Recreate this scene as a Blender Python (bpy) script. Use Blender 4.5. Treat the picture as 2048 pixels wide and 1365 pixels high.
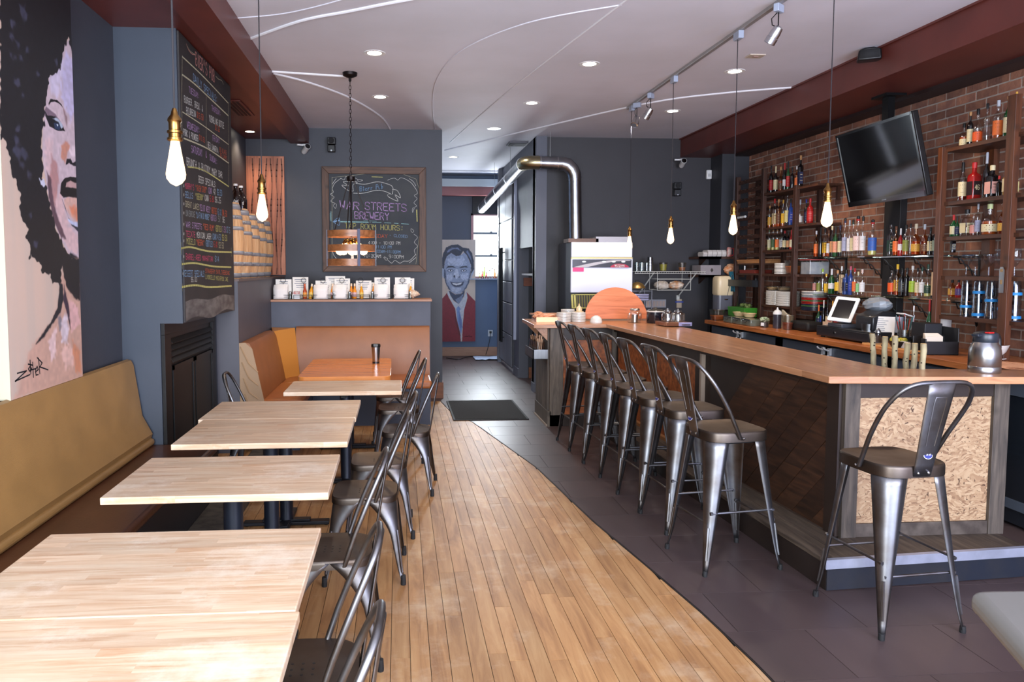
import bpy, bmesh, math, random
import numpy as np
from mathutils import Vector, Matrix
random.seed(7)
PI = math.pi
SC = bpy.context.scene
COL = SC.collection
for o in list(bpy.data.objects):
    bpy.data.objects.remove(o)

# ---------------------------------------------------------------- camera, world, lights, exposure
cam = bpy.data.cameras.new('camera'); cam_o = bpy.data.objects.new('camera', cam); COL.objects.link(cam_o)
cam.sensor_width = 36.0; cam.lens = 36.0*1500/2048
cam.shift_x = 0.0553; cam.shift_y = -0.0216; cam.clip_start = 0.05
cam_o.location = (0, 0, 1.64)
cam_o.rotation_euler = (math.radians(90-3.8616), 0, math.radians(-4.289))
SC.camera = cam_o
SC.view_settings.view_transform = 'Standard'
SC.view_settings.look = 'None'
SC.view_settings.gamma = 1.0
SC.view_settings.use_curve_mapping = False
SC.view_settings.exposure = 0.62
wd = bpy.data.worlds.new('world'); SC.world = wd; wd.use_nodes = True
wd.node_tree.nodes['Background'].inputs[0].default_value = (0.75, 0.86, 1.0, 1)
wd.node_tree.nodes['Background'].inputs[1].default_value = 1.6

def area(name, loc, rot, sx, sy, power, col, spread=None):
    l = bpy.data.lights.new(name, 'AREA'); l.shape = 'RECTANGLE'; l.size = sx; l.size_y = sy
    l.energy = power; l.color = col
    if spread: l.spread = spread
    o = bpy.data.objects.new(name, l); COL.objects.link(o); o.location = loc; o.rotation_euler = rot
    return o
def point(name, loc, power, col, r=0.03, spot=None):
    l = bpy.data.lights.new(name, 'SPOT' if spot else 'POINT'); l.energy = power; l.color = col; l.shadow_soft_size = r
    if spot: l.spot_size = spot; l.spot_blend = 0.6
    o = bpy.data.objects.new(name, l); COL.objects.link(o); o.location = loc
    return o
# daylight through the two big shop windows behind the camera
area('daylight_window_left', (-0.75, -1.02, 1.75), (math.radians(90), 0, PI), 2.3, 2.3, 250, (0.84, 0.92, 1.0)).rotation_euler = (math.radians(90), 0, 0)
area('daylight_window_right', (2.75, -1.02, 1.75), (math.radians(90), 0, 0), 2.9, 2.3, 250, (0.80, 0.86, 1.0))
# blue-violet sign light at the street end on the right
area('blue_sign_light', (4.0, -0.6, 1.6), (math.radians(90), 0, math.radians(15)), 0.6, 1.4, 22, (0.32, 0.25, 1.0))
# daylight through the back room window
area('daylight_back_window', (1.65, 13.88, 2.1), (math.radians(-90), 0, 0), 0.5, 1.0, 60, (0.85, 0.93, 1.0))
area('back_room_area_light', (-0.8, 13.0, 2.2), (math.radians(-90), 0, math.radians(-35)), 1.2, 1.6, 60, (0.82, 0.92, 1.0))  # area lamp standing inside the room, apart from the window

# ---------------------------------------------------------------- mesh builder
class MB:
    def __init__(s): s.v = []; s.f = []; s.a = []
    def add(s, vs, fs, M=None, pv=None):
        b = len(s.v)
        if M is not None: vs = [tuple(M @ Vector(v)) for v in vs]
        s.v += [tuple(v) for v in vs]; s.f += [tuple(b+i for i in f) for f in fs]
        if pv is not None: s.a += [pv]*len(fs)
        return s
    def box(s, x0, x1, y0, y1, z0, z1, M=None, pv=None):
        return s.add([(x0,y0,z0),(x1,y0,z0),(x1,y1,z0),(x0,y1,z0),(x0,y0,z1),(x1,y0,z1),(x1,y1,z1),(x0,y1,z1)],
                     [(3,2,1,0),(4,5,6,7),(0,1,5,4),(1,2,6,5),(2,3,7,6),(3,0,4,7)], M, pv)
    def prism(s, pts, a, b, axis='z', M=None, pv=None):
        n = len(pts)
        f = {'z': lambda p, h: (p[0], p[1], h), 'x': lambda p, h: (h, p[0], p[1]), 'y': lambda p, h: (p[0], h, p[1])}[axis]
        return s.add([f(p, a) for p in pts]+[f(p, b) for p in pts],
                     [tuple(range(n-1, -1, -1)), tuple(range(n, 2*n))]+[(i, (i+1) % n, n+(i+1) % n, n+i) for i in range(n)], M, pv)
    def lathe(s, prof, seg=16, c=(0,0,0), M=None, sx=1, sy=1, cap=True):
        vs = []; fs = []
        for r, z in prof:
            for i in range(seg):
                a = 2*PI*i/seg; vs.append((c[0]+r*sx*math.cos(a), c[1]+r*sy*math.sin(a), c[2]+z))
        for j in range(len(prof)-1):
            for i in range(seg):
                k = (i+1) % seg; fs.append((j*seg+i, j*seg+k, (j+1)*seg+k, (j+1)*seg+i))
        if cap:
            fs.append(tuple(range(seg-1, -1, -1))); fs.append(tuple(range((len(prof)-1)*seg, len(prof)*seg)))
        return s.add(vs, fs, M)
    def sqlathe(s, prof, hx, c=(0,0,0), M=None, rnd=0.3):
        # rounded-square rings, prof of (scale, z)
        vs = []; fs = []; seg = 16
        for r, z in prof:
            for i in range(seg):
                a = 2*PI*(i+.5)/seg; ca, sa = math.cos(a), math.sin(a)
                vs.append((c[0]+hx*r*math.copysign(abs(ca)**rnd, ca), c[1]+hx*r*math.copysign(abs(sa)**rnd, sa), c[2]+z))
        for j in range(len(prof)-1):
            for i in range(seg):
                k = (i+1) % seg; fs.append((j*seg+i, j*seg+k, (j+1)*seg+k, (j+1)*seg+i))
        fs.append(tuple(range(seg-1, -1, -1))); fs.append(tuple(range((len(prof)-1)*seg, len(prof)*seg)))
        return s.add(vs, fs, M)
    def tube(s, path, r, seg=8, closed=False, M=None, flat=1.0):
        P = [Vector(p) for p in path]; n = len(P); vs = []; fs = []
        rr = r if isinstance(r, (list, tuple)) else [r]*n
        up = None
        for i in range(n):
            if closed: t = (P[(i+1) % n]-P[i-1])
            else: t = P[min(i+1, n-1)]-P[max(i-1, 0)]
            t.normalize()
            if up is None:
                up = Vector((0,0,1)) if abs(t.z) < .9 else Vector((1,0,0))
            u = up-t*up.dot(t); 
            if u.length < 1e-5: u = Vector((0,1,0))-t*t.y
            u.normalize(); up = u; w = t.cross(u)
            for k in range(seg):
                a = 2*PI*k/seg; vs.append(P[i]+u*rr[i]*math.cos(a)*flat+w*rr[i]*math.sin(a))
        for i in range(n if closed else n-1):
            j = (i+1) % n
            for k in range(seg):
                l = (k+1) % seg; fs.append((i*seg+k, i*seg+l, j*seg+l, j*seg+k))
        if not closed:
            fs.append(tuple(range(seg-1, -1, -1))); fs.append(tuple(range((n-1)*seg, n*seg)))
        return s.add(vs, fs, M)
    def grid(s, rows, closed_u=False, M=None):
        m = len(rows[0]); vs = [p for r in rows for p in r]; fs = []
        for j in range(len(rows)-1):
            for i in range(m if closed_u else m-1):
                k = (i+1) % m; fs.append((j*m+i, j*m+k, (j+1)*m+k, (j+1)*m+i))
        return s.add(vs, fs, M)

def T(x=0, y=0, z=0, rz=0, rx=0, ry=0, s=1):
    return Matrix.Translation((x, y, z)) @ Matrix.Rotation(rz, 4, 'Z') @ Matrix.Rotation(ry, 4, 'Y') @ Matrix.Rotation(rx, 4, 'X') @ Matrix.Scale(s, 4)

def obj(name, mb, m, parent=None, world=False, smooth=True, bev=0, bseg=2, thick=0, label=None, kind=None, recalc=True, loc=None):
    me = bpy.data.meshes.new(name)
    vs = mb.v
    if world and parent is not None:
        off = Vector((0, 0, 0)); p = parent
        while p is not None: off += p.location; p = p.parent
        vs = [(v[0]-off.x, v[1]-off.y, v[2]-off.z) for v in vs]
    if world and parent is None and loc is not None:
        vs = [(v[0]-loc[0], v[1]-loc[1], v[2]-loc[2]) for v in vs]
    me.from_pydata(vs, [], mb.f)
    if recalc:
        bm = bmesh.new(); bm.from_mesh(me); bmesh.ops.recalc_face_normals(bm, faces=bm.faces); bm.to_mesh(me); bm.free()
    if mb.a and len(mb.a) == len(me.polygons):
        at = me.attributes.new('pv', 'FLOAT', 'FACE'); at.data.foreach_set('value', mb.a)
    if smooth:
        me.shade_smooth(); me.set_sharp_from_angle(angle=math.radians(38))
    me.materials.append(m)
    o = bpy.data.objects.new(name, me); COL.objects.link(o)
    if loc is not None: o.location = loc
    if parent is not None: o.parent = parent
    if thick:
        md = o.modifiers.new('thick', 'SOLIDIFY'); md.thickness = thick; md.offset = 0
    if bev:
        md = o.modifiers.new('bevel', 'BEVEL'); md.width = bev; md.segments = bseg; md.limit_method = 'ANGLE'; md.angle_limit = math.radians(40)
    if label: o['label'] = label
    if kind: o['kind'] = kind
    return o
def tag(o, label, cat, group=None):
    o['label'] = label; o['category'] = cat
    if group: o['group'] = group
    return o
def thing(name, label, cat, loc=(0,0,0), rz=0, group=None):
    o = bpy.data.objects.new(name, None); COL.objects.link(o); o.location = loc; o.rotation_euler = (0, 0, rz)
    o.empty_display_size = .05
    return tag(o, label, cat, group)
def struct(name, mb, m, parent=None, **k):
    o = obj(name, mb, m, parent, **k)
    if parent is None: o['kind'] = 'structure'
    return o
def dup(r, loc, rz=None, label=None, group=None):
    def cp(o, par):
        c = o.copy(); COL.objects.link(c); c.parent = par
        for ch in o.children: cp(ch, c)
        return c
    n = cp(r, None); n.location = loc
    if rz is not None: n.rotation_euler = (0, 0, rz)
    if label: n['label'] = label
    if group: n['group'] = group
    return n
ORD = ['first','second','third','fourth','fifth','sixth','seventh','eighth','ninth','tenth','eleventh','twelfth','thirteenth','fourteenth','fifteenth','sixteenth','seventeenth','eighteenth','nineteenth','twentieth']
def clip(poly, nx, ny, d):
    out = []
    for i in range(len(poly)):
        a, b = poly[i], poly[(i+1) % len(poly)]
        fa, fb = nx*a[0]+ny*a[1]-d, nx*b[0]+ny*b[1]-d
        if fa <= 0: out.append(a)
        if fa*fb < 0:
            t = fa/(fa-fb); out.append((a[0]+(b[0]-a[0])*t, a[1]+(b[1]-a[1])*t))
    return out
def cliprect(poly, x0, x1, y0, y1):
    for n in ((-1,0,-x0), (1,0,x1), (0,-1,-y0), (0,1,y1)):
        if len(poly) < 3: return []
        poly = clip(poly, *n)
    return poly if len(poly) >= 3 else []

# ---------------------------------------------------------------- materials
def s2l(c):
    return tuple((x/255/12.92 if x/255 <= .04045 else ((x/255+.055)/1.055)**2.4) for x in c)
def newmat(name):
    m = bpy.data.materials.new(name); m.use_nodes = True
    nt = m.node_tree; b = nt.nodes['Principled BSDF']
    return m, nt, b
_mc = {}
def mat(name, col, rough=.5, metal=0, noise=0, nscale=8, bump=0, bscale=60, coat=0, col2=None, stretch=(1,1,1), var=0, spec=None, emit=None, estr=0, rvar=0):
    if name in _mc: return _mc[name]
    m, nt, b = newmat(name); L = nt.links; N = nt.nodes
    c = (*s2l(col), 1); b.inputs['Base Color'].default_value = c
    b.inputs['Roughness'].default_value = rough; b.inputs['Metallic'].default_value = metal
    if coat: b.inputs['Coat Weight'].default_value = coat; b.inputs['Coat Roughness'].default_value = .12
    if spec is not None: b.inputs['Specular IOR Level'].default_value = spec
    if emit: b.inputs['Emission Color'].default_value = (*emit, 1); b.inputs['Emission Strength'].default_value = estr
    if noise or bump or col2 or rvar:
        tc = N.new('ShaderNodeTexCoord'); mp = N.new('ShaderNodeMapping'); mp.inputs['Scale'].default_value = stretch
        L.new(tc.outputs['Object'], mp.inputs[0])
    last = None
    if noise or col2:
        nz = N.new('ShaderNodeTexNoise'); nz.inputs['Scale'].default_value = nscale; nz.inputs['Detail'].default_value = 6
        L.new(mp.outputs[0], nz.inputs[0])
        mr = N.new('ShaderNodeMapRange'); mr.inputs['From Min'].default_value = .35; mr.inputs['From Max'].default_value = .65
        L.new(nz.outputs[0], mr.inputs[0])
        mx = N.new('ShaderNodeMix'); mx.data_type = 'RGBA'
        mx.inputs['A'].default_value = c
        c2 = (*s2l(col2), 1) if col2 else tuple(x*(1-noise) for x in c[:3])+(1,)
        mx.inputs['B'].default_value = c2
        L.new(mr.outputs[0], mx.inputs['Factor']); last = mx.outputs['Result']
        if rvar:
            m3 = N.new('ShaderNodeMapRange'); m3.inputs['To Min'].default_value = rough-rvar; m3.inputs['To Max'].default_value = rough+rvar
            L.new(nz.outputs[0], m3.inputs[0]); L.new(m3.outputs[0], b.inputs['Roughness'])
    if var:
        last = addvar(nt, last, c, var)
    if last: L.new(last, b.inputs['Base Color'])
    if bump:
        n2 = N.new('ShaderNodeTexNoise'); n2.inputs['Scale'].default_value = bscale; n2.inputs['Detail'].default_value = 4
        L.new(mp.outputs[0], n2.inputs[0])
        bp = N.new('ShaderNodeBump'); bp.inputs['Strength'].default_value = bump; bp.inputs['Distance'].default_value = .01
        L.new(n2.outputs[0], bp.inputs['Height']); L.new(bp.outputs[0], b.inputs['Normal'])
    _mc[name] = m
    return m
def addvar(nt, last, c, var):
    N = nt.nodes; L = nt.links
    oi = N.new('ShaderNodeObjectInfo'); at = N.new('ShaderNodeAttribute'); at.attribute_name = 'pv'
    ad = N.new('ShaderNodeMath'); ad.operation = 'ADD'; L.new(oi.outputs['Random'], ad.inputs[0]); L.new(at.outputs['Fac'], ad.inputs[1])
    fr = N.new('ShaderNodeMath'); fr.operation = 'FRACT'; L.new(ad.outputs[0], fr.inputs[0])
    mr = N.new('ShaderNodeMapRange'); mr.inputs['To Min'].default_value = 1-var; mr.inputs['To Max'].default_value = 1+var*.6
    L.new(fr.outputs[0], mr.inputs[0])
    hs = N.new('ShaderNodeHueSaturation'); L.new(mr.outputs[0], hs.inputs['Value'])
    if last: L.new(last, hs.inputs['Color'])
    else: hs.inputs['Color'].default_value = c
    return hs.outputs[0]
def wood(name, cols, axis='x', scale=1.0, rough=.4, strip=0, stripax='y', coat=0, var=0, bump=.15, wear=None, stripvar=.18, knots=False):
    """grain stretched along axis; strip = width of glued staves across stripax"""
    if name in _mc: return _mc[name]
    m, nt, b = newmat(name); L = nt.links; N = nt.nodes
    tc = N.new('ShaderNodeTexCoord'); mp = N.new('ShaderNodeMapping')
    st = {'x': (1.2, 14, 14), 'y': (14, 1.2, 14), 'z': (14, 14, 1.2)}[axis]
    mp.inputs['Scale'].default_value = tuple(q*scale for q in st)
    src = tc.outputs['Object']
    oi = N.new('ShaderNodeObjectInfo')
    vm = N.new('ShaderNodeVectorMath'); vm.operation = 'MULTIPLY_ADD'; vm.inputs[1].default_value = (1,1,1)
    cb = N.new('ShaderNodeMath'); cb.operation = 'MULTIPLY'; cb.inputs[1].default_value = 7.3 if var else 0
    L.new(oi.outputs['Random'], cb.inputs[0]); L.new(src, vm.inputs[0]); L.new(cb.outputs[0], vm.inputs[2])
    vec = vm.outputs[0]
    fac = None
    if strip:
        sp = N.new('ShaderNodeSeparateXYZ'); L.new(src, sp.inputs[0])
        dv = N.new('ShaderNodeMath'); dv.operation = 'DIVIDE'; dv.inputs[1].default_value = strip
        L.new(sp.outputs[stripax.upper()], dv.inputs[0])
        fl = N.new('ShaderNodeMath'); fl.operation = 'FLOOR'; L.new(dv.outputs[0], fl.inputs[0])
        # staves are broken into lengths too
        d2 = N.new('ShaderNodeMath'); d2.operation = 'MULTIPLY_ADD'; d2.inputs[1].default_value = 2.1
        L.new(sp.outputs[axis.upper()], d2.inputs[0])
        w0 = N.new('ShaderNodeTexWhiteNoise'); w0.noise_dimensions = '1D'; L.new(fl.outputs[0], w0.inputs['W'])
        m5 = N.new('ShaderNodeMath'); m5.operation = 'MULTIPLY'; m5.inputs[1].default_value = 5; L.new(w0.outputs[0], m5.inputs[0]); L.new(m5.outputs[0], d2.inputs[2])
        f2 = N.new('ShaderNodeMath'); f2.operation = 'FLOOR'; L.new(d2.outputs[0], f2.inputs[0])
        cx = N.new('ShaderNodeCombineXYZ'); L.new(fl.outputs[0], cx.inputs[0]); L.new(f2.outputs[0], cx.inputs[1])
        wn = N.new('ShaderNodeTexWhiteNoise'); wn.noise_dimensions = '3D'; L.new(cx.outputs[0], wn.inputs['Vector'])
        fac = wn.outputs[0]
        v2 = N.new('ShaderNodeVectorMath'); v2.operation = 'MULTIPLY_ADD'; v2.inputs[1].default_value = (1,1,1)
        L.new(vec, v2.inputs[0]); L.new(wn.outputs['Color'], v2.inputs[2]); vec = v2.outputs[0]
    L.new(vec, mp.inputs[0])
    nz = N.new('ShaderNodeTexNoise'); nz.inputs['Scale'].default_value = 2.2; nz.inputs['Detail'].default_value = 9; nz.inputs['Roughness'].default_value = .62; nz.inputs['Distortion'].default_value = .7
    L.new(mp.outputs[0], nz.inputs[0])
    cr = N.new('ShaderNodeValToRGB'); els = cr.color_ramp.elements
    for i, c in enumerate(cols):
        p = .3+.4*i/max(1, len(cols)-1)
        e = els[i] if i < 2 else els.new(p)
        e.position = p; e.color = (*s2l(c), 1)
    L.new(nz.outputs[0], cr.inputs[0]); last = cr.outputs[0]
    if fac is not None:
        mr = N.new('ShaderNodeMapRange'); mr.inputs['To Min'].default_value = 1-stripvar; mr.inputs['To Max'].default_value = 1+stripvar*.5; L.new(fac, mr.inputs[0])
        hs = N.new('ShaderNodeHueSaturation'); L.new(mr.outputs[0], hs.inputs['Value']); L.new(last, hs.inputs['Color']); last = hs.outputs[0]
    if knots:
        vo = N.new('ShaderNodeTexVoronoi'); vo.inputs['Scale'].default_value = 6; L.new(src, vo.inputs[0])
        mk = N.new('ShaderNodeMapRange'); mk.inputs['From Min'].default_value = .0; mk.inputs['From Max'].default_value = .22; mk.inputs['To Min'].default_value = .25; L.new(vo.outputs['Distance'], mk.inputs[0])
        mm = N.new('ShaderNodeMix'); mm.data_type = 'RGBA'; mm.inputs['A'].default_value = (.015,.008,.005,1); L.new(mk.outputs[0], mm.inputs['Factor']); L.new(last, mm.inputs['B']); last = mm.outputs['Result']
    if var: last = addvar(nt, last, (0,0,0,1), var)
    if wear:
        n3 = N.new('ShaderNodeTexNoise'); n3.inputs['Scale'].default_value = wear[1]; n3.inputs['Detail'].default_value = 8; n3.inputs['Roughness'].default_value = .7
        L.new(src, n3.inputs[0])
        m3 = N.new('ShaderNodeMapRange'); m3.inputs['From Min'].default_value = .52; m3.inputs['From Max'].default_value = .72; m3.inputs['To Max'].default_value = wear[2]; L.new(n3.outputs[0], m3.inputs[0])
        mw = N.new('ShaderNodeMix'); mw.data_type = 'RGBA'; mw.inputs['B'].default_value = (*s2l(wear[0]), 1); L.new(m3.outputs[0], mw.inputs['Factor']); L.new(last, mw.inputs['A']); last = mw.outputs['Result']
    L.new(last, b.inputs['Base Color']); b.inputs['Roughness'].default_value = rough
    if coat: b.inputs['Coat Weight'].default_value = coat; b.inputs['Coat Roughness'].default_value = .15
    if bump:
        bp = N.new('ShaderNodeBump'); bp.inputs['Strength'].default_value = bump; bp.inputs['Distance'].default_value = .004
        L.new(nz.outputs[0], bp.inputs['Height']); L.new(bp.outputs[0], b.inputs['Normal'])
    _mc[name] = m; return m
def glass(name, col=(1,1,1), gl=.12, rough=.03):
    if name in _mc: return _mc[name]
    m = bpy.data.materials.new(name); m.use_nodes = True; nt = m.node_tree; N = nt.nodes; L = nt.links; N.clear()
    out = N.new('ShaderNodeOutputMaterial'); t = N.new('ShaderNodeBsdfTransparent'); t.inputs[0].default_value = (*col, 1)
    g = N.new('ShaderNodeBsdfGlossy'); g.inputs['Roughness'].default_value = rough; g.inputs[0].default_value = (1,1,1,1)
    lw = N.new('ShaderNodeLayerWeight'); lw.inputs[0].default_value = .35
    mr = N.new('ShaderNodeMapRange'); mr.inputs['To Min'].default_value = gl*.5; mr.inputs['To Max'].default_value = min(.9, gl*2.6); L.new(lw.outputs['Facing'], mr.inputs[0])
    mx = N.new('ShaderNodeMixShader'); L.new(mr.outputs[0], mx.inputs[0]); L.new(t.outputs[0], mx.inputs[1]); L.new(g.outputs[0], mx.inputs[2]); L.new(mx.outputs[0], out.inputs[0])
    _mc[name] = m; return m
def emis(name, col, st):
    if name in _mc: return _mc[name]
    m = bpy.data.materials.new(name); m.use_nodes = True; nt = m.node_tree; nt.nodes.clear()
    o = nt.nodes.new('ShaderNodeOutputMaterial'); e = nt.nodes.new('ShaderNodeEmission'); e.inputs[0].default_value = (*col, 1); e.inputs[1].default_value = st
    nt.links.new(e.outputs[0], o.inputs[0]); _mc[name] = m; return m

BLUEGREY = mat('wall_paint_blue_grey', (60, 62, 71), .55, noise=.12, nscale=3, bump=.05)
DARKGREY = mat('wall_paint_charcoal', (49, 47, 51), .55, noise=.12, nscale=3, bump=.05)
CEIL = mat('ceiling_plaster', (214, 213, 224), .7, col2=(204, 203, 212), nscale=1.2, bump=.08, bscale=12)
MAROON = mat('maroon_paint', (98, 44, 37), .38, noise=.2, nscale=4)
BLACKM = mat('black_metal', (20, 20, 22), .4, metal=.6)
BLACKP = mat('black_plastic', (18, 18, 20), .35)
WHITEP = mat('white_plastic', (225, 225, 225), .4)
STEEL = mat('brushed_steel', (170, 172, 175), .28, metal=1, noise=.15, nscale=30, stretch=(1,1,.05))
GALV = mat('galvanised_duct', (176, 178, 182), .3, metal=1, noise=.25, nscale=9)
GUN = mat('gunmetal_chair', (130, 132, 138), .42, metal=1, col2=(98, 92, 88), nscale=7, rvar=.06)
GUND = mat('gunmetal_seat_warm_reflection', (98, 90, 84), .44, metal=1, col2=(84, 72, 64), nscale=6, rvar=.06)  # browner gunmetal: warm bar light reflection put into the seat colour
RUBBER = mat('black_rubber', (22, 22, 24), .7)
CHROME = mat('chrome', (205, 207, 210), .12, metal=1)
BRASS = mat('aged_brass', (150, 112, 62), .3, metal=1, noise=.3, nscale=30)
BUTCHER = wood('butcher_block_maple', [(190, 150, 116), (212, 182, 152), (222, 202, 176)], 'x', 1, .34, strip=.038, coat=.15, stripvar=.13, wear=((240, 228, 212), 3.5, .6))
BARTOP = wood('bar_top_oak', [(152, 102, 68), (176, 124, 88), (190, 140, 102)], 'y', 1, .33, strip=.05, stripax='x', coat=.3, stripvar=.12)
BARTOPX = wood('bar_top_oak_cross', [(152, 102, 68), (176, 124, 88), (190, 140, 102)], 'x', 1, .33, strip=.05, stripax='y', coat=.3, stripvar=.12)
ORANGEWOOD = wood('amber_maple_veneer', [(196, 112, 50), (214, 132, 66), (224, 146, 80)], 'x', .6, .25, coat=.4)
DARKWOOD = wood('dark_stained_pine', [(34, 22, 16), (58, 36, 24), (80, 50, 32)], 'y', 1, .42, coat=.15, var=.35)
BARNWOOD = wood('weathered_grey_wood', [(54, 48, 44), (84, 74, 66), (110, 98, 86)], 'z', 1, .6, knots=True, var=.2)
PINE = wood('stained_pine_posts', [(58, 31, 18), (84, 46, 26), (98, 56, 33)], 'z', 1, .45, knots=True)
PINEY = wood('stained_pine_shelf', [(50, 28, 18), (70, 40, 24), (84, 49, 30)], 'y', 1, .45)
RACKW = wood('dark_rack_wood', [(38, 21, 14), (56, 31, 20), (70, 40, 26)], 'z', 1, .5)
LEATHER = mat('tan_leather', (146, 90, 50), .42, noise=.15, nscale=5, bump=.12, bscale=220)
LEATHERM = mat('mustard_vinyl', (150, 112, 64), .45, noise=.15, nscale=5, bump=.15, bscale=260)
SEATB = mat('dark_brown_vinyl', (78, 44, 28), .28, noise=.35, nscale=2.5, bump=.05)
PAPER = mat('white_paper', (232, 228, 222), .7)
# ---- measured lettering, paint outlines and bottle dimensions (metres)
CHALK_LEFT=[(5.572, 3.087, 6.128, 3.099, 0.089, "BIER'S PUB", 'or'), (5.504, 2.958, 6.204, 2.954, 0.051, 'DAILY SPECIALS:', 'bl'), (5.385, 2.852, 5.655, 2.863, 0.039, 'TUESDAY:', 'pu'), (5.259, 2.758, 5.746, 2.796, 0.042, 'BURGER, BREW, &', 'wh'), (5.305, 2.692, 5.546, 2.715, 0.042, 'BOURBON', 'wh'), (5.575, 2.716, 5.756, 2.732, 0.041, '$13.50', 'or2'), (5.315, 2.597, 5.64, 2.616, 0.043, 'WEDNESDAY:', 'pu'), (5.221, 2.532, 5.599, 2.551, 0.042, 'PORK & POUNDER', 'wh'), (5.624, 2.571, 5.786, 2.574, 0.034, '$10.50', 'or2'), (5.41, 2.447, 5.702, 2.461, 0.047, 'SATURDAY', 'pu'), (5.797, 2.475, 5.834, 2.468, 0.043, '&', 'pu'), (5.919, 2.468, 6.16, 2.461, 0.043, 'SUNDAY:', 'pu'), (5.283, 2.344, 6.319, 2.376, 0.049, 'BRUNCH & BLOODY MARY BAR', 'wh'), (6.014, 2.859, 6.314, 2.873, 0.04, 'THURSDAY:', 'pu'), (5.928, 2.761, 6.421, 2.793, 0.047, 'YUENGLING BOTTLE', 'wh'), (6.113, 2.731, 6.265, 2.738, 0.037, '$2.25', 'or2'), (6.028, 2.631, 6.271, 2.644, 0.04, 'FRIDAY:', 'pu'), (5.868, 2.553, 6.197, 2.558, 0.043, 'RED SANGRIA', 'wh'), (6.243, 2.58, 6.493, 2.591, 0.033, '$5 GLASS', 'or2'), (6.258, 2.543, 6.51, 2.55, 0.029, '$15 CARAFE', 'or2'), (5.583, 2.26, 6.108, 2.276, 0.045, 'BEER SPECIALS:', 'wh'), (5.183, 2.176, 5.226, 2.18, 0.031, '*', 'wh'), (5.235, 2.179, 5.454, 2.189, 0.038, "MURPHY'S", 'pk'), (5.497, 2.191, 5.809, 2.206, 0.04, '"IRISH STOUT"', 'or2'), (5.85, 2.208, 5.969, 2.214, 0.043, '(CAN)', 'pu'), (6.015, 2.216, 6.085, 2.22, 0.044, '4%', 'wh'), (6.136, 2.222, 6.299, 2.23, 0.045, '$3.50', 'bl'), (5.178, 2.116, 5.221, 2.12, 0.031, '*', 'wh'), (5.234, 2.119, 5.423, 2.128, 0.038, 'BELLS', 'bl'), (5.487, 2.131, 5.709, 2.141, 0.04, '"OBERON"', 'ye'), (5.738, 2.143, 5.864, 2.149, 0.042, '(CAN)', 'wh'), (5.897, 2.15, 6.033, 2.157, 0.043, '5.8%', 're'), (6.062, 2.158, 6.253, 2.167, 0.044, '$6.25', 'wh'), (5.173, 2.055, 5.216, 2.059, 0.031, '*', 'wh'), (5.229, 2.057, 5.583, 2.061, 0.038, 'GREAT LAKES', 'cr'), (5.596, 2.061, 5.906, 2.065, 0.041, '"ELIOT NESS"', 'pu'), (5.934, 2.065, 6.119, 2.068, 0.044, '(BOTTLE)', 'or2'), (6.143, 2.068, 6.26, 2.069, 0.045, '6.1%', 'bl'), (6.298, 2.07, 6.46, 2.072, 0.046, '$4.50', 'or2'), (5.168, 1.994, 5.211, 1.997, 0.031, '*', 'wh'), (5.23, 1.995, 5.464, 2.0, 0.038, 'UNIBROUE', 'gr'), (5.488, 2.0, 5.879, 2.008, 0.04, '"LA FIN DU MONDE"', 'bl'), (5.906, 2.008, 6.096, 2.012, 0.043, '(BOTTLE)', 'pu'), (6.147, 2.013, 6.23, 2.014, 0.045, '9%', 'gr'), (6.299, 2.016, 6.373, 2.017, 0.046, '$6', 'wh'), (5.161, 1.918, 5.204, 1.92, 0.031, '*', 'wh'), (5.23, 1.918, 5.642, 1.925, 0.038, 'WAR STREETS', 'pu'), (5.68, 1.926, 6.019, 1.931, 0.042, '"RED RUM"', 'or2'), (6.054, 1.932, 6.273, 1.936, 0.044, '(BOTTLE)', 'ye'), (6.286, 1.936, 6.415, 1.938, 0.046, '7.5%', 'pu'), (6.438, 1.938, 6.567, 1.94, 0.047, '$7.5', 'bl'), (5.156, 1.855, 5.199, 1.857, 0.031, '*', 'wh'), (5.225, 1.855, 5.461, 1.858, 0.038, 'TECATE', 'pk'), (5.5, 1.859, 5.911, 1.863, 0.04, 'MEXICAN LAGER', 'wh'), (5.944, 1.864, 6.089, 1.866, 0.044, '(CAN)', 'bl'), (6.113, 1.866, 6.236, 1.867, 0.045, '4.5%', 'bl'), (6.273, 1.868, 6.449, 1.87, 0.046, '$3.50', 'ye'), (5.152, 1.808, 5.195, 1.809, 0.031, '*', 'wh'), (5.236, 1.807, 5.457, 1.806, 0.038, 'MODELO', 'ye'), (5.481, 1.806, 5.701, 1.806, 0.04, '"NEGRA"', 'or2'), (5.74, 1.806, 5.968, 1.805, 0.042, '(BOTTLE)', 'bl'), (5.99, 1.805, 6.108, 1.805, 0.044, '5.4%', 're'), (6.15, 1.804, 6.322, 1.804, 0.045, '$3.50', 'cr'), (5.143, 1.703, 5.186, 1.703, 0.031, '*', 'wh'), (5.212, 1.701, 5.949, 1.693, 0.038, 'BARREL-AGED MANHATTAN', 'pk'), (6.015, 1.692, 6.146, 1.691, 0.044, '$14', 'bl'), (5.121, 1.592, 5.146, 1.592, 0.027, '*', 'wh'), (5.146, 1.586, 5.681, 1.579, 0.041, 'DESSERT SPECIALS', 'bl'), (5.325, 1.546, 5.478, 1.546, 0.032, '$5.00', 'wh'), (5.715, 1.607, 6.518, 1.585, 0.03, 'STRAWBERRY SWIRL CHEESECAKE', 'or2'), (5.719, 1.562, 6.452, 1.531, 0.031, 'LIMONCELLO MASCARPONE CAKE', 'ye')]
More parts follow.
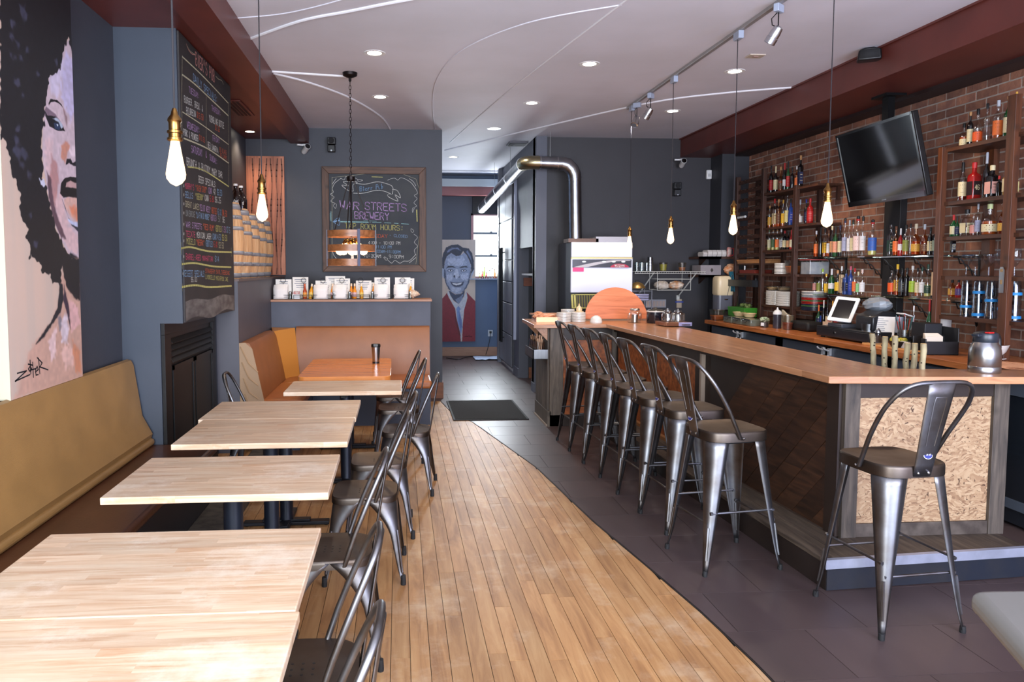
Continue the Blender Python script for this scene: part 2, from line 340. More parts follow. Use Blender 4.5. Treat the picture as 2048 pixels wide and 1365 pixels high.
CHALK_LEFT_LINES=[([(5.238, 3.06), (5.206, 2.793), (5.186, 2.501)], 0.006, 'cr'), ([(5.238, 3.052), (5.841, 3.056), (6.594, 3.038)], 0.012, 'cr'), ([(5.227, 2.931), (5.531, 2.943), (5.96, 2.939), (6.584, 2.931)], 0.014, 'cr'), ([(5.855, 2.928), (5.821, 2.54)], 0.005, 'cr'), ([(5.214, 2.683), (5.841, 2.693), (6.563, 2.688)], 0.009, 'cr'), ([(5.23, 2.512), (5.86, 2.542), (6.557, 2.531)], 0.013, 'cr'), ([(5.309, 2.333), (5.749, 2.363), (6.551, 2.332)], 0.013, 'ye'), ([(6.594, 3.038), (6.551, 2.332)], 0.006, 'cr'), ([(5.105, 1.771), (5.334, 1.786), (5.83, 1.769), (6.605, 1.778)], 0.016, 'ye'), ([(5.117, 1.668), (5.441, 1.676), (5.96, 1.655), (6.576, 1.649)], 0.016, 'ye'), ([(5.104, 1.516), (5.428, 1.521), (5.807, 1.499), (6.579, 1.488)], 0.018, 'ye'), ([(5.106, 1.81), (5.104, 1.731)], 0.005, 'ye'), ([(6.598, 1.817), (6.598, 1.743)], 0.005, 'ye'), ([(5.112, 1.686), (5.113, 1.641)], 0.005, 'ye'), ([(5.112, 1.537), (5.112, 1.489)], 0.005, 'ye'), ([(5.345, 3.166), (5.396, 3.141), (5.478, 3.137), (5.564, 3.154)], 0.007, 'or'), ([(5.353, 3.161), (5.437, 3.145), (5.549, 3.155)], 0.004, 'cr'), ([(6.168, 3.156), (6.258, 3.156), (6.37, 3.171), (6.426, 3.154)], 0.006, 'cr')]
CHALK_CENTRE=[(-0.475, 2.586, -0.184, 2.623, 0.058, 'Biers Pub', 'bl'), (-0.723, 2.381, -0.482, 2.357, 0.091, 'WAR', 'pu'), (-0.413, 2.363, 0.098, 2.341, 0.091, 'STREETS', 'pu'), (-0.542, 2.251, -0.117, 2.236, 0.086, 'BREWERY', 'pu'), (-0.661, 2.135, 0.062, 2.105, 0.062, 'TAP ROOM HOURS:', 'ye'), (-0.415, 2.022, -0.138, 2.018, 0.04, 'TUESDAY', 'or2'), (-0.116, 2.033, 0.106, 2.018, 0.032, '- CLOSED', 'bl'), (-0.376, 1.938, 0.016, 1.932, 0.038, '4:00 - 10:00 PM', 'wh'), (-0.288, 1.888, -0.089, 1.886, 0.034, '11:00 PM', 'bl'), (-0.338, 1.834, 0.02, 1.824, 0.036, '11:00AM-11:00PM', 'bl'), (-0.437, 1.779, 0.06, 1.762, 0.038, '10:30AM - 9:00PM', 'wh')]
CHALK_CENTRE_LINES=[([(-0.554, 2.588), (-0.55, 2.676), (-0.41, 2.673), (-0.272, 2.703), (-0.173, 2.689), (-0.075, 2.646), (-0.077, 2.557)], 0.006, 'wh'), ([(-0.554, 2.563), (-0.431, 2.564), (-0.273, 2.6), (-0.164, 2.586), (-0.08, 2.549)], 0.006, 'wh'), ([(-0.553, 2.671), (-0.508, 2.699), (-0.675, 2.702), (-0.615, 2.653), (-0.695, 2.658), (-0.615, 2.594), (-0.554, 2.588)], 0.006, 'wh'), ([(-0.075, 2.611), (-0.015, 2.597), (0.024, 2.509), (-0.045, 2.548), (-0.008, 2.469), (-0.125, 2.522), (-0.125, 2.557), (-0.08, 2.549)], 0.006, 'wh'), ([(-0.812, 2.757), (-0.823, 1.754)], 0.004, 'cr'), ([(-0.812, 2.752), (0.214, 2.742), (0.21, 1.694)], 0.003, 'cr'), ([(-0.813, 2.61), (-0.783, 2.679), (-0.704, 2.743)], 0.005, 'wh'), ([(-0.813, 2.669), (-0.763, 2.738)], 0.005, 'wh'), ([(0.075, 2.745), (0.154, 2.697), (0.213, 2.619)], 0.005, 'wh'), ([(0.134, 2.746), (0.184, 2.707), (0.213, 2.658)], 0.005, 'wh'), ([(-0.704, 2.743), (-0.665, 2.724), (-0.645, 2.764), (-0.606, 2.749), (-0.567, 2.769), (-0.547, 2.76), (-0.508, 2.735), (-0.439, 2.721), (-0.489, 2.706), (-0.503, 2.735)], 0.004, 'wh'), ([(-0.134, 2.724), (-0.094, 2.742), (-0.044, 2.749), (-0.01, 2.727), (0.025, 2.755), (0.075, 2.744)], 0.004, 'wh'), ([(-0.813, 2.61), (-0.799, 2.571), (-0.834, 2.547), (-0.79, 2.513), (-0.83, 2.463), (-0.776, 2.434), (-0.801, 2.415), (-0.777, 2.375), (-0.761, 2.42), (-0.776, 2.434)], 0.005, 'wh'), ([(0.213, 2.619), (0.233, 2.569), (0.193, 2.539), (0.228, 2.5), (0.188, 2.45), (0.222, 2.411), (0.172, 2.381), (0.172, 2.331), (0.192, 2.381)], 0.004, 'wh'), ([(0.152, 2.133), (0.186, 2.108), (0.171, 2.083), (0.151, 2.103), (0.152, 2.133)], 0.004, 'wh'), ([(0.186, 2.063), (0.231, 2.024), (0.191, 1.964), (0.231, 1.914), (0.19, 1.864), (0.21, 1.804)], 0.004, 'wh'), ([(-0.189, 1.774), (-0.139, 1.764), (-0.159, 1.739), (-0.189, 1.774)], 0.005, 'wh'), ([(-0.139, 1.744), (-0.09, 1.704), (-0.05, 1.739), (0.01, 1.704), (0.06, 1.729), (0.13, 1.734), (0.21, 1.814)], 0.005, 'wh'), ([(0.13, 1.709), (0.21, 1.774)], 0.005, 'wh'), ([(-0.821, 1.892), (-0.807, 1.813), (-0.773, 1.763)], 0.005, 'wh'), ([(-0.808, 2.213), (-0.734, 2.262), (-0.732, 2.169), (-0.808, 2.213)], 0.006, 'bl'), ([(-0.793, 2.213), (-0.737, 2.228)], 0.02, 'bl'), ([(-0.724, 2.213), (-0.355, 2.208)], 0.012, 'mn'), ([(-0.325, 2.208), (-0.216, 2.205)], 0.006, 'mn'), ([(-0.176, 2.203), (-0.097, 2.199)], 0.006, 'mn'), ([(-0.057, 2.198), (-0.008, 2.194)], 0.006, 'mn'), ([(0.032, 2.192), (0.122, 2.187)], 0.006, 'mn'), ([(-0.326, 2.764), (-0.198, 2.761)], 0.008, 'ye'), ([(-0.831, 2.336), (-0.83, 2.218)], 0.006, 'mn'), ([(-0.841, 2.316), (-0.84, 2.228)], 0.004, 'mn'), ([(0.222, 2.361), (0.227, 2.223)], 0.012, 'ye'), ([(-0.433, 2.229), (-0.275, 2.22)], 0.004, 'mn')]
SIGN_W=[[(3.638, 1.148), (3.726, 1.148), (3.617, 1.114), (3.758, 1.125)], [(3.762, 1.165), (3.745, 1.154), (3.758, 1.141), (3.775, 1.152), (3.762, 1.165)], [(3.764, 1.194), (3.767, 1.129)], [(3.745, 1.178), (3.79, 1.166)], [(3.789, 1.181), (3.792, 1.107)], [(3.768, 1.146), (3.815, 1.146)], [(3.814, 1.13), (3.843, 1.138), (3.833, 1.155), (3.816, 1.142), (3.818, 1.114), (3.841, 1.113)], [(3.85, 1.194), (3.858, 1.116)], [(3.837, 1.198), (3.886, 1.166), (3.861, 1.149), (3.946, 1.123)]]
WOMAN=[([(3.971, 2.235), (3.985, 2.138), (4.006, 2.065), (4.028, 1.991), (4.061, 1.917), (4.096, 1.854), (4.15, 1.791), (4.223, 1.726), (4.283, 1.7), (4.38, 1.685), (4.483, 2.984), (4.25, 2.834), (4.161, 2.679), (4.077, 2.62), (4.023, 2.482), (3.991, 2.351)], (196, 176, 186), 0.003), ([(4.071, 2.627), (4.101, 2.539), (4.164, 2.542), (4.222, 2.624), (4.313, 2.764), (4.233, 2.765)], (200, 190, 215), 0.02), ([(4.289, 2.804), (4.425, 2.77), (4.406, 2.524), (4.315, 2.446), (4.216, 2.554), (4.225, 2.66)], (188, 180, 215), 0.02), ([(4.005, 2.291), (4.101, 2.307), (4.092, 2.183), (4.13, 2.114), (4.082, 2.06), (4.004, 2.147)], (205, 175, 180), 0.02), ([(4.074, 2.229), (4.136, 2.189), (4.151, 2.107), (4.122, 2.014), (4.159, 1.917), (4.074, 1.961), (4.041, 2.079)], (170, 125, 125), 0.015), ([(4.17, 2.059), (4.178, 2.009), (4.248, 1.872), (4.365, 1.815), (4.357, 1.719), (4.237, 1.743), (4.11, 1.864), (4.098, 1.987)], (205, 172, 175), 0.015), ([(4.014, 2.134), (4.063, 2.097), (4.076, 1.99), (4.134, 1.891), (4.218, 1.794), (4.15, 1.806), (4.068, 1.887), (4.024, 2.005)], (95, 70, 80), 0.008), ([(4.249, 2.332), (4.294, 2.309), (4.253, 2.231), (4.227, 2.202), (4.184, 2.231), (4.2, 2.294)], (190, 130, 110), 0.012), ([(4.331, 2.315), (4.38, 2.323), (4.363, 2.262), (4.314, 2.26), (4.292, 2.278)], (225, 205, 215), 0.01), ([(4.253, 2.231), (4.301, 2.24), (4.323, 2.22), (4.373, 2.235), (4.405, 2.239), (4.402, 2.21), (4.334, 2.206), (4.287, 2.213), (4.238, 2.196)], (20, 15, 25), 0.004), ([(3.985, 2.412), (4.032, 2.464), (4.143, 2.443), (4.233, 2.395), (4.219, 2.374), (4.071, 2.404), (4.017, 2.413)], (120, 100, 115), 0.004), ([(4.06, 2.486), (4.086, 2.514), (4.162, 2.525), (4.213, 2.513), (4.231, 2.497), (4.193, 2.509), (4.136, 2.511), (4.091, 2.498), (4.065, 2.476)], (18, 16, 22), 0.002), ([(4.231, 2.497), (4.282, 2.463), (4.271, 2.402), (4.246, 2.433)], (140, 110, 115), 0.01), ([(4.02, 2.439), (4.042, 2.421), (4.13, 2.433), (4.186, 2.421), (4.249, 2.378), (4.149, 2.363), (4.063, 2.37), (4.024, 2.412)], (18, 18, 26), 0.002), ([(4.103, 2.417), (4.155, 2.43), (4.205, 2.413), (4.223, 2.394), (4.203, 2.384), (4.166, 2.412)], (170, 180, 200), 0.003), ([(4.114, 2.396), (4.166, 2.406), (4.19, 2.393), (4.176, 2.371), (4.125, 2.37)], (40, 55, 85), 0.002), ([(4.146, 2.396), (4.165, 2.397), (4.158, 2.387)], (200, 210, 225), 0.002), ([(4.173, 2.094), (4.221, 2.125), (4.293, 2.141), (4.404, 2.147), (4.394, 2.029), (4.26, 2.027), (4.201, 2.017), (4.157, 2.038)], (18, 14, 18), 0.003), ([(4.242, 2.102), (4.291, 2.118), (4.339, 2.113), (4.401, 2.117), (4.399, 2.085), (4.312, 2.084), (4.229, 2.078)], (185, 150, 150), 0.004), ([(4.201, 2.011), (4.26, 2.027), (4.394, 2.029), (4.384, 1.901), (4.322, 1.902), (4.253, 1.934), (4.209, 1.977)], (205, 165, 155), 0.005), ([(4.268, 1.976), (4.391, 1.986), (4.384, 1.901), (4.323, 1.913)], (205, 125, 95), 0.02), ([(4.178, 2.009), (4.219, 1.952), (4.284, 1.874), (4.379, 1.842), (4.382, 1.869), (4.321, 1.881), (4.251, 1.913), (4.22, 1.962)], (45, 45, 60), 0.004), ([(4.239, 1.907), (4.272, 1.884), (4.344, 1.87), (4.382, 1.869), (4.384, 1.896), (4.322, 1.897)], (190, 195, 225), 0.004), ([(4.26, 1.728), (4.368, 1.698), (4.366, 1.672), (4.293, 1.687), (4.235, 1.712)], (30, 30, 45), 0.008), ([(3.77, 1.245), (3.989, 1.35), (4.101, 1.474), (4.134, 1.592), (4.22, 1.686), (4.393, 1.688), (4.379, 1.007), (3.61, 1.028), (3.664, 1.114)], (190, 150, 135), 0.02), ([(4.148, 1.685), (4.38, 1.688), (4.361, 1.457), (4.283, 1.478), (4.198, 1.542), (4.166, 1.603)], (30, 27, 32), 0.008), ([(4.119, 1.56), (4.08, 1.437), (4.016, 1.377), (3.832, 1.267), (3.92, 1.29), (4.026, 1.355), (4.113, 1.403), (4.156, 1.477), (4.149, 1.554)], (35, 35, 42), 0.006), ([(4.076, 1.384), (4.113, 1.403), (4.132, 1.336), (4.093, 1.306)], (120, 115, 125), 0.01), ([(4.168, 1.559), (4.225, 1.407), (4.23, 1.306), (4.187, 1.399), (4.155, 1.466)], (60, 45, 60), 0.006), ([(4.072, 1.341), (4.023, 1.312), (3.962, 1.265), (3.988, 1.167), (4.035, 1.172), (4.049, 1.267)], (215, 185, 185), 0.012), ([(4.175, 1.41), (4.121, 1.348), (4.113, 1.25), (4.186, 1.232), (4.207, 1.33)], (205, 190, 200), 0.012), ([(4.23, 1.463), (4.332, 1.424), (4.351, 1.331), (4.242, 1.294), (4.224, 1.385)], (210, 165, 165), 0.012), ([(4.111, 1.223), (4.236, 1.221), (4.281, 1.119), (4.151, 1.102), (4.118, 1.162)], (215, 175, 165), 0.015), ([(4.239, 1.249), (4.34, 1.182), (4.343, 1.059), (4.276, 1.063), (4.256, 1.145)], (195, 130, 100), 0.015), ([(3.629, 2.985), (4.51, 3.324), (4.45, 2.815), (4.405, 2.824), (4.359, 2.817), (4.328, 2.896), (4.28, 2.837), (4.252, 2.787), (4.216, 2.707), (4.147, 2.65), (4.077, 2.62), (4.034, 2.484), (4.0, 2.402), (4.014, 2.367), (3.979, 2.336), (3.971, 2.235), (3.974, 2.136), (3.961, 2.105), (3.96, 2.095), (4.001, 2.064), (4.028, 1.991), (4.061, 1.917), (4.096, 1.854), (4.15, 1.791), (4.223, 1.726), (4.283, 1.7), (4.36, 1.685), (4.344, 1.492), (4.24, 1.55), (4.196, 1.618), (4.151, 1.659), (4.133, 1.579), (4.108, 1.558), (4.034, 1.568), (4.009, 1.607), (3.928, 1.62), (3.906, 1.67), (3.855, 1.682), (3.816, 1.706), (3.795, 1.681), (3.807, 1.718), (3.82, 1.754), (3.774, 1.789), (3.791, 1.826), (3.746, 1.871), (3.728, 1.94), (3.732, 1.999), (3.699, 2.054), (3.655, 2.072), (3.659, 2.118), (3.637, 2.184), (3.614, 2.225), (3.57, 2.218)], (27, 26, 31), 0.003), ([(3.929, 2.09), (3.948, 2.078), (3.98, 2.096), (3.998, 2.065), (3.976, 2.051), (3.946, 2.059)], (195, 195, 215), 0.003), ([(3.797, 2.888), (3.85, 2.899), (3.853, 2.874), (3.822, 2.85), (3.799, 2.859)], (58, 58, 76), 0.012), ([(3.824, 2.857), (3.867, 2.866), (3.87, 2.846), (3.845, 2.827), (3.826, 2.834)], (58, 58, 76), 0.012), ([(3.699, 2.728), (3.729, 2.733), (3.731, 2.719), (3.713, 2.705), (3.7, 2.711)], (58, 58, 76), 0.012), ([(3.749, 2.704), (3.785, 2.71), (3.787, 2.693), (3.766, 2.677), (3.751, 2.684)], (58, 58, 76), 0.012), ([(3.832, 2.698), (3.864, 2.703), (3.866, 2.688), (3.847, 2.674), (3.833, 2.68)], (58, 58, 76), 0.012), ([(3.685, 2.636), (3.71, 2.64), (3.712, 2.627), (3.697, 2.617), (3.687, 2.622)], (58, 58, 76), 0.012), ([(3.721, 2.635), (3.747, 2.638), (3.748, 2.626), (3.734, 2.615), (3.723, 2.62)], (58, 58, 76), 0.012), ([(3.781, 2.642), (3.802, 2.645), (3.803, 2.635), (3.791, 2.626), (3.781, 2.63)], (58, 58, 76), 0.012), ([(3.721, 2.529), (3.767, 2.534), (3.769, 2.512), (3.743, 2.493), (3.723, 2.503)], (58, 58, 76), 0.012), ([(3.787, 2.475), (3.808, 2.477), (3.809, 2.467), (3.797, 2.459), (3.787, 2.463)], (58, 58, 76), 0.012), ([(3.951, 2.611), (3.974, 2.614), (3.976, 2.603), (3.962, 2.594), (3.952, 2.598)], (58, 58, 76), 0.012), ([(3.693, 2.257), (3.734, 2.258), (3.736, 2.238), (3.712, 2.223), (3.695, 2.233)], (58, 58, 76), 0.012), ([(3.701, 2.214), (3.773, 2.216), (3.777, 2.18), (3.735, 2.154), (3.704, 2.173)], (58, 58, 76), 0.012), ([(3.767, 2.204), (3.821, 2.205), (3.824, 2.179), (3.793, 2.16), (3.77, 2.174)], (58, 58, 76), 0.012), ([(3.683, 2.207), (3.718, 2.208), (3.72, 2.19), (3.7, 2.177), (3.684, 2.186)], (58, 58, 76), 0.012), ([(4.148, 2.727), (4.18, 2.732), (4.182, 2.718), (4.163, 2.706), (4.149, 2.711)], (58, 58, 76), 0.012), ([(3.808, 1.911), (3.835, 1.909), (3.836, 1.896), (3.821, 1.888), (3.809, 1.895)], (58, 58, 76), 0.012), ([(3.857, 1.768), (3.885, 1.765), (3.886, 1.752), (3.87, 1.744), (3.858, 1.752)], (58, 58, 76), 0.012), ([(3.705, 2.787), (3.741, 2.793), (3.743, 2.776), (3.722, 2.76), (3.707, 2.767)], (58, 58, 76), 0.012), ([(4.436, 3.089), (4.465, 3.096), (4.467, 3.085), (4.45, 3.072), (4.438, 3.076)], (58, 58, 76), 0.012), ([(3.817, 2.109), (3.855, 2.109), (3.857, 2.09), (3.835, 2.077), (3.819, 2.087)], (58, 58, 76), 0.012), ([(3.746, 2.144), (3.777, 2.144), (3.779, 2.129), (3.761, 2.118), (3.747, 2.126)], (58, 58, 76), 0.012), ([(3.721, 2.308), (3.752, 2.31), (3.753, 2.294), (3.736, 2.283), (3.722, 2.29)], (58, 58, 76), 0.012)]
MAN=[([(0.136, 0.789), (0.195, 0.84), (0.314, 0.869), (0.457, 0.844), (0.576, 0.848), (0.671, 0.873), (0.743, 0.856), (0.814, 0.806), (0.874, 0.748), (0.862, 0.647), (0.814, 0.572), (0.719, 0.514), (0.576, 0.472), (0.433, 0.468), (0.29, 0.497), (0.195, 0.547), (0.124, 0.631), (0.1, 0.714)], (140, 150, 175), 0.006), ([(0.052, 0.731), (0.112, 0.714), (0.112, 0.631), (0.076, 0.631), (0.052, 0.681)], (160, 170, 190), 0.005), ([(0.91, 0.714), (0.962, 0.731), (0.957, 0.681), (0.886, 0.631), (0.857, 0.622)], (160, 170, 190), 0.005), ([(0.314, 0.831), (0.481, 0.815), (0.648, 0.831), (0.743, 0.773), (0.576, 0.739), (0.433, 0.756), (0.243, 0.756), (0.219, 0.806)], (178, 184, 205), 0.03), ([(0.433, 0.714), (0.493, 0.714), (0.54, 0.639), (0.457, 0.622), (0.386, 0.647)], (190, 195, 212), 0.015), ([(0.171, 0.656), (0.338, 0.673), (0.386, 0.631), (0.267, 0.597), (0.171, 0.606)], (178, 184, 205), 0.02), ([(0.576, 0.656), (0.79, 0.673), (0.79, 0.606), (0.671, 0.606), (0.576, 0.631)], (178, 184, 205), 0.02), ([(0.338, 0.53), (0.576, 0.53), (0.6, 0.497), (0.457, 0.485), (0.338, 0.501)], (175, 182, 202), 0.02), ([(0.112, 0.714), (0.16, 0.698), (0.183, 0.581), (0.314, 0.497), (0.243, 0.514), (0.148, 0.581), (0.11, 0.647)], (50, 62, 88), 0.01), ([(0.874, 0.731), (0.826, 0.647), (0.779, 0.572), (0.624, 0.489), (0.719, 0.514), (0.826, 0.581), (0.874, 0.656)], (50, 62, 88), 0.01), ([(0.064, 0.723), (0.048, 0.806), (0.088, 0.865), (0.171, 0.923), (0.314, 0.948), (0.505, 0.955), (0.648, 0.923), (0.814, 0.915), (0.91, 0.865), (0.952, 0.798), (0.962, 0.714), (0.905, 0.681), (0.874, 0.656), (0.881, 0.748), (0.814, 0.806), (0.743, 0.856), (0.676, 0.877), (0.648, 0.89), (0.576, 0.848), (0.457, 0.841), (0.314, 0.871), (0.195, 0.84), (0.136, 0.789), (0.112, 0.714)], (38, 46, 66), 0.005), ([(0.195, 0.89), (0.338, 0.923), (0.505, 0.923), (0.6, 0.894), (0.433, 0.911), (0.29, 0.894), (0.195, 0.865)], (110, 120, 150), 0.008), ([(0.767, 0.898), (0.862, 0.848), (0.91, 0.773), (0.838, 0.823), (0.743, 0.881)], (100, 112, 142), 0.008), ([(0.171, 0.718), (0.219, 0.744), (0.362, 0.744), (0.457, 0.723), (0.338, 0.731), (0.219, 0.727)], (28, 34, 50), 0.004), ([(0.529, 0.723), (0.6, 0.739), (0.743, 0.744), (0.802, 0.727), (0.695, 0.731), (0.576, 0.723)], (28, 34, 50), 0.004), ([(0.2, 0.696), (0.248, 0.714), (0.331, 0.714), (0.386, 0.698), (0.331, 0.684), (0.248, 0.683)], (70, 80, 105), 0.004), ([(0.229, 0.698), (0.271, 0.707), (0.329, 0.706), (0.357, 0.696), (0.314, 0.689), (0.262, 0.689)], (205, 208, 220), 0.003), ([(0.276, 0.705), (0.314, 0.705), (0.314, 0.693), (0.276, 0.693)], (25, 28, 40), 0.002), ([(0.576, 0.696), (0.624, 0.714), (0.707, 0.714), (0.762, 0.698), (0.707, 0.684), (0.624, 0.683)], (70, 80, 105), 0.004), ([(0.605, 0.698), (0.648, 0.707), (0.705, 0.706), (0.733, 0.696), (0.69, 0.689), (0.638, 0.689)], (205, 208, 220), 0.003), ([(0.652, 0.705), (0.69, 0.705), (0.69, 0.693), (0.652, 0.693)], (25, 28, 40), 0.002), ([(0.374, 0.647), (0.421, 0.656), (0.433, 0.631), (0.39, 0.629)], (40, 48, 70), 0.004), ([(0.54, 0.647), (0.564, 0.631), (0.517, 0.627)], (40, 48, 70), 0.004), ([(0.279, 0.593), (0.314, 0.589), (0.433, 0.581), (0.576, 0.585), (0.683, 0.593), (0.648, 0.556), (0.54, 0.537), (0.421, 0.537), (0.338, 0.556)], (60, 68, 92), 0.005), ([(0.338, 0.579), (0.457, 0.572), (0.624, 0.581), (0.576, 0.562), (0.457, 0.554), (0.374, 0.562)], (215, 215, 222), 0.004), ([(0.243, 0.505), (0.433, 0.465), (0.576, 0.47), (0.707, 0.505), (0.671, 0.447), (0.529, 0.372), (0.386, 0.405), (0.29, 0.455)], (48, 60, 88), 0.006), ([(0.433, 0.414), (0.576, 0.447), (0.648, 0.464), (0.624, 0.414), (0.529, 0.37)], (120, 132, 160), 0.01), ([(0.219, 0.51), (0.279, 0.464), (0.386, 0.397), (0.529, 0.368), (0.671, 0.43), (0.743, 0.505), (0.779, 0.464), (0.683, 0.297), (0.636, 0.18), (0.619, 0.063), (0.6, 0.0), (0.576, 0.0), (0.457, 0.246), (0.433, 0.313), (0.338, 0.388), (0.207, 0.464)], (186, 190, 200), 0.004), ([(0.0, 0.401), (0.048, 0.418), (0.195, 0.48), (0.255, 0.43), (0.433, 0.322), (0.457, 0.246), (0.576, 0.079), (0.59, -0.008), (0.0, -0.008)], (122, 22, 42), 0.004), ([(0.748, 0.487), (1.029, 0.388), (1.029, -0.008), (0.624, -0.008), (0.643, 0.163), (0.683, 0.313), (0.779, 0.43)], (128, 24, 45), 0.004), ([(0.41, 0.297), (0.457, 0.221), (0.576, 0.063), (0.552, 0.054), (0.433, 0.205)], (80, 12, 28), 0.008), ([(0.457, 0.322), (0.517, 0.355), (0.588, 0.322), (0.552, 0.305), (0.614, 0.213), (0.636, 0.146), (0.595, 0.067), (0.486, 0.205), (0.476, 0.297)], (112, 140, 190), 0.004), ([(0.54, 0.297), (0.605, 0.213), (0.619, 0.146), (0.576, 0.129), (0.529, 0.213)], (90, 112, 165), 0.01)]
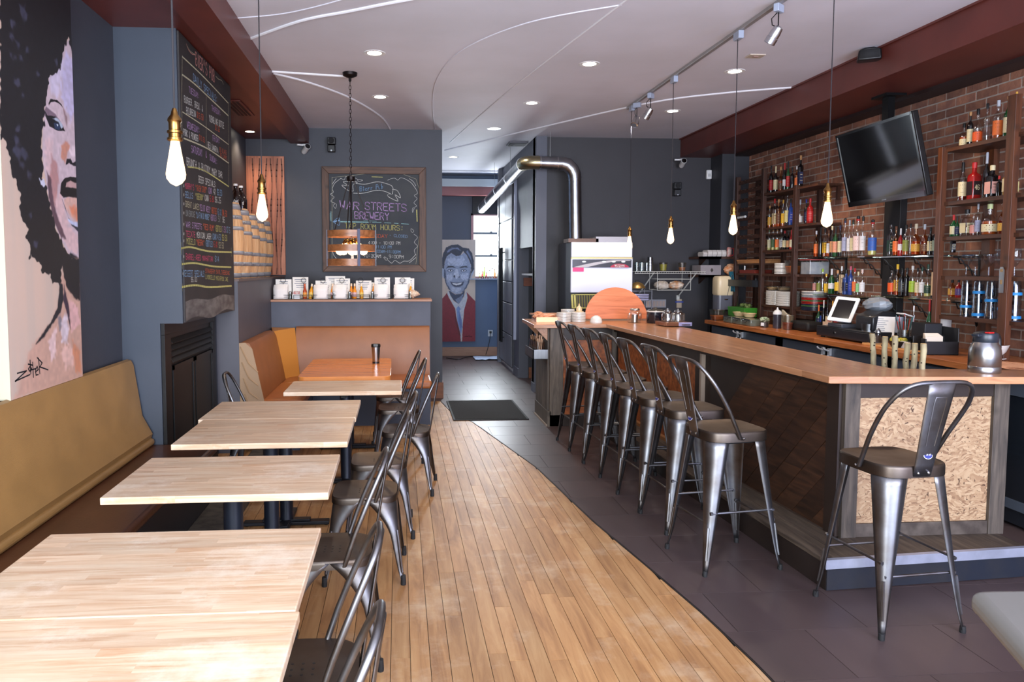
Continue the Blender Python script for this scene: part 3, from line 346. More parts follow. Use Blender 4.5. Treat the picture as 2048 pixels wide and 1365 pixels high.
BOTTLES=[('topshelf_rack',2.5,'on the rack top shelf',[
 (4.330,8.531,0.330,0.0223,'r','k','k','red','blk','dark bottle with a red label'),
 (4.330,8.425,0.311,0.0248,'w','k','k','crm','crm','black bottle with a cream neck and cream label'),
 (4.330,8.310,0.290,0.0271,'j','a','amb','brn','cork','squat amber bottle with a cork top'),
 (4.330,8.223,0.322,0.0215,'w','k','k','wht','red','dark wine bottle with a small white label and red cap'),
 (4.330,8.148,0.328,0.0213,'w','g','k','red','blk','dark green bottle with a crimson band'),
 (4.330,8.058,0.251,0.0211,'r','k','k','blk','blk','black unlabelled bottle'),
 (4.330,7.964,0.249,0.0208,'r','a','amb','org','wht','bottle with an orange label and white cap'),
 (4.330,7.888,0.356,0.0258,'s','k','k','nvy','cork','tallest bottle, dark and square with a slim corked neck'),
]),
('midshelf_rack',2.105,'on the second rack shelf',[
 (4.330,8.540,0.264,0.0223,'r','c','amb','gld','cork','slim bottle with a gold label'),
 (4.330,8.427,0.335,0.0248,'s','c','amb','crm','red','amber bottle with a cream label and red cap'),
 (4.330,8.334,0.321,0.0272,'r','a','amb','brn','cork','brown bottle with a thin corked neck'),
 (4.330,8.233,0.306,0.0215,'r','c','amb','yel','gld','bottle with a yellow oval label'),
 (4.330,8.148,0.359,0.0266,'r','c','clr','pal','clr','clear bottle with a glass stopper'),
 (4.330,8.070,0.302,0.0211,'s','b','blu','blu','blk','blue bottle'),
]),
('endshelf_rack',2.105,'at the near end of the second rack shelf',[
 (4.360,7.925,0.279,0.0285,'j','c','clr','wht','slv','clear bottle with a silver funnel neck'),
 (4.360,7.804,0.273,0.0204,'r','k','k','nvy','blu','dark bottle with a blue cap'),
 (4.360,7.726,0.276,0.0328,'r','r','red','red','red','red bottle with a round seal'),
]),
('lowshelf_rack',1.845,'on the third rack shelf',[
 (4.330,8.536,0.257,0.0223,'r','c','pal','crm','grn','clear bottle with a cream label'),
 (4.330,8.442,0.257,0.0221,'r','c','pal','grn','cork','clear bottle with a greenish label'),
 (4.330,8.349,0.253,0.0245,'r','c','pal','org','cork','clear bottle with a bright orange label'),
 (4.330,8.258,0.242,0.0216,'s','c','clr','wht','wht','clear bottle with a white label'),
 (4.330,8.179,0.216,0.0240,'r','k','k','crm','red','dark bottle with a red neck strip'),
 (4.330,8.103,0.206,0.0212,'r','k','k','tan','blk','dark bottle with a tan label'),
 (4.330,8.039,0.220,0.0184,'w','r','k','crm','red','dark red bottle with a cream label'),
]),
('upper_glass_shelf_far',1.757,'on the upper left glass shelf',[
 (4.380,7.625,0.276,0.0224,'r','a','amb','org','wht','amber bottle with an orange label and white cap'),
 (4.380,7.542,0.309,0.0197,'w','k','k','blk','blk','tall black bottle with no visible label'),
 (4.380,7.459,0.294,0.0219,'s','c','amb','yel','blk','bottle with a bright yellow label'),
 (4.380,7.395,0.275,0.0193,'r','a','amb','wht','brn','amber bottle with a white label'),
 (4.380,7.335,0.312,0.0216,'r','k','k','tan','crm','dark bottle with a tan label and cream cap'),
 (4.380,7.273,0.304,0.0261,'w','g','grn','pnk','blk','green bottle with a pink label and black cap'),
 (4.380,7.196,0.310,0.0212,'r','k','k','crm','nvy','bottle with a cream and orange label and navy cap'),
 (4.380,7.116,0.373,0.0279,'r','c','clr','lav','spb','clear bottle with a lavender label and blue pourer'),
 (4.380,7.041,0.349,0.0230,'r','c','clr','wht','slv','tall clear bottle with a silver top'),
 (4.380,6.984,0.350,0.0251,'r','c','clr','crm','spg','clear bottle with a dark green pourer'),
 (4.380,6.907,0.379,0.0406,'r','c','clr','pkw','spr','large clear bottle with a pink label and red pourer'),
 (4.380,6.829,0.373,0.0268,'r','c','clr','wht','spk','clear bottle with a black pourer'),
 (4.380,6.683,0.331,0.0371,'r','c','pal','blc','spr','clear bottle with a blue collar and red pourer'),
]),
('upper_glass_shelf_near',1.75,'on the upper right glass shelf',[
 (4.380,6.418,0.277,0.0273,'s','c','clr','dgn','clr','square bottle with a dark green label'),
 (4.380,6.349,0.260,0.0249,'r','a','amb','org','brn','bottle with a glowing orange label'),
 (4.380,6.288,0.239,0.0205,'w','r','mar','wht','wht','maroon bottle with a white label and white cap'),
 (4.380,6.218,0.265,0.0264,'r','c','amb','olv','blk','bottle with an olive label'),
 (4.380,6.161,0.271,0.0181,'r','c','clr','clr','blk','clear bottle with a tall black cap'),
 (4.380,6.092,0.267,0.0358,'j','a','amb','gld','ctb','wide amber bottle with a gold label and pale neck'),
 (4.380,5.988,0.256,0.0313,'j','a','mar','brn','slv','dark red-brown decanter bottle with a silver neck'),
 (4.380,5.916,0.228,0.0193,'s','k','amb','crm','blk','square bottle with cream lettering label'),
 (4.380,5.852,0.236,0.0229,'s','k','amb','slg','blk','square bottle with a silver green label and black cap'),
 (4.380,5.787,0.180,0.0151,'r','c','amb','yel','blk','small yellow-labelled bottle against the pine post'),
]),
('lower_glass_shelf_far',1.382,'on the lower left glass shelf',[
 (4.380,7.627,0.200,0.0224,'r','c','clr','rdw','blk','clear bottle with a red and white label'),
 (4.380,7.552,0.211,0.0222,'r','c','pal','olv','blk','clear bottle of pale yellow liquid'),
 (4.380,7.480,0.253,0.0220,'r','c','clr','clr','lim','clear bottle with a lime green cap'),
 (4.380,7.413,0.202,0.0218,'r','c','yel','yel','yel','bottle with a yellow label'),
 (4.380,7.318,0.253,0.0311,'w','g','grn','wht','wht','green bottle with a white label and white cap'),
 (4.380,7.212,0.238,0.0283,'r','k','k','yel','tan','dark bottle with a yellow triangular label'),
 (4.380,7.147,0.278,0.0210,'s','c','clr','tpl','wht','tall slim bottle with a cream arched label'),
 (4.380,7.070,0.243,0.0300,'s','b','blu','nvy','blk','square dark blue bottle'),
 (4.380,6.998,0.277,0.0229,'r','b','blu','blu','bpk','blue bottle with a pink and blue cap'),
 (4.380,6.932,0.258,0.0226,'r','c','clr','org','red','clear bottle with a round tan label and red cap'),
 (4.380,6.875,0.225,0.0202,'r','c','clr','mnt','crm','clear bottle with a mint green label'),
 (4.380,6.814,0.249,0.0245,'r','c','clr','wht','pkw','clear bottle with a white label and pale pink cap'),
]),
('lower_glass_shelf_near',1.4,'on the lower right glass shelf',[
 (4.380,6.386,0.222,0.0313,'r','c','mar','ogr','clr','bottle with a bright orange-red label'),
 (4.380,6.309,0.275,0.0247,'s','a','amb','gld','yel','bottle with a yellow cap and gold label'),
 (4.380,6.247,0.240,0.0245,'s','k','k','blw','blk','square black bottle with a black and white label'),
 (4.380,6.183,0.244,0.0222,'s','k','k','blk','blk','square black bottle with a black label'),
 (4.380,6.114,0.261,0.0260,'r','c','clr','lim','wht','bottle with a lime green label'),
 (4.380,6.051,0.244,0.0198,'r','c','amb','crm','blk','bottle with a round tan and cream label'),
 (4.380,5.997,0.248,0.0215,'r','c','clr','wht','dgn','clear bottle with a white label and dark green cap'),
 (4.380,5.927,0.273,0.0252,'j','c','pal','dgn','dgn','bottle with a dark green label and teal cap'),
 (4.380,5.829,0.297,0.0362,'w','k','amb','tpl','crm','tall bottle wrapped in a long tan paper label'),
]),
('counter_back',1,'on the counter left of the tablet',[
 (4.250,7.309,0.270,0.0215,'w','g','k','nvy','org','dark bottle with an orange cap'),
 (4.250,7.348,0.151,0.0240,'w','g','grn','wht','dgn','small green bottle with a white label'),
 (4.250,7.222,0.320,0.0189,'w','k','k','blk','wht','wine bottle with a white neck'),
 (4.250,7.152,0.328,0.0187,'w','k','k','crm','blk','wine bottle with a plain dark neck'),
 (4.250,7.065,0.321,0.0208,'w','k','k','blk','gld','wine bottle with a gold neck'),
 (4.250,7.006,0.319,0.0206,'w','k','k','red','red','wine bottle with a red neck'),
]),
('top_unit_shelf',2.56,'on the pine unit top shelf',[
 (4.330,5.531,0.189,0.0307,'j','c','amb','crm','blk','small round bottle with a black cap'),
 (4.330,5.470,0.264,0.0214,'r','k','amb','crm','cork','bottle with a tall cream label'),
 (4.330,5.396,0.271,0.0317,'j','c','amb','ogr','blk','bottle with an orange stripe and black diagonal band'),
 (4.330,5.307,0.292,0.0225,'r','c','clr','clr','blk','tall clear bottle with a black cap'),
 (4.330,5.205,0.291,0.0323,'r','c','amb','org','slv','half-full amber bottle with an orange stripe'),
 (4.330,5.112,0.302,0.0301,'w','g','k','crm','cork','green bottle with a cream label'),
 (4.330,5.048,0.316,0.0231,'w','a','amb','org','gld','bottle with a gold neck and orange label'),
]),
('second_unit_shelf',2.15,'on the pine unit second shelf',[
 (4.330,5.523,0.303,0.0307,'w','c','mar','crm','blk','slim bottle of red liquor with a tall cream label'),
 (4.330,5.407,0.287,0.0389,'s','r','mar','n46','red','red bottle marked 46 with a red wax cap'),
 (4.330,5.289,0.343,0.0259,'w','k','k','blk','slv','tall dark bottle with a silver neck'),
 (4.330,5.232,0.241,0.0393,'s','k','mar','pkb','crm','square bottle with a small pink label'),
 (4.330,5.167,0.157,0.0169,'s','k','k','blk','red','small black bottle with a red cap'),
 (4.330,5.075,0.254,0.0365,'s','c','yel','crm','blk','square bottle of golden liquor with a cream label'),
 (4.330,5.011,0.193,0.0147,'r','c','clr','pal','red','bottle mostly hidden by the right post'),
]),
('third_unit_shelf',1.88,'on the pine unit third shelf',[
 (4.330,5.598,0.177,0.0256,'w','g','grn','crm','red','green bottle with a cream label and red cap'),
 (4.330,5.560,0.163,0.0163,'w','g','k','nvy','blk','dark bottle with a black cap'),
 (4.330,5.460,0.209,0.0392,'s','c','clr','crm','blk','square clear bottle with a cream label and black stopper'),
 (4.330,5.393,0.170,0.0247,'r','c','mar','rdw','clr','bottle with a red and white label'),
 (4.330,5.353,0.238,0.0192,'r','c','clr','lav','slv','tall slim bottle with a silver neck'),
 (4.330,5.238,0.232,0.0513,'j','c','amb','crm','lmc','wide round bottle with a pale green neck label'),
 (4.330,5.119,0.233,0.0301,'j','a','mar','gld','clr','bottle of dark amber liquor with a glass stopper'),
 (4.330,5.048,0.160,0.0280,'r','b','mar','org','blu','bottle with a glowing orange arched label'),
]),
('fourth_unit',1.765,'on the fourth level of the pine unit',[
 (4.400,5.685,0.141,0.0186,'s','k','k','blw','blk','stubby dark bottle with a white label'),
]),
('fifth_unit',1.41,'on the lower level of the pine unit',[
 (4.380,5.648,0.139,0.0240,'s','a','amb','gld','blk','gold-labelled bottle just right of the post'),
 (4.380,5.579,0.140,0.0237,'r','r','red','prp','blk','bottle of red liquor with a purple label'),
]),
('counter_near',1,'on the counter by the menu sheet',[
 (4.200,5.831,0.334,0.0133,'r','c','clr','wht','wht','clear bottle with a striped white cap'),
 (4.200,5.649,0.391,0.0221,'w','g','k','blk','red','dark green bottle with a red pourer cap'),
]),
]
# ================================================================= SETTING
def bound(y):     # where the boards give way to the tiles
    P = [(-2, 1.62), (2.9, 1.47), (3.38, 1.43), (3.9, 1.36), (4.67, 1.25), (6.03, 1.12), (7.88, .775), (8.35, .60), (9.2, .50)]
    for (a, xa), (b, xb) in zip(P, P[1:]):
        if a <= y <= b: return xa+(xb-xa)*(y-a)/(b-a)
    return -9 if y > 9.2 else P[0][1]
FLOORBASE = mat('floor_underlay', (34, 28, 26), .9)
PLANKM = wood('maple_floor_board', [(140, 96, 58), (172, 126, 80), (190, 148, 100)], 'y', .55, .48, var=.15, wear=((206, 184, 156), 2.2, .6), bump=.06)
TILEM = mat('dark_porcelain_tile', (76, 62, 62), .42, noise=.22, nscale=3, var=.12, rvar=.06, stretch=(1, .4, 1))
m = MB(); m.box(-2.3, 4.7, -1.4, 14.3, -.08, -.006)
floor = struct('floor', m, FLOORBASE, smooth=False)
W = .0826
planks = []
rnd = random.Random(3)
k = 0
x = -1.86
while x < 1.64:
    y = -1.2 + rnd.random()*.8 - .4
    while y < 9.3:
        ln = rnd.choice([.5, .8, 1.0, 1.3, 1.6, 1.9]); y1 = y+ln
        ya = max(y, -1.2); yb = min(y1, 9.35)
        g = .0013
        left = x+g; right = x+W-g
        # clip against the curved edge
        n = 30; L = []; R = []
        for i in range(n+1):
            yy = ya+.001+(yb-ya-.002)*i/n; c = bound(yy)-.006
            if c > left+.003: L.append((left, yy)); R.append((min(right, c), yy))
        if len(L) >= 2 and yb-ya > .03:
            if all(abs(r[0]-right) < 1e-6 for r in R): L = [L[0], L[-1]]; R = [R[0], R[-1]]
            poly = [L[0]]+R+[p for p in L[:0:-1]]
            planks.append((x, (ya+yb)/2, poly))
        y = y1
    x += W
def vis(p):   # how large a board shows from the aisle
    x, y, q = p
    if y < 1.55 or y > 8.3: return 1e3+abs(y)
    if x < -.62 : return 50-x
    return y
planks.sort(key=vis)
for p in planks[:290]:
    m = MB(); m.prism(p[2], -.006, rnd.uniform(-.0004, .0004), 'z'); obj('plank', m, PLANKM, floor, smooth=False, recalc=False)
m = MB()
for p in planks[290:]: m.prism(p[2], -.006, 0, 'z', pv=rnd.random())
obj('distant_planks', m, PLANKM, floor, smooth=False, kind='stuff', recalc=False)
# tiles
tx, ty = .61, .405; row = 0; y = .75; tiles = []; rest = MB()
while y < 14.1:
    x = .3-(.30 if row % 2 else 0)
    if y > 9.35: x -= 2.44
    while x < 4.5:
        n = 20; L = []; R = []
        for i in range(n+1):
            yy = y+.0015+(ty-.003)*i/n; c = bound(yy)+.006; l = max(x+.0015, c)
            if l < x+tx-.003: L.append((l, yy)); R.append((x+tx-.0015, yy))
        if len(L) >= 2:
            if all(abs(q[0]-x-.0015) < 1e-6 for q in L): L = [L[0], L[-1]]; R = [R[0], R[-1]]
            poly = [L[0]]+[R[0], R[-1]]+[p for p in L[:0:-1]]
            if y < 13.9: tiles.append((x, y, poly))
        x += tx
    y += ty; row += 1
tiles.sort(key=lambda t: (t[0] > 2.3)*20+t[1]+(t[0] < .4)*30)
for t in tiles[:190]:
    m = MB(); m.prism(t[2], -.006, 0, 'z'); obj('tile', m, TILEM, floor, smooth=False, recalc=False)
for t in tiles[190:]: rest.prism(t[2], -.006, 0, 'z', pv=rnd.random())
obj('distant_tiles', rest, TILEM, floor, smooth=False, kind='stuff', recalc=False)
# metal strip between boards and tiles
m = MB(); ys = [-.2+i*.12 for i in range(76)]
m.grid([[(bound(y)-.0055, y, .0015) for y in ys], [(bound(y)+.0055, y, .0015) for y in ys]])
struct('trim_1', m, mat('floor_strip', (40, 36, 36), .5, metal=.5), thick=.002)

m = MB(); m.box(-2.3, 4.7, -1.4, 14.3, 3.35, 3.45); struct('ceiling', m, CEIL, smooth=False)
m = MB(); m.box(-2.0, -1.85, -1.3, 9.4, 0, 3.35); struct('wall_left', m, BLUEGREY, smooth=False)
m = MB(); m.box(-2.0, .54, 9.4, 9.56, 0, 3.35); struct('wall_back', m, BLUEGREY, smooth=False)
for nm_, x_, a_, b_ in (('wall_chimney', -1.45, 1.27, 3.21), ('wall_chimney_base', -1.60, 0, 1.27)): m = MB(); m.box(-1.85, x_, 5.15, 6.7, a_, b_); struct(nm_, m, mat('wall_paint_slate_blue', (54, 61, 74), .5, noise=.08, nscale=3), smooth=False)
m = MB(); m.box(-1.85, -1.41, 6.7, 9.4, 0, 1.525); struct('wall_platform', m, mat('platform_paint', (82, 80, 88), .5, noise=.1, nscale=3), smooth=False)
m = MB(); m.box(-1.85, -1.40, 6.7, 9.4, 1.525, 1.545); struct('trim_2', m, mat('platform_cap', (96, 78, 74), .45), smooth=False)
m = MB(); m.box(-1.41, .35, 8.4, 8.62, 0, 1.27); struct('wall_half', m, mat('half_wall_paint', (80, 84, 98), .6, col2=(72, 75, 87), nscale=4), smooth=False)
m = MB(); m.box(-1.41, .365, 8.37, 8.76, 1.27, 1.295); struct('trim_3', m, wood('ledge_wood', [(140, 96, 70), (176, 124, 92)], 'x', 1, .45), smooth=False, bev=.002)
m = MB(); m.box(.54, .552, 9.38, 9.56, 0, .2); m.box(.30, .552, 9.385, 9.4, 0, .2); struct('baseboard_back', m, wood('baseboard_wood', [(110, 62, 34), (140, 84, 50)], 'x', 1, .5), smooth=False)
# right: charcoal wall behind the hood, the jog, brick wall
m = MB(); m.box(1.78, 4.6, 9.8, 9.95, 0, 3.35); struct('wall_kitchen', m, DARKGREY, smooth=False)
m = MB(); m.box(4.14, 4.5, 9.45, 9.8, 0, 3.11); struct('wall_jog', m, mat('wall_paint_dark', (46, 47, 54), .6), smooth=False)
MORTAR = mat('brick_mortar', (168, 156, 148), .9, noise=.2, nscale=14, bump=.3)
BRICK = mat('red_brick', (156, 106, 84), .8, col2=(122, 82, 70), nscale=9, bump=.35, bscale=40, var=.38)
m = MB(); m.box(4.5, 4.65, -1.3, 9.8, 0, 3.35); brickwall = struct('wall_right', m, MORTAR, smooth=False)
cells = []; rr = 0; z = .98; bp = .073
while z < 3.1:
    y = 3.6+(.106 if rr % 2 else 0); hdr = (rr % 7 == 4)
    while y < 9.44:
        L = .101 if hdr else .203
        if hdr and random.random() < .2: L = .205
        j = random.uniform(-.004, .004)
        cells.append((y, z, min(L, 9.445-y), j)); y += L+.012
    z += bp; rr += 1
cells.sort(key=lambda c: -(c[0] > 4.5)*0 + c[0] + (c[0] < 4.7)*20)
def brickmesh(mb, y, z, L, j, pv=None):
    d = .0035+j*.3
    mb.prism([(y+.004, z), (y+L-.004, z), (y+L, z+.004), (y+L-.001, z+.058), (y+L-.005, z+.062), (y+.003, z+.061), (y, z+.056), (y, z+.005)], 4.5-d, 4.503, 'x', pv=pv)
for c in cells[:295]:
    m = MB(); brickmesh(m, *c); obj('brick', m, BRICK, brickwall, smooth=False, recalc=False)
m = MB()
for c in cells[295:]: brickmesh(m, *c, pv=random.random())
obj('distant_bricks', m, BRICK, brickwall, smooth=False, kind='stuff')
m = MB(); m.box(3.72, 4.6, -1.3, 9.8, 3.105, 3.35); m.box(3.70, 3.72, -1.3, 9.8, 3.335, 3.35); struct('trim_4', m, MAROON, smooth=False)
m = MB(); m.box(4.30, 4.49, -1.3, 9.45, 3.075, 3.105); struct('trim_5', m, mat('trim_dark', (38, 22, 22), .6), smooth=False)
m = MB(); m.box(-1.31, -1.09, -1.3, 9.4, 3.16, 3.35); struct('trim_6', m, MAROON, smooth=False)
m = MB(); m.box(-1.85, -1.31, -1.3, 9.4, 3.21, 3.35); struct('trim_7', m, MAROON, smooth=False)
# shop front behind the camera
m = MB(); m.box(-2.0, 4.65, -1.35, -1.2, 0, .55); m.box(-2.0, 4.65, -1.35, -1.2, 2.95, 3.35)
for a, b in ((-2.0, -1.9), (.42, 1.2), (4.3, 4.65)): m.box(a, b, -1.35, -1.2, .55, 2.95)
struct('wall_front', m, BLUEGREY, smooth=False)
for i, (a, b) in enumerate(((-1.9, .42), (1.2, 4.3))):
    m = MB()
    for q in ((a, a+.06, .55, 2.95), (b-.06, b, .55, 2.95), (a, b, .55, .61), (a, b, 2.89, 2.95)): m.box(q[0], q[1], -1.32, -1.25, q[2], q[3])
    wf = struct('window_%d' % (i+2), m, BLACKM, smooth=False)
    m = MB(); m.box(a, b, -1.29, -1.28, .6, 2.9); obj('pane', m, glass('window_glass', (1, 1, 1), .05), wf, smooth=False)
# ---- hall
HALLM = mat('hall_wall_paint', (84, 86, 98), .5, noise=.08, nscale=3)
m = MB()
m.box(1.78, 1.92, 9.72, 9.92, 0, 3.35)            # corner pillar
m.box(1.78, 1.92, 9.92, 11.05, 1.93, 3.35)        # over the niche
m.box(1.78, 1.92, 11.05, 11.5, 0, 3.35)
m.box(1.78, 1.92, 11.5, 13.0, 3.12, 3.35)
struct('wall_hall_right', m, HALLM, smooth=False)
m = MB(); m.box(1.92, 2.7, 11.05, 11.2, 0, 2.0); m.box(2.6, 2.7, 9.95, 11.2, 0, 2.0); struct('wall_niche', m, mat('niche_paint', (46, 47, 54), .6), smooth=False)
m = MB(); m.box(1.93, 2.6, 11.03, 11.05, 0, .16); struct('baseboard_niche', m, wood('baseboard_wood', [], 'x'), smooth=False)
m = MB(); m.box(1.765, 1.78, 11.05, 11.5, 0, .14); m.box(1.765, 1.78, 9.72, 9.92, 0, .12); struct('baseboard_right', m, HALLM, smooth=False)
DOORM = mat('door_steel_grey', (112, 114, 122), .5, metal=.1, noise=.12, nscale=3)
m = MB(); m.box(1.75, 1.80, 11.52, 12.95, .08, 3.1)
dr = struct('door_1', m, mat('door_frame_dark', (60, 60, 68), .6), smooth=False)
for (z0, z1) in ((.1, .58), (.6, 1.08), (1.1, 1.42), (1.44, 1.76), (1.78, 2.4), (2.42, 3.08)):
    for (a, b) in ((11.54, 12.2), (12.22, 12.93)):
        m = MB(); m.box(1.735, 1.75, a, b, z0, z1); obj('panel', m, DOORM, dr, smooth=False, bev=.004)
for yy in (12.30, 12.50):
    m = MB(); m.tube([(1.69, yy, .42), (1.69, yy, 1.98)], .018, 10)
    for zz in (.5, 1.9): m.tube([(1.69, yy, zz), (1.74, yy, zz)], .008)
    obj('handle', m, BLACKM, dr)
m = MB(); m.box(1.72, 1.78, 12.96, 13.1, 0, 3.35); struct('trim_8', m, mat('door_jamb', (96, 98, 108), .4), smooth=False)
m = MB(); m.box(1.745, 1.778, 11.30, 11.36, .55, 3.0); m.box(1.74, 1.76, 11.315, 11.345, .55, 3.0)
struct('trim_9', m, mat('conduit_paint', (170, 176, 200), .35), smooth=False)
ENDM = mat('end_wall_paint', (84, 104, 134), .5, noise=.06, nscale=3)
m = MB(); m.box(-2.3, 1.36, 14.0, 14.15, 0, 3.35); m.box(1.36, 2.3, 14.0, 14.15, 0, 1.47); m.box(1.36, 2.3, 14.0, 14.15, 2.66, 3.35)
struct('wall_end', m, ENDM, smooth=False)
m = MB(); m.box(-2.3, 1.36, 13.97, 14.0, 2.66, 2.97); m.box(-2.3, 1.34, 13.97, 14.0, 2.1, 2.66); struct('wall_end_upper', m, mat('end_upper_paint', (66, 72, 88), .5), smooth=False)
m = MB(); m.box(1.36, 1.9, 13.9, 14.0, 2.64, 2.96); struct('trim_10', m, mat('black_soffit', (22, 22, 26), .6), smooth=False)
m = MB(); m.box(-2.3, 2.3, 13.7, 14.0, 2.97, 3.12); struct('trim_11', m, mat('dusty_pink_paint', (150, 92, 92), .5), smooth=False)
m = MB(); m.box(-2.3, 2.3, 13.6, 14.0, 3.12, 3.25); struct('trim_12', m, mat('pale_beam_paint', (176, 184, 188), .5), smooth=False)
m = MB(); m.box(-2.3, 2.3, 13.96, 14.0, 0, .16); struct('baseboard_end', m, wood('end_base_wood', [(150, 110, 90), (180, 140, 116)], 'x', 1, .5), smooth=False)
m = MB(); m.box(-2.35, -2.3, 9.5, 14.1, 0, 3.35); struct('wall_hall_left', m, ENDM, smooth=False)
m = MB(); m.box(2.2, 2.3, 13.0, 14.1, 0, 3.35); m.box(1.92, 2.3, 13.0, 13.1, 0, 3.35); struct('wall_hall_corner', m, ENDM, smooth=False)
PINKW = mat('pink_window_frame', (176, 128, 128), .5)
m = MB()
for q in ((1.34, 1.385, 1.45, 2.66), (2.02, 2.06, 1.45, 2.66), (1.34, 2.06, 2.62, 2.66), (1.34, 2.06, 1.45, 1.49)): m.box(q[0], q[1], 13.95, 14.05, q[2], q[3])
w1 = struct('window_1', m, PINKW, smooth=False)
m = MB(); m.box(1.385, 2.02, 14.0, 14.03, 2.275, 2.31); m.box(1.385, 2.02, 14.0, 14.03, 1.855, 1.885)
obj('sash_bar', m, mat('sash_grey', (110, 118, 124), .5), w1, smooth=False)
for z0 in (2.30, 1.88):
    m = MB(); m.lathe([(.025, 0), (.02, .02), (.006, .03)], 10, (1.72, 13.99, z0)); obj('sash_lock', m, mat('sash_grey', (0,0,0)), w1)
m = MB()
for (a, b) in ((1.49, 1.865), (1.88, 2.285), (2.30, 2.62)): m.box(1.385, 2.02, 14.04, 14.05, a, b)
obj('pane', m, emis('daylit_frosted_glass', (.90, .97, 1.0), 1.5), w1, smooth=False)
m = MB(); m.box(1.30, 2.1, 13.86, 13.96, 1.43, 1.452); obj('sill', m, mat('sill_paint', (150, 160, 180), .5), w1, smooth=False)
# ceiling raceways and wires
def strip(name, pts, w, mm, label=None):
    P = [Vector((p[0], p[1])) for p in pts]
    # Catmull-Rom
    Q = []
    for i in range(len(P)-1):
        p0, p1, p2, p3 = P[max(i-1, 0)], P[i], P[i+1], P[min(i+2, len(P)-1)]
        for t in [q/6 for q in range(6)]:
            Q.append(.5*((2*p1)+(p2-p0)*t+(2*p0-5*p1+4*p2-p3)*t*t+(3*p1-p0-3*p2+p3)*t**3))
    Q.append(P[-1])
    m = MB(); m.tube([(q.x, q.y, 3.348) for q in Q], w, 6); return m
RW = mat('white_raceway', (226, 226, 232), .45)
n = 13
for pts, w, mm in [([(-1.09, 6.74), (-.45, 6.86)], .012, RW), ([(-1.09, 6.8), (-.81, 7.12), (-.48, 7.71), (-.2, 8.6), (-.1, 9.38)], .011, RW),
    ([(-1.09, 5.8), (-.67, 5.37), (-.31, 5.14), (.02, 4.93), (.6, 4.6)], .012, RW),
    ([(.67, 10.97), (1.8, 8.98), (2.59, 7.7), (3.17, 7.22), (3.72, 6.95)], .011, RW),
    ([(.70, 10.3), (1.05, 7.4), (1.445, 4.86), (1.55, 4.2)], .007, RW), ([(1.45, 4.9), (.9, 5.3), (.5, 6.0), (.35, 6.9), (.36, 8.0), (.45, 9.38)], .005, CEIL),
    ([(-1.09, 5.35), (-.7, 5.2), (-.2, 4.8), (.1, 4.4)], .004, CEIL)]:
    o = struct('trim_%d' % n, strip('s', pts, w, mm), mm); n += 1
# open seam band at the far end of the ceiling
m = MB(); m.box(-2.2, 1.8, 13.2, 13.22, 3.33, 3.35); struct('trim_%d' % n, m, RW, smooth=False); n += 1
# slit shelf + rags in hall
# ================================================================= STROKE LETTERING
GL = {'A':'002640 1232','B':'000636454433 0333 33424130 3000','C':'4536160501103041','D':'00062645412000','E':'46060040 0333','F':'460600 0333','G':'45361605011030414323','H':'0006 4046 0343','I':'2026','J':'4641301001','K':'0006 460340','L':'060040','M':'0006234640','N':'00064046','O':'16050110304145361 6'.replace(' ',''),'P':'00063645443303','Q':'160501103041453616 2240','R':'00063645443303 2340','S':'453616050413334241301001','T':'2026 0646','U':'060110304146','V':'062046','W':'0610233046','X':'0046 0640','Y':'062346 2320','Z':'06460040',
'0':'160501103041453616','1':'152620','2':'05163645440040','3':'05163645443313 3342413010 1001','4':'30360242','5':'46060333424130 301001','6':'453616050110304142331302','7':'064610','8':'13040516364544331302011030414233','9':'4233130405163645413010','$':'453616050413334241301001 2720','.':'2021','-':'1333',',':'2110',':':'2122 2425',"'":'2624','"':'1614 3634','&':'4014152635341201103042','(':'36141230','%':'0046 0605 4140','*':'2125 1432 1234',')':'16343210','/':'0046',
'i':'2023 2425','e':'0232333 3'.replace(' ',''),'r':'0003 022333','s':'332312022110 1000','u':'030110303 3 3330'.replace(' ',''),'b':'0006 032332211000'}
GL['e'] = '02322313020110 1030'; GL['s'] = '332303022111 110000'.replace(' ', ''); GL['u'] = '0301103033 3330'
CH = {}
def chalk(c):
    t = {'wh': (225, 225, 220), 'cr': (196, 190, 160), 'ye': (200, 194, 120), 'or': (214, 150, 140), 'or2': (214, 104, 70), 'pu': (186, 152, 200), 'pk': (214, 86, 120), 'bl': (140, 176, 214), 're': (205, 66, 66), 'gr': (150, 156, 156), 'mn': (150, 196, 196), 'ink': (18, 12, 24)}[c]
    return mat('chalk_'+c, t, .9, noise=.3, nscale=90)
def ribbon(mb, pts, w, f):
    # pts in plane coords, f maps (u, v) -> 3d
    for (a, b) in zip(pts, pts[1:]):
        dx, dy = b[0]-a[0], b[1]-a[1]; l = math.hypot(dx, dy)
        if l < 1e-6: continue
        nx, ny = -dy/l*w/2, dx/l*w/2; ex, ey = dx/l*w*.4, dy/l*w*.4
        q = [(a[0]+nx-ex, a[1]+ny-ey), (a[0]-nx-ex, a[1]-ny-ey), (b[0]-nx+ex, b[1]-ny+ey), (b[0]+nx+ex, b[1]+ny+ey)]
        mb.add([f(*p) for p in q], [(0, 1, 2, 3)])
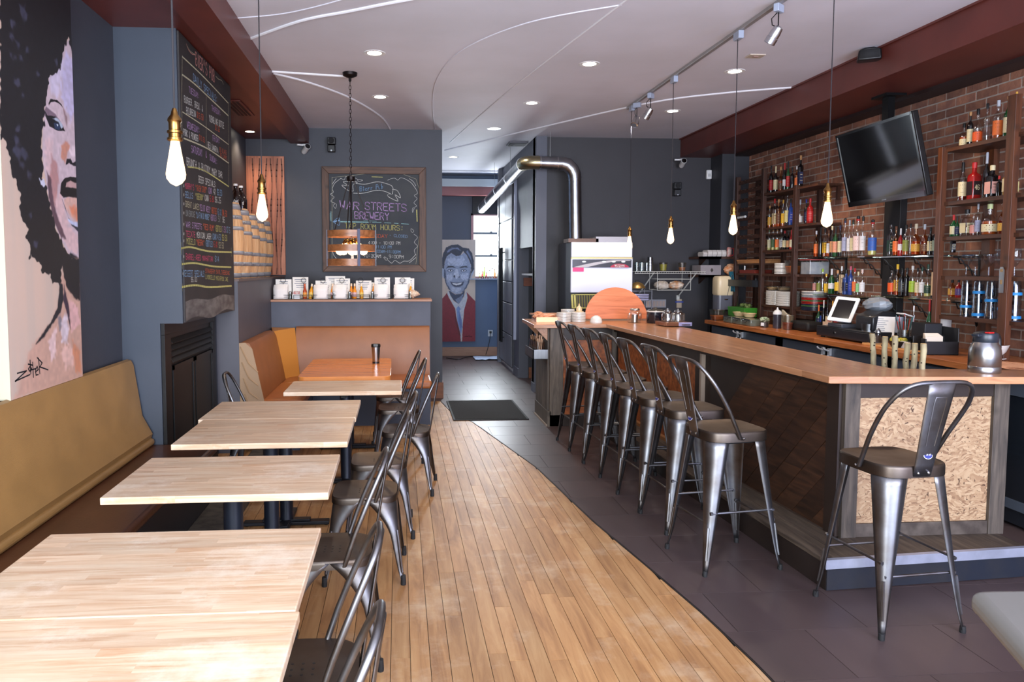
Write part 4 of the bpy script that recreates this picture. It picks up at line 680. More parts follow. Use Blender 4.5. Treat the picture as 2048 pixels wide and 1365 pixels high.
def letters(mb, txt, u0, v0, u1, v1, h, f, w=None):
    r = random.Random(txt); n = len(txt); L = math.hypot(u1-u0, v1-v0); dx, dy = (u1-u0)/L, (v1-v0)/L
    adv = L/(n-.18); gw = adv*.74/4; gh = h/6
    if w is None: w = min(h*.11, adv*.17)
    for i, ch in enumerate(txt):
        g = GL.get(ch) or GL.get(ch.upper()); 
        if not g: continue
        ox, oy = u0+dx*adv*i, v0+dy*adv*i
        if ch in ",.": oy -= 0
        for st in g.split():
            pts = []
            for k in range(0, len(st)-1, 2):
                x, y = int(st[k]), int(st[k+1])
                x += r.uniform(-.18, .18); y += r.uniform(-.18, .18)
                pts.append((ox+(x*gw)*dx*1.0+0, oy+y*gh+x*gw*dy))
            ribbon(mb, pts, w, f)
def crom(P, n=6):
    Q = []
    for i in range(len(P)-1):
        p0, p1, p2, p3 = [Vector(q) for q in (P[max(i-1, 0)], P[i], P[i+1], P[min(i+2, len(P)-1)])]
        for t in [q/n for q in range(n)]:
            Q.append(tuple(.5*((2*p1)+(p2-p0)*t+(2*p0-5*p1+4*p2-p3)*t*t+(3*p1-p0-3*p2+p3)*t**3)))
    Q.append(tuple(P[-1])); return Q

# ---- tall chalkboard on the chimney breast
BOARD = mat('chalkboard_black', (38, 36, 38), .75, col2=(52, 46, 46), nscale=2.2)
t = thing('chalkboard', 'tall black chalkboard of daily and beer specials on the chimney breast', 'chalkboard', (-1.45, 5.9, 1.27))
m = MB(); m.box(-1.4495, -1.438, 5.17, 6.69, 1.275, 3.2); obj('board', m, BOARD, t, world=True, smooth=False)
m = MB(); m.grid([[(-1.4372, 5.18+i*.15, 1.28+.02*math.sin(i)) for i in range(11)], [(-1.4372, 5.18+i*.15, 1.415+.012*math.sin(i*1.1)) for i in range(11)]])
obj('chalk_dust', m, mat('chalk_dust', (112, 106, 102), .9, col2=(80, 72, 70), nscale=6, stretch=(1, 1, 3)), t, world=True, label='smeared grey chalk dust along the bottom')
fl = lambda u, v: (-1.4365, u, v)
for (y0, z0, y1, z1, h, s, c) in CHALK_LEFT:
    m = MB(); letters(m, s, y0, z0, y1, z1, h, fl); obj('chalk_lettering', m, chalk(c), t, world=True, smooth=False, recalc=False, label='chalk words '+s.strip('"*') if len(s) > 3 and '$' not in s else None)
m = {}
for pts, w, c in CHALK_LEFT_LINES:
    q = MB(); ribbon(q, crom(pts), w*.8, fl); obj('chalk_line', q, chalk(c), t, world=True, smooth=False, recalc=False)

# ---- framed chalkboard on the back wall
FRW = wood('rustic_frame_wood', [(56, 36, 26), (84, 56, 40), (106, 74, 54)], 'x', 1, .55, knots=True)
FRV = wood('rustic_frame_wood_upright', [(56, 36, 26), (84, 56, 40), (106, 74, 54)], 'z', 1, .55, knots=True)
t = thing('framed_chalkboard', 'square chalkboard of tap room hours in a rustic wooden frame', 'chalkboard', (-.3, 9.39, 1.6))
m = MB(); m.box(-.90, .30, 9.375, 9.4, 1.64, 2.84); obj('board', m, mat('chalkboard_slate', (48, 52, 60), .7, col2=(62, 64, 66), nscale=2.6), t, world=True, smooth=False)
a, b, c, d, fw = -.936, .337, 1.596, 2.882, .085
for nm, P, mm in (('top', [(a, d), (b, d), (b-fw, d-fw), (a+fw, d-fw)], FRW), ('bot', [(a, c), (a+fw, c+fw), (b-fw, c+fw), (b, c)], FRW), ('l', [(a, c), (a, d), (a+fw, d-fw), (a+fw, c+fw)], FRV), ('r', [(b, c), (b-fw, c+fw), (b-fw, d-fw), (b, d)], FRV)):
    m = MB(); m.prism(P, 9.345, 9.399, 'y'); obj('frame_board', m, mm, t, world=True, smooth=False, bev=.004)
fc = lambda u, v: (u, 9.3735, v)
for (x0, z0, x1, z1, h, s, c) in CHALK_CENTRE:
    m = MB(); letters(m, s, x0, z0, x1, z1, h, fc); obj('chalk_lettering', m, chalk(c), t, world=True, smooth=False, recalc=False, label='chalk words '+s if len(s) > 3 else None)
m = {}
for pts, w, c in CHALK_CENTRE_LINES:
    q = MB(); ribbon(q, crom(pts, 4) if len(pts) > 2 else pts, w, fc); obj('chalk_drawing', q, chalk(c), t, world=True, smooth=False, recalc=False)
for (x, z) in ((-.875, 2.815), (.275, 2.80), (.275, 1.68)):
    m = MB(); m.box(x-.012, x+.012, 9.370, 9.376, z-.012, z+.012); obj('corner_pad', m, mat('pink_pad', (200, 70, 84), .6), t, world=True, smooth=False)

# ================================================================= PAINTINGS (colour laid on the canvas surface itself)
def canvas(name, polys, w, h, nu, nv, base, tomap, flip=False):
    """returns colours on an nu x nv grid; polys in canvas coords already"""
    us = np.linspace(0, w, nu); vs = np.linspace(0, h, nv); U, V = np.meshgrid(us, vs)
    img = np.zeros((nv, nu, 3)); rs = np.random.RandomState(5)
    lin = lambda c: np.array(s2l(c))
    # brushy base
    def noise(sx, sy):
        g = rs.rand(int(h/sy)+3, int(w/sx)+3); x = U/sx; y = V/sy; xi = x.astype(int); yi = y.astype(int); fx = x-xi; fy = y-yi
        fx = fx*fx*(3-2*fx); fy = fy*fy*(3-2*fy)
        return (g[yi, xi]*(1-fx)+g[yi, xi+1]*fx)*(1-fy)+(g[yi+1, xi]*(1-fx)+g[yi+1, xi+1]*fx)*fy
    b = noise(.04, .5)*.5+noise(.25, .25)*.5
    img[:] = lin(base[0])[None, None, :]*(1-b[..., None])+lin(base[1])[None, None, :]*b[..., None]
    wob = (noise(.02, .02)-.5)
    for pts, col, soft in polys:
        P = np.array(pts, float)
        x0, y0 = P.min(0)-soft*3-.01; x1, y1 = P.max(0)+soft*3+.01
        ix = np.where((us >= x0) & (us <= x1))[0]; iy = np.where((vs >= y0) & (vs <= y1))[0]
        if len(ix) == 0 or len(iy) == 0: continue
        sl = (slice(iy[0], iy[-1]+1), slice(ix[0], ix[-1]+1)); X = U[sl]; Y = V[sl]
        inside = np.zeros(X.shape, bool); dist = np.full(X.shape, 9.)
        n = len(P)
        for i in range(n):
            ax, ay = P[i]; bx, by = P[(i+1) % n]
            cond = ((ay > Y) != (by > Y))
            if ay != by: inside ^= cond & (X < (bx-ax)*(Y-ay)/(by-ay)+ax)
            ex, ey = bx-ax, by-ay; l2 = ex*ex+ey*ey+1e-12
            tt = np.clip(((X-ax)*ex+(Y-ay)*ey)/l2, 0, 1)
            dist = np.minimum(dist, np.hypot(X-ax-tt*ex, Y-ay-tt*ey))
        sd = np.where(inside, dist, -dist)+wob[sl]*soft*1.5
        if col == (27, 26, 31): sd = sd+wob[sl]*.022
        al = np.clip(sd/(2*soft)+.5, 0, 1); al = al*al*(3-2*al)
        al = al*(.93+.07*wob[sl]*2) if soft > .008 else al
        cc = lin(col)[None, None, :]*(1+(wob[sl]*.25)[..., None])
        img[sl] = img[sl]*(1-al[..., None])+cc*al[..., None]
    verts = [tomap(u, v) for v in vs for u in us]
    faces = [(j*nu+i, j*nu+i+1, (j+1)*nu+i+1, (j+1)*nu+i) for j in range(nv-1) for i in range(nu-1)]
    me = bpy.data.meshes.new(name); me.from_pydata(verts, [], faces)
    at = me.color_attributes.new('paint', 'FLOAT_COLOR', 'POINT')
    rgba = np.ones((nv*nu, 4), np.float32); rgba[:, :3] = np.clip(img.reshape(-1, 3), 0, 1)
    at.data.foreach_set('color', rgba.ravel())
    mm, nt, bs = newmat(name+'_paint'); a2 = nt.nodes.new('ShaderNodeAttribute'); a2.attribute_name = 'paint'
    nt.links.new(a2.outputs['Color'], bs.inputs['Base Color']); bs.inputs['Roughness'].default_value = .5
    me.materials.append(mm); o = bpy.data.objects.new(name, me); COL.objects.link(o); return o
# woman: face X = -1.79, runs Y 3.66..4.505, z 1.02..3.16
t = thing('portrait_painting', 'tall painting of a laughing woman with dark curly hair on left wall', 'painting', (-1.81, 3.97, 1.03))
m = MB(); m.box(-1.845, -1.791, 3.575, 4.365, 1.03, 3.18); obj('canvas_edge', m, mat('canvas_edge', (186, 180, 158), .7), t, world=True, smooth=False)
Y0, Z0 = 3.575, 1.03
polys = [([(y-Y0, z-Z0) for y, z in p], c, s) for p, c, s in WOMAN]
o = canvas('painted_canvas', polys, .79, 2.15, 225, 590, ((206, 176, 160), (186, 170, 160)), lambda u, v: (-1.79+1.81, Y0+u-3.97, v), False)
o.parent = t
sg = MB(); fw_ = lambda u, v: (-1.7885, u, v)
for st in SIGN_W: ribbon(sg, st, .007, fw_)
obj('signature', sg, chalk('ink'), t, world=True, smooth=False, recalc=False)
t = thing('portrait_painting', 'tall narrow painting of a smiling man in a red cardigan at hall end', 'painting', (1.09, 13.97, .27))
m = MB(); m.box(.76, 1.42, 13.945, 13.995, .27, 2.17); obj('canvas_edge', m, mat('canvas_edge_dark', (60, 30, 34), .7), t, world=True, smooth=False)
polys = [([(u*.66, v*1.9) for u, v in p], c, s) for p, c, s in MAN]
o = canvas('painted_canvas', polys, .66, 1.9, 150, 420, ((204, 184, 168), (188, 172, 160)), lambda u, v: (.76+u-1.09, 13.944-13.97, v))
o.parent = t
sg = MB()
for st in [[(1.22, .36), (1.25, .372), (1.27, .36), (1.30, .375), (1.33, .358), (1.36, .37)]]: ribbon(sg, crom(st, 3), .006, lambda u, v: (u, 13.943, v))
obj('signature', sg, chalk('ink'), t, world=True, smooth=False, recalc=False)
# brown painting of tree trunks behind the barrels
t = thing('tree_painting', 'painting of reddish brown tree bark standing behind the barrels', 'painting', (-1.63, 9.37, 1.56))
BARK = wood('painted_bark', [(120, 68, 48), (176, 108, 80), (204, 136, 104)], 'z', .5, .5)
m = MB(); m.box(-1.845, -1.39, 9.365, 9.398, 1.56, 3.0); obj('canvas', m, BARK, t, world=True, smooth=False)
DK = mat('painted_dark_gap', (92, 54, 42), .6)
for x0, x1 in ((-1.80, -1.76), (-1.72, -1.69), (-1.62, -1.60), (-1.55, -1.545), (-1.50, -1.47), (-1.44, -1.42)):
    m = MB(); pts = [(x0+(x1-x0)*v/1.4+.008*math.sin(v*9+x0*50), 1.57+v) for v in [i*.07 for i in range(21)]]
    for (p, q) in zip(pts, pts[1:]): ribbon(m, [p, q], .012+.005*math.sin(p[1]*14), lambda u, v: (u, 9.3635, v))
    obj('painted_gap', m, DK, t, world=True, smooth=False, recalc=False)
# ================================================================= FIREPLACE, BENCH, BOOTH
t = thing('fireplace', 'black metal fireplace cover with louvred top under the chalkboard', 'fireplace', (-1.6, 5.85, 0))
IRON = mat('black_iron', (24, 23, 25), .45, metal=.5, noise=.3, nscale=6)
m = MB(); m.box(-1.60, -1.575, 5.16, 6.56, 1.19, 1.27); m.box(-1.60, -1.575, 5.16, 5.3, 0, 1.19); m.box(-1.60, -1.575, 6.46, 6.56, 0, 1.19); m.box(-1.6, -1.575, 5.3, 6.46, 0, .3)
m.box(-1.598, -1.594, 5.16, 6.56, 0, 1.27); obj('surround', m, IRON, t, world=True, smooth=False, bev=.003)
for i in range(4):
    m = MB(); z = 1.15-i*.045; m.add([(-1.592, 5.32, z), (-1.570, 5.32, z-.03), (-1.570, 6.44, z-.03), (-1.592, 6.44, z)], [(0, 1, 2, 3)]); obj('louvre', m, IRON, t, world=True, smooth=False, thick=.004)
for a, b in ((5.33, 5.87), (5.90, 6.44)):
    m = MB(); m.box(-1.592, -1.580, a, b, .31, .96); m.box(-1.58, -1.572, a, a+.03, .31, .96); m.box(-1.58, -1.572, b-.03, b, .31, .96); m.box(-1.58, -1.572, a, b, .93, .96); obj('door_panel', m, IRON, t, world=True, smooth=False)

t = thing('banquette_bench', 'long wall bench with mustard backrest and dark brown seat', 'bench', (-1.55, 2.0, 0))
def slantback(x_bot, x_top, z0, z1, y0, y1, th):
    m = MB(); n = 14; rows = []
    prof = [(x_top-th, z0), (x_bot, z0+.0), (x_bot+.012, z0+.04), (x_bot-.02+.3*(x_top-x_bot), z0+.3*(z1-z0)+0), (x_top+.005, z1-.04), (x_top-.01, z1-.008), (x_top-.035, z1), (x_top-th, z1-.01)]
    rows = [[(x, y, z) for (x, z) in prof] for y in (y0, y0+.012, y0+.03, y1-.03, y1-.012, y1)]
    m.grid(rows); m.add(rows[0], [tuple(range(8))]); m.add(rows[-1], [tuple(range(7, -1, -1))]); m.add([rows[0][0], rows[-1][0], rows[-1][-1], rows[0][-1]], [(0, 1, 2, 3)])
    return m
obj('backrest', slantback(-1.67, -1.775, .49, 1.035, -1.1, 5.12, .06), LEATHERM, t, world=True)
m = MB(); m.box(-1.72, -1.645, -1.1, 5.13, .452, .50); obj('piping_roll', m, LEATHERM, t, world=True, bev=.02, bseg=3)
m = MB(); m.box(-1.85, -1.235, -1.1, 5.14, .39, .452); obj('seat', m, SEATB, t, world=True, bev=.02, bseg=3)
m = MB(); m.box(-1.85, -1.27, -1.1, 5.14, .0, .39); obj('base', m, mat('bench_base_black', (30, 30, 34), .45, noise=.2, nscale=5), t, world=True, smooth=False)
m = MB(); m.box(-1.27, -1.05, -1.1, 6.5, 0, .075); struct('trim_30', m, mat('plinth_scuffed', (52, 48, 46), .6, col2=(84, 78, 72), nscale=18), smooth=False, bev=.004)
# backrest support behind
m = MB(); m.box(-1.85, -1.80, -1.1, 5.12, .45, .98); obj('back_frame', m, SEATB, t, world=True, smooth=False)

t = thing('corner_booth', 'tan leather corner booth under the half wall', 'booth', (-.5, 7.9, 0))
def cushion(pts, z0, z1, y=None): pass
# back section along the half wall, front face slanting
m = MB()
prof = [(8.395, .45), (8.23, .45), (8.225, .50), (8.30, .95), (8.315, .985), (8.345, 1.0), (8.395, .998)]
rows = [[(x, y, z) for y, z in prof] for x in (-1.13, -1.115, .30, .325, .335)]
m.grid(rows); m.add(rows[0], [tuple(range(7))]); m.add(rows[-1], [tuple(range(6, -1, -1))]); obj('backrest', m, LEATHER, t, world=True)
m = MB()   # left section against the platform wall
prof = [(-1.408, .2), (-1.20, .2), (-1.205, .46), (-1.30, .93), (-1.325, .975), (-1.36, .985), (-1.408, .98)]
rows = [[(x, y, z) for x, z in prof] for y in (6.72, 6.735, 8.0, 8.03)]
m.grid(rows); m.add(rows[0], [tuple(range(7))]); m.add(rows[-1], [tuple(range(6, -1, -1))]); obj('backrest', m, LEATHER, t, world=True)
m = MB()   # end face with loose folds
pts = [(-1.41, .15), (-1.195, .15), (-1.20, .46), (-1.298, .93), (-1.36, .985), (-1.41, .98)]
m.prism(pts, 6.71, 6.722, 'y')
for i in range(5): m.tube([(-1.40+.01*i, 6.708, .95-.14*i), (-1.33, 6.704, .80-.13*i), (-1.25+.0*i, 6.708, .72-.12*i)], .006, 5)
obj('end_cover', m, mat('tan_vinyl_folds', (160, 128, 96), .5), t, world=True)
m = MB()   # angled corner filler
a0, a1 = (-1.30, 8.03), (-1.13, 8.24)
m.add([(-1.22, 8.0, .46), (-1.08, 8.2, .46), (-1.14, 8.30, .99), (-1.335, 8.02, .975), (-1.408, 8.395, .99), (-1.408, 8.395, .46)], [(0, 1, 2, 3), (3, 2, 4), (1, 5, 4, 2), (0, 3, 4, 5)])
obj('corner_panel', m, mat('mustard_leather', (190, 126, 56), .42, bump=.1, bscale=220), t, world=True, smooth=False)
SEATT = mat('tan_seat_leather', (158, 92, 50), .36, noise=.15, nscale=4, bump=.08, bscale=200)
m = MB(); m.box(-1.21, .335, 7.72, 8.24, .39, .475); obj('seat', m, SEATT, t, world=True, bev=.025, bseg=3)
m = MB(); m.box(-1.22, -.86, 6.72, 7.72, .39, .475); obj('seat', m, SEATT, t, world=True, bev=.025, bseg=3)
m = MB(); m.box(-1.2, .32, 7.78, 8.38, 0, .39); m.box(-1.2, -.9, 6.76, 7.78, 0, .39); obj('base', m, mat('booth_base_navy', (44, 52, 70), .5), t, world=True, smooth=False)

# ================================================================= TABLES
def base_mesh(t, z):
    m = MB(); m.lathe([(.045, .03), (.042, .04), (.042, z-.01)], 18); obj('column', m, mat('table_column_navy_black', (30, 36, 48), .35, metal=.4), t)
    m = MB()
    for rz in (0, PI/2):
        m.prism([(-.27, -.032), (.27, -.032), (.27, .032), (-.27, .032)], .008, .030, 'z', M=T(rz=rz))
        m.prism([(-.15, -.028), (.15, -.028), (.15, .028), (-.15, .028)], .030, .045, 'z', M=T(rz=rz))
    for a in range(4): m.lathe([(.018, 0), (.018, .01)], 10, (.25*math.cos(a*PI/2), .25*math.sin(a*PI/2), 0))
    obj('cross_base', m, mat('cast_iron_black', (26, 28, 34), .4, metal=.4), t, bev=.004)
    m = MB(); m.box(-.16, .16, -.16, .16, z-.012, z); m.box(-.02, .02, -.2, .2, z-.03, z-.012); obj('mounting_plate', m, BLACKM, t)
def table(x0, x1, y0, y1, label, mt, th=.030, rr=0, group='butcher block tables'):
    cx, cy = (x0+x1)/2, (y0+y1)/2; w, d = (x1-x0)/2, (y1-y0)/2
    t = thing('dining_table', label, 'table', (cx, cy, 0), random.uniform(-.004, .004), group)
    m = MB()
    if rr:
        P = []
        for sx, sy, a0 in ((1, 1, 0), (-1, 1, 90), (-1, -1, 180), (1, -1, 270)):
            for a in range(0, 91, 15): P.append((sx*(w-rr)+rr*math.cos(math.radians(a0+a)), sy*(d-rr)+rr*math.sin(math.radians(a0+a))))
        m.prism(P, .75-th, .75, 'z')
    else: m.box(-w, w, -d, d, .75-th, .75)
    obj('tabletop', m, mt, t, smooth=bool(rr), bev=.004)
    base_mesh(t, .75-th)
    return t
table(-1.17, -.272, 1.925, 2.555, 'farther maple table of the front joined pair', BUTCHER)
table(-1.17, -.262, 1.29, 1.922, 'nearest maple table, cut by the bottom of the photo', BUTCHER)
table(-1.165, -.285, 2.955, 3.575, 'single maple table between the front pair and the middle pair', BUTCHER)
table(-1.155, -.268, 3.835, 4.462, 'nearer maple table of the middle joined pair', BUTCHER)
table(-1.185, -.262, 4.466, 5.065, 'farther maple table of the middle joined pair', BUTCHER)
table(-.835, .015, 5.42, 5.955, 'small maple table in front of the orange booth table', BUTCHER)
table(-.84, -.075, 6.17, 7.43, 'round-cornered amber wood table inside the leather booth', ORANGEWOOD, .05, .07, 'booth table')
# travel mug on the booth table
t = thing('travel_mug', 'steel travel mug with a black lid on the amber booth table', 'mug', (-.22, 7.02, .75))
m = MB(); m.lathe([(.030, 0), (.031, .004), (.040, .15), (.0405, .155)], 20); obj('body', m, STEEL, t)
m = MB(); m.lathe([(.043, .155), (.044, .165), (.042, .18), (.040, .183), (.036, .178)], 20); m.box(-.02, .02, -.046, -.03, .165, .186); obj('lid', m, BLACKP, t)
m = MB(); m.lathe([(.0335, .004), (.0337, .018)], 20, cap=False); obj('base_band', m, BLACKP, t)

# ================================================================= METAL CHAIRS AND STOOLS
def sheet_leg(sx, sy, top, foot, ztop, wf, kick=0, groove=(.25, .6)):
    """tapered folded-sheet leg: arc section wrapping the outer corner"""
    m = MB(); rows = []; n = 9; K = 15
    def centre(t):   # t 0 foot .. 1 top
        x = foot[0]+(top[0]-foot[0])*t; y = foot[1]+(top[1]-foot[1])*t
        k = kick*max(0, 1-t*5)**2
        return x*1+k, y+k, ztop*t
    for j in range(K):
        t = j/(K-1); x, y, z = centre(t); w = wf(t)
        row = []
        for i in range(n):
            a = PI/2*i/(n-1); ca, sa = abs(math.cos(a))**.8, abs(math.sin(a))**.8
            row.append((sx*(x-w+w*ca), sy*(y-w+w*sa), z+.012))
        rows.append(row)
    m.grid(rows)
    # pressed bead on the lower leg
    zb = []
    for t in [groove[0]+(groove[1]-groove[0])*q/6 for q in range(7)]:
        x, y, z = centre(t); w = wf(t); e = w*(1-.7071**.8)
        zb.append((sx*(x-e+.001), sy*(y-e+.001), z+.012))
    m.tube(zb, .0065, 6)
    return m, (sx*(foot[0]+kick-.008), sy*(foot[1]+kick-.008), 0)
def seat_mesh(wf, wb, d, z, skirt, m=None):
    m = m or MB(); rings = []; n = 40
    def outline(s, dz):
        R = []
        for i in range(n):
            a = 2*PI*i/n; ca, sa = math.cos(a), math.sin(a)
            y = d/2*math.copysign(abs(sa)**.42, sa); hw = (wf if sa > 0 else wf)*.5+(wb-wf)*.5*(0.5-y/d)
            x = hw*math.copysign(abs(ca)**.42, ca)
            if sa < 0: y = -d/2*(abs(sa)**.55); x = hw*math.copysign(abs(ca)**.55, ca)
            R.append((x*s, y*s, z+dz))
        return R
    for s, dz in ((.02, -.010), (.5, -.009), (.80, -.005), (.93, 0), (.97, .001), (.99, -.003), (1.0, -.012), (1.0, -skirt), (.985, -skirt), (.97, -.02)): rings.append(outline(s, dz))
    m.grid(rings, closed_u=True); m.add(rings[0], [tuple(range(n))])
    return m
def hoop(zt, wb, wt, yb, yt, z0, r, n=3.6):
    P = []
    for i in range(33):
        a = PI-PI*i/32; c, d = math.cos(a), math.sin(a)
        q = abs(d)**(2/n); w = wb+(wt-wb)*min(1, q*1.4)
        P.append((w*math.copysign(abs(c)**(2/n), c), yb+(yt-yb)*q**1.15, z0+(zt-z0)*q))
    return P
def slat(w0, w1, y0, y1, z0, z1, bulge=.02):
    m = MB(); rows = []
    for j in range(9):
        t = j/8; w = (w0+(w1-w0)*t)/2; y = y0+(y1-y0)*t-bulge*math.sin(PI*t)*0; z = z0+(z1-z0)*t
        rows.append([(-w, y+.004, z), (-w*.8, y, z), (-w*.5, y-.003, z), (0, y-.004, z), (w*.5, y-.003, z), (w*.8, y, z), (w, y+.004, z)])
    m.grid(rows); return m
def make_stool():
    t = thing('bar_stool', '', 'stool')
    z = .76
    obj('seat', seat_mesh(.35, .36, .37, z, .052), GUND, t)
    for x in (-.14, .14): m = MB(); m.box(x-.008, x+.008, -.15, .15, z-.065, z-.05); obj('seat_brace', m, BLACKM, t)
    wf = lambda q: .018+.080*q
    for sx in (-1, 1):
        for sy in (-1, 1):
            m, ft = sheet_leg(sx, sy, (.168, .172), (.208, .228), z-.05, wf, .006, (.10, .34))
            lg = obj('leg', m, GUN, t, thick=.0025)
            m = MB(); m.lathe([(.013, 0), (.014, .008), (.012, .03)], 10, (ft[0], ft[1], 0)); obj('rubber_foot', m, RUBBER, lg)
    for (a, b, zz) in (((-.18, -.195), (.18, -.195), .27), ((-.18, .195), (.18, .195), .27), ((-.185, -.19), (-.185, .19), .33), ((.185, -.19), (.185, .19), .33)):
        m = MB(); m.tube([(*a, zz), (*b, zz)], .0065, 8)
        for p in (a, b):
            q = (p[0]*.93 if a[1] == b[1] else p[0], p[1]*.93 if a[0] == b[0] else p[1]); m.tube([(*p, zz), (*q, zz)], .010, 6)
        obj('footrest_bar', m, GUN, t)
    H = hoop(1.15, .184, .218, -.02, -.275, z-.03, .0105, 4.6)
    H = [(-.170, .005, z-.035)]+H+[(.170, .005, z-.035)]
    m = MB(); m.tube(H, .0105, 10); obj('backrest_hoop', m, GUN, t)
    m = slat(.090, .135, -.186, -.283, z-.045, 1.148); sl = obj('backrest_slat', m, GUN, t, thick=.003)
    m = MB(); m.tube([(-.022, -.223, .86), (-.030, -.268, 1.06), (-.026, -.273, 1.085), (.026, -.273, 1.085), (.030, -.268, 1.06), (.022, -.223, .86)], .003, 5)
    obj('pressed_rib', m, GUN, sl)
    m = MB()
    for x in (-.026, .026): m = MB(); m.lathe([(.006, 0), (.006, .003), (.003, .006)], 10, M=Matrix.Translation((x, -.192, z-.028)) @ Matrix.Rotation(PI/2, 4, 'X')); obj('bolt', m, CHROME, t)
    for x in (-.184, .184): m = MB(); m.lathe([(.006, 0), (.006, .004), (.003, .007)], 10, M=Matrix.Translation((x, .0, z-.032)) @ Matrix.Rotation(math.copysign(PI/2, x), 4, 'Y')); obj('bolt', m, CHROME, t)
    # oval maker's sticker low on the slat
    m = MB(); m.lathe([(.022, 0), (.022, .001)], 24, sy=.68, M=Matrix.Translation((0, -.2135, .815)) @ Matrix.Rotation(PI/2-.23, 4, 'X')); s = obj('sticker', m, mat('sticker_white', (225, 225, 235), .4), sl, label='oval blue sticker with a white rim')
    m = MB(); m.lathe([(.0195, 0), (.0195, .0012)], 24, sy=.66, M=Matrix.Translation((0, -.2142, .815)) @ Matrix.Rotation(PI/2-.23, 4, 'X')); obj('sticker_centre', m, mat('sticker_blue', (40, 50, 120), .4), sl)
    m = MB(); f = lambda u, v: (u, -.2160-(v-.815)*.23, v)
    letters(m, 'BIB', -.010, .8165, .011, .8165, .007, f, .0012); letters(m, 'UBIBS', -.012, .807, .013, .807, .005, f, .0009); obj('sticker_marks', m, mat('sticker_white', (0, 0, 0)), sl, smooth=False, recalc=False)
    return t
def make_chair():
    t = thing('metal_chair', '', 'chair')
    z = .45
    obj('seat', seat_mesh(.36, .33, .35, z, .035), GUND, t)
    m = MB()
    for i in range(-1, 2):
        for j in range(-1, 2): m.lathe([(.0045, 0), (.0045, .001)], 8, (i*.032, j*.032, z-.0095))
    obj('drain_holes', m, BLACKP, t)
    wf = lambda q: .016+.052*q+.10*max(0, (q-.54)/.46)**1.8
    for sx in (-1, 1):
        for sy in (-1, 1):
            m, ft = sheet_leg(sx, sy, (.172, .166), (.205, .205), z-.018, wf, .006, (.12, .62))
            lg = obj('leg', m, GUN, t, thick=.0025)
            m = MB(); m.lathe([(.014, 0), (.015, .010), (.013, .05)], 10, (ft[0], ft[1], 0)); obj('rubber_foot', m, RUBBER, lg)
    H = hoop(.86, .165, .155, -.06, -.235, z-.02, .0105)
    H = [(-.160, -.045, z-.03)]+H+[(.160, -.045, z-.03)]
    m = MB(); m.tube(H, .0105, 10); obj('backrest_hoop', m, GUN, t)
    m = slat(.075, .055, -.172, -.243, z-.03, .858, .02); obj('backrest_slat', m, GUN, t, thick=.003)
    return t
stool = make_stool(); sx0 = (1.812, 4.016)
first = True
SN = ['facing the bar, nearest of the row of seven', 'second from the near end of the row of seven', 'third from the near end of the row of seven', 'in the middle of the row of seven', 'third from the far end of the row of seven', 'second from the far end of the row of seven', 'at the far end of the row, beside the stacked plates']
for i, (x, y, a) in enumerate([(1.812, 4.02, 8), (1.845, 4.63, 4), (1.815, 5.06, 4), (1.80, 5.49, 3), (1.78, 5.92, 4), (1.755, 6.35, 3), (1.735, 6.78, 3)]):
    o = stool if i == 0 else dup(stool, (0, 0, 0))
    o.location = (x, y, 0); o.rotation_euler = (0, 0, math.radians(-90+a)); tag(o, 'gunmetal bar stool '+SN[i], 'stool', 'bar stools')
tag(dup(stool, (2.30, 3.305, 0), math.radians(5.5)), 'gunmetal bar stool standing alone before the chipboard bar end', 'stool', 'bar stools')
chair = make_chair()
CN = ['metal chair in the bottom foreground, its hoop back cut by the frame', 'metal chair second from the front on the aisle side', 'metal chair third from the front on the aisle side', 'metal chair beside the nearer middle table', 'metal chair beside the farther middle table', 'metal chair turned out into the aisle by the small maple table', 'metal chair tucked at the amber booth table, nearer one', 'metal chair farthest away, by the booth end']
for i, (x, y, a) in enumerate([(-.28, 1.66, 88), (-.295, 2.20, 92), (-.29, 3.17, 91), (-.185, 4.01, 89), (-.13, 4.66, 91), (.05, 5.53, 84), (-.01, 6.42, 90), (-.045, 7.05, 90)]):
    o = chair if i == 0 else dup(chair, (0, 0, 0))
    o.location = (x, y, 0); o.rotation_euler = (0, 0, math.radians(a)); tag(o, CN[i], 'chair', 'metal chairs')
tag(dup(chair, (-1.06, 5.66, 0), math.radians(-90)), 'metal chair on the far left with its back to the fireplace', 'chair', 'metal chairs')

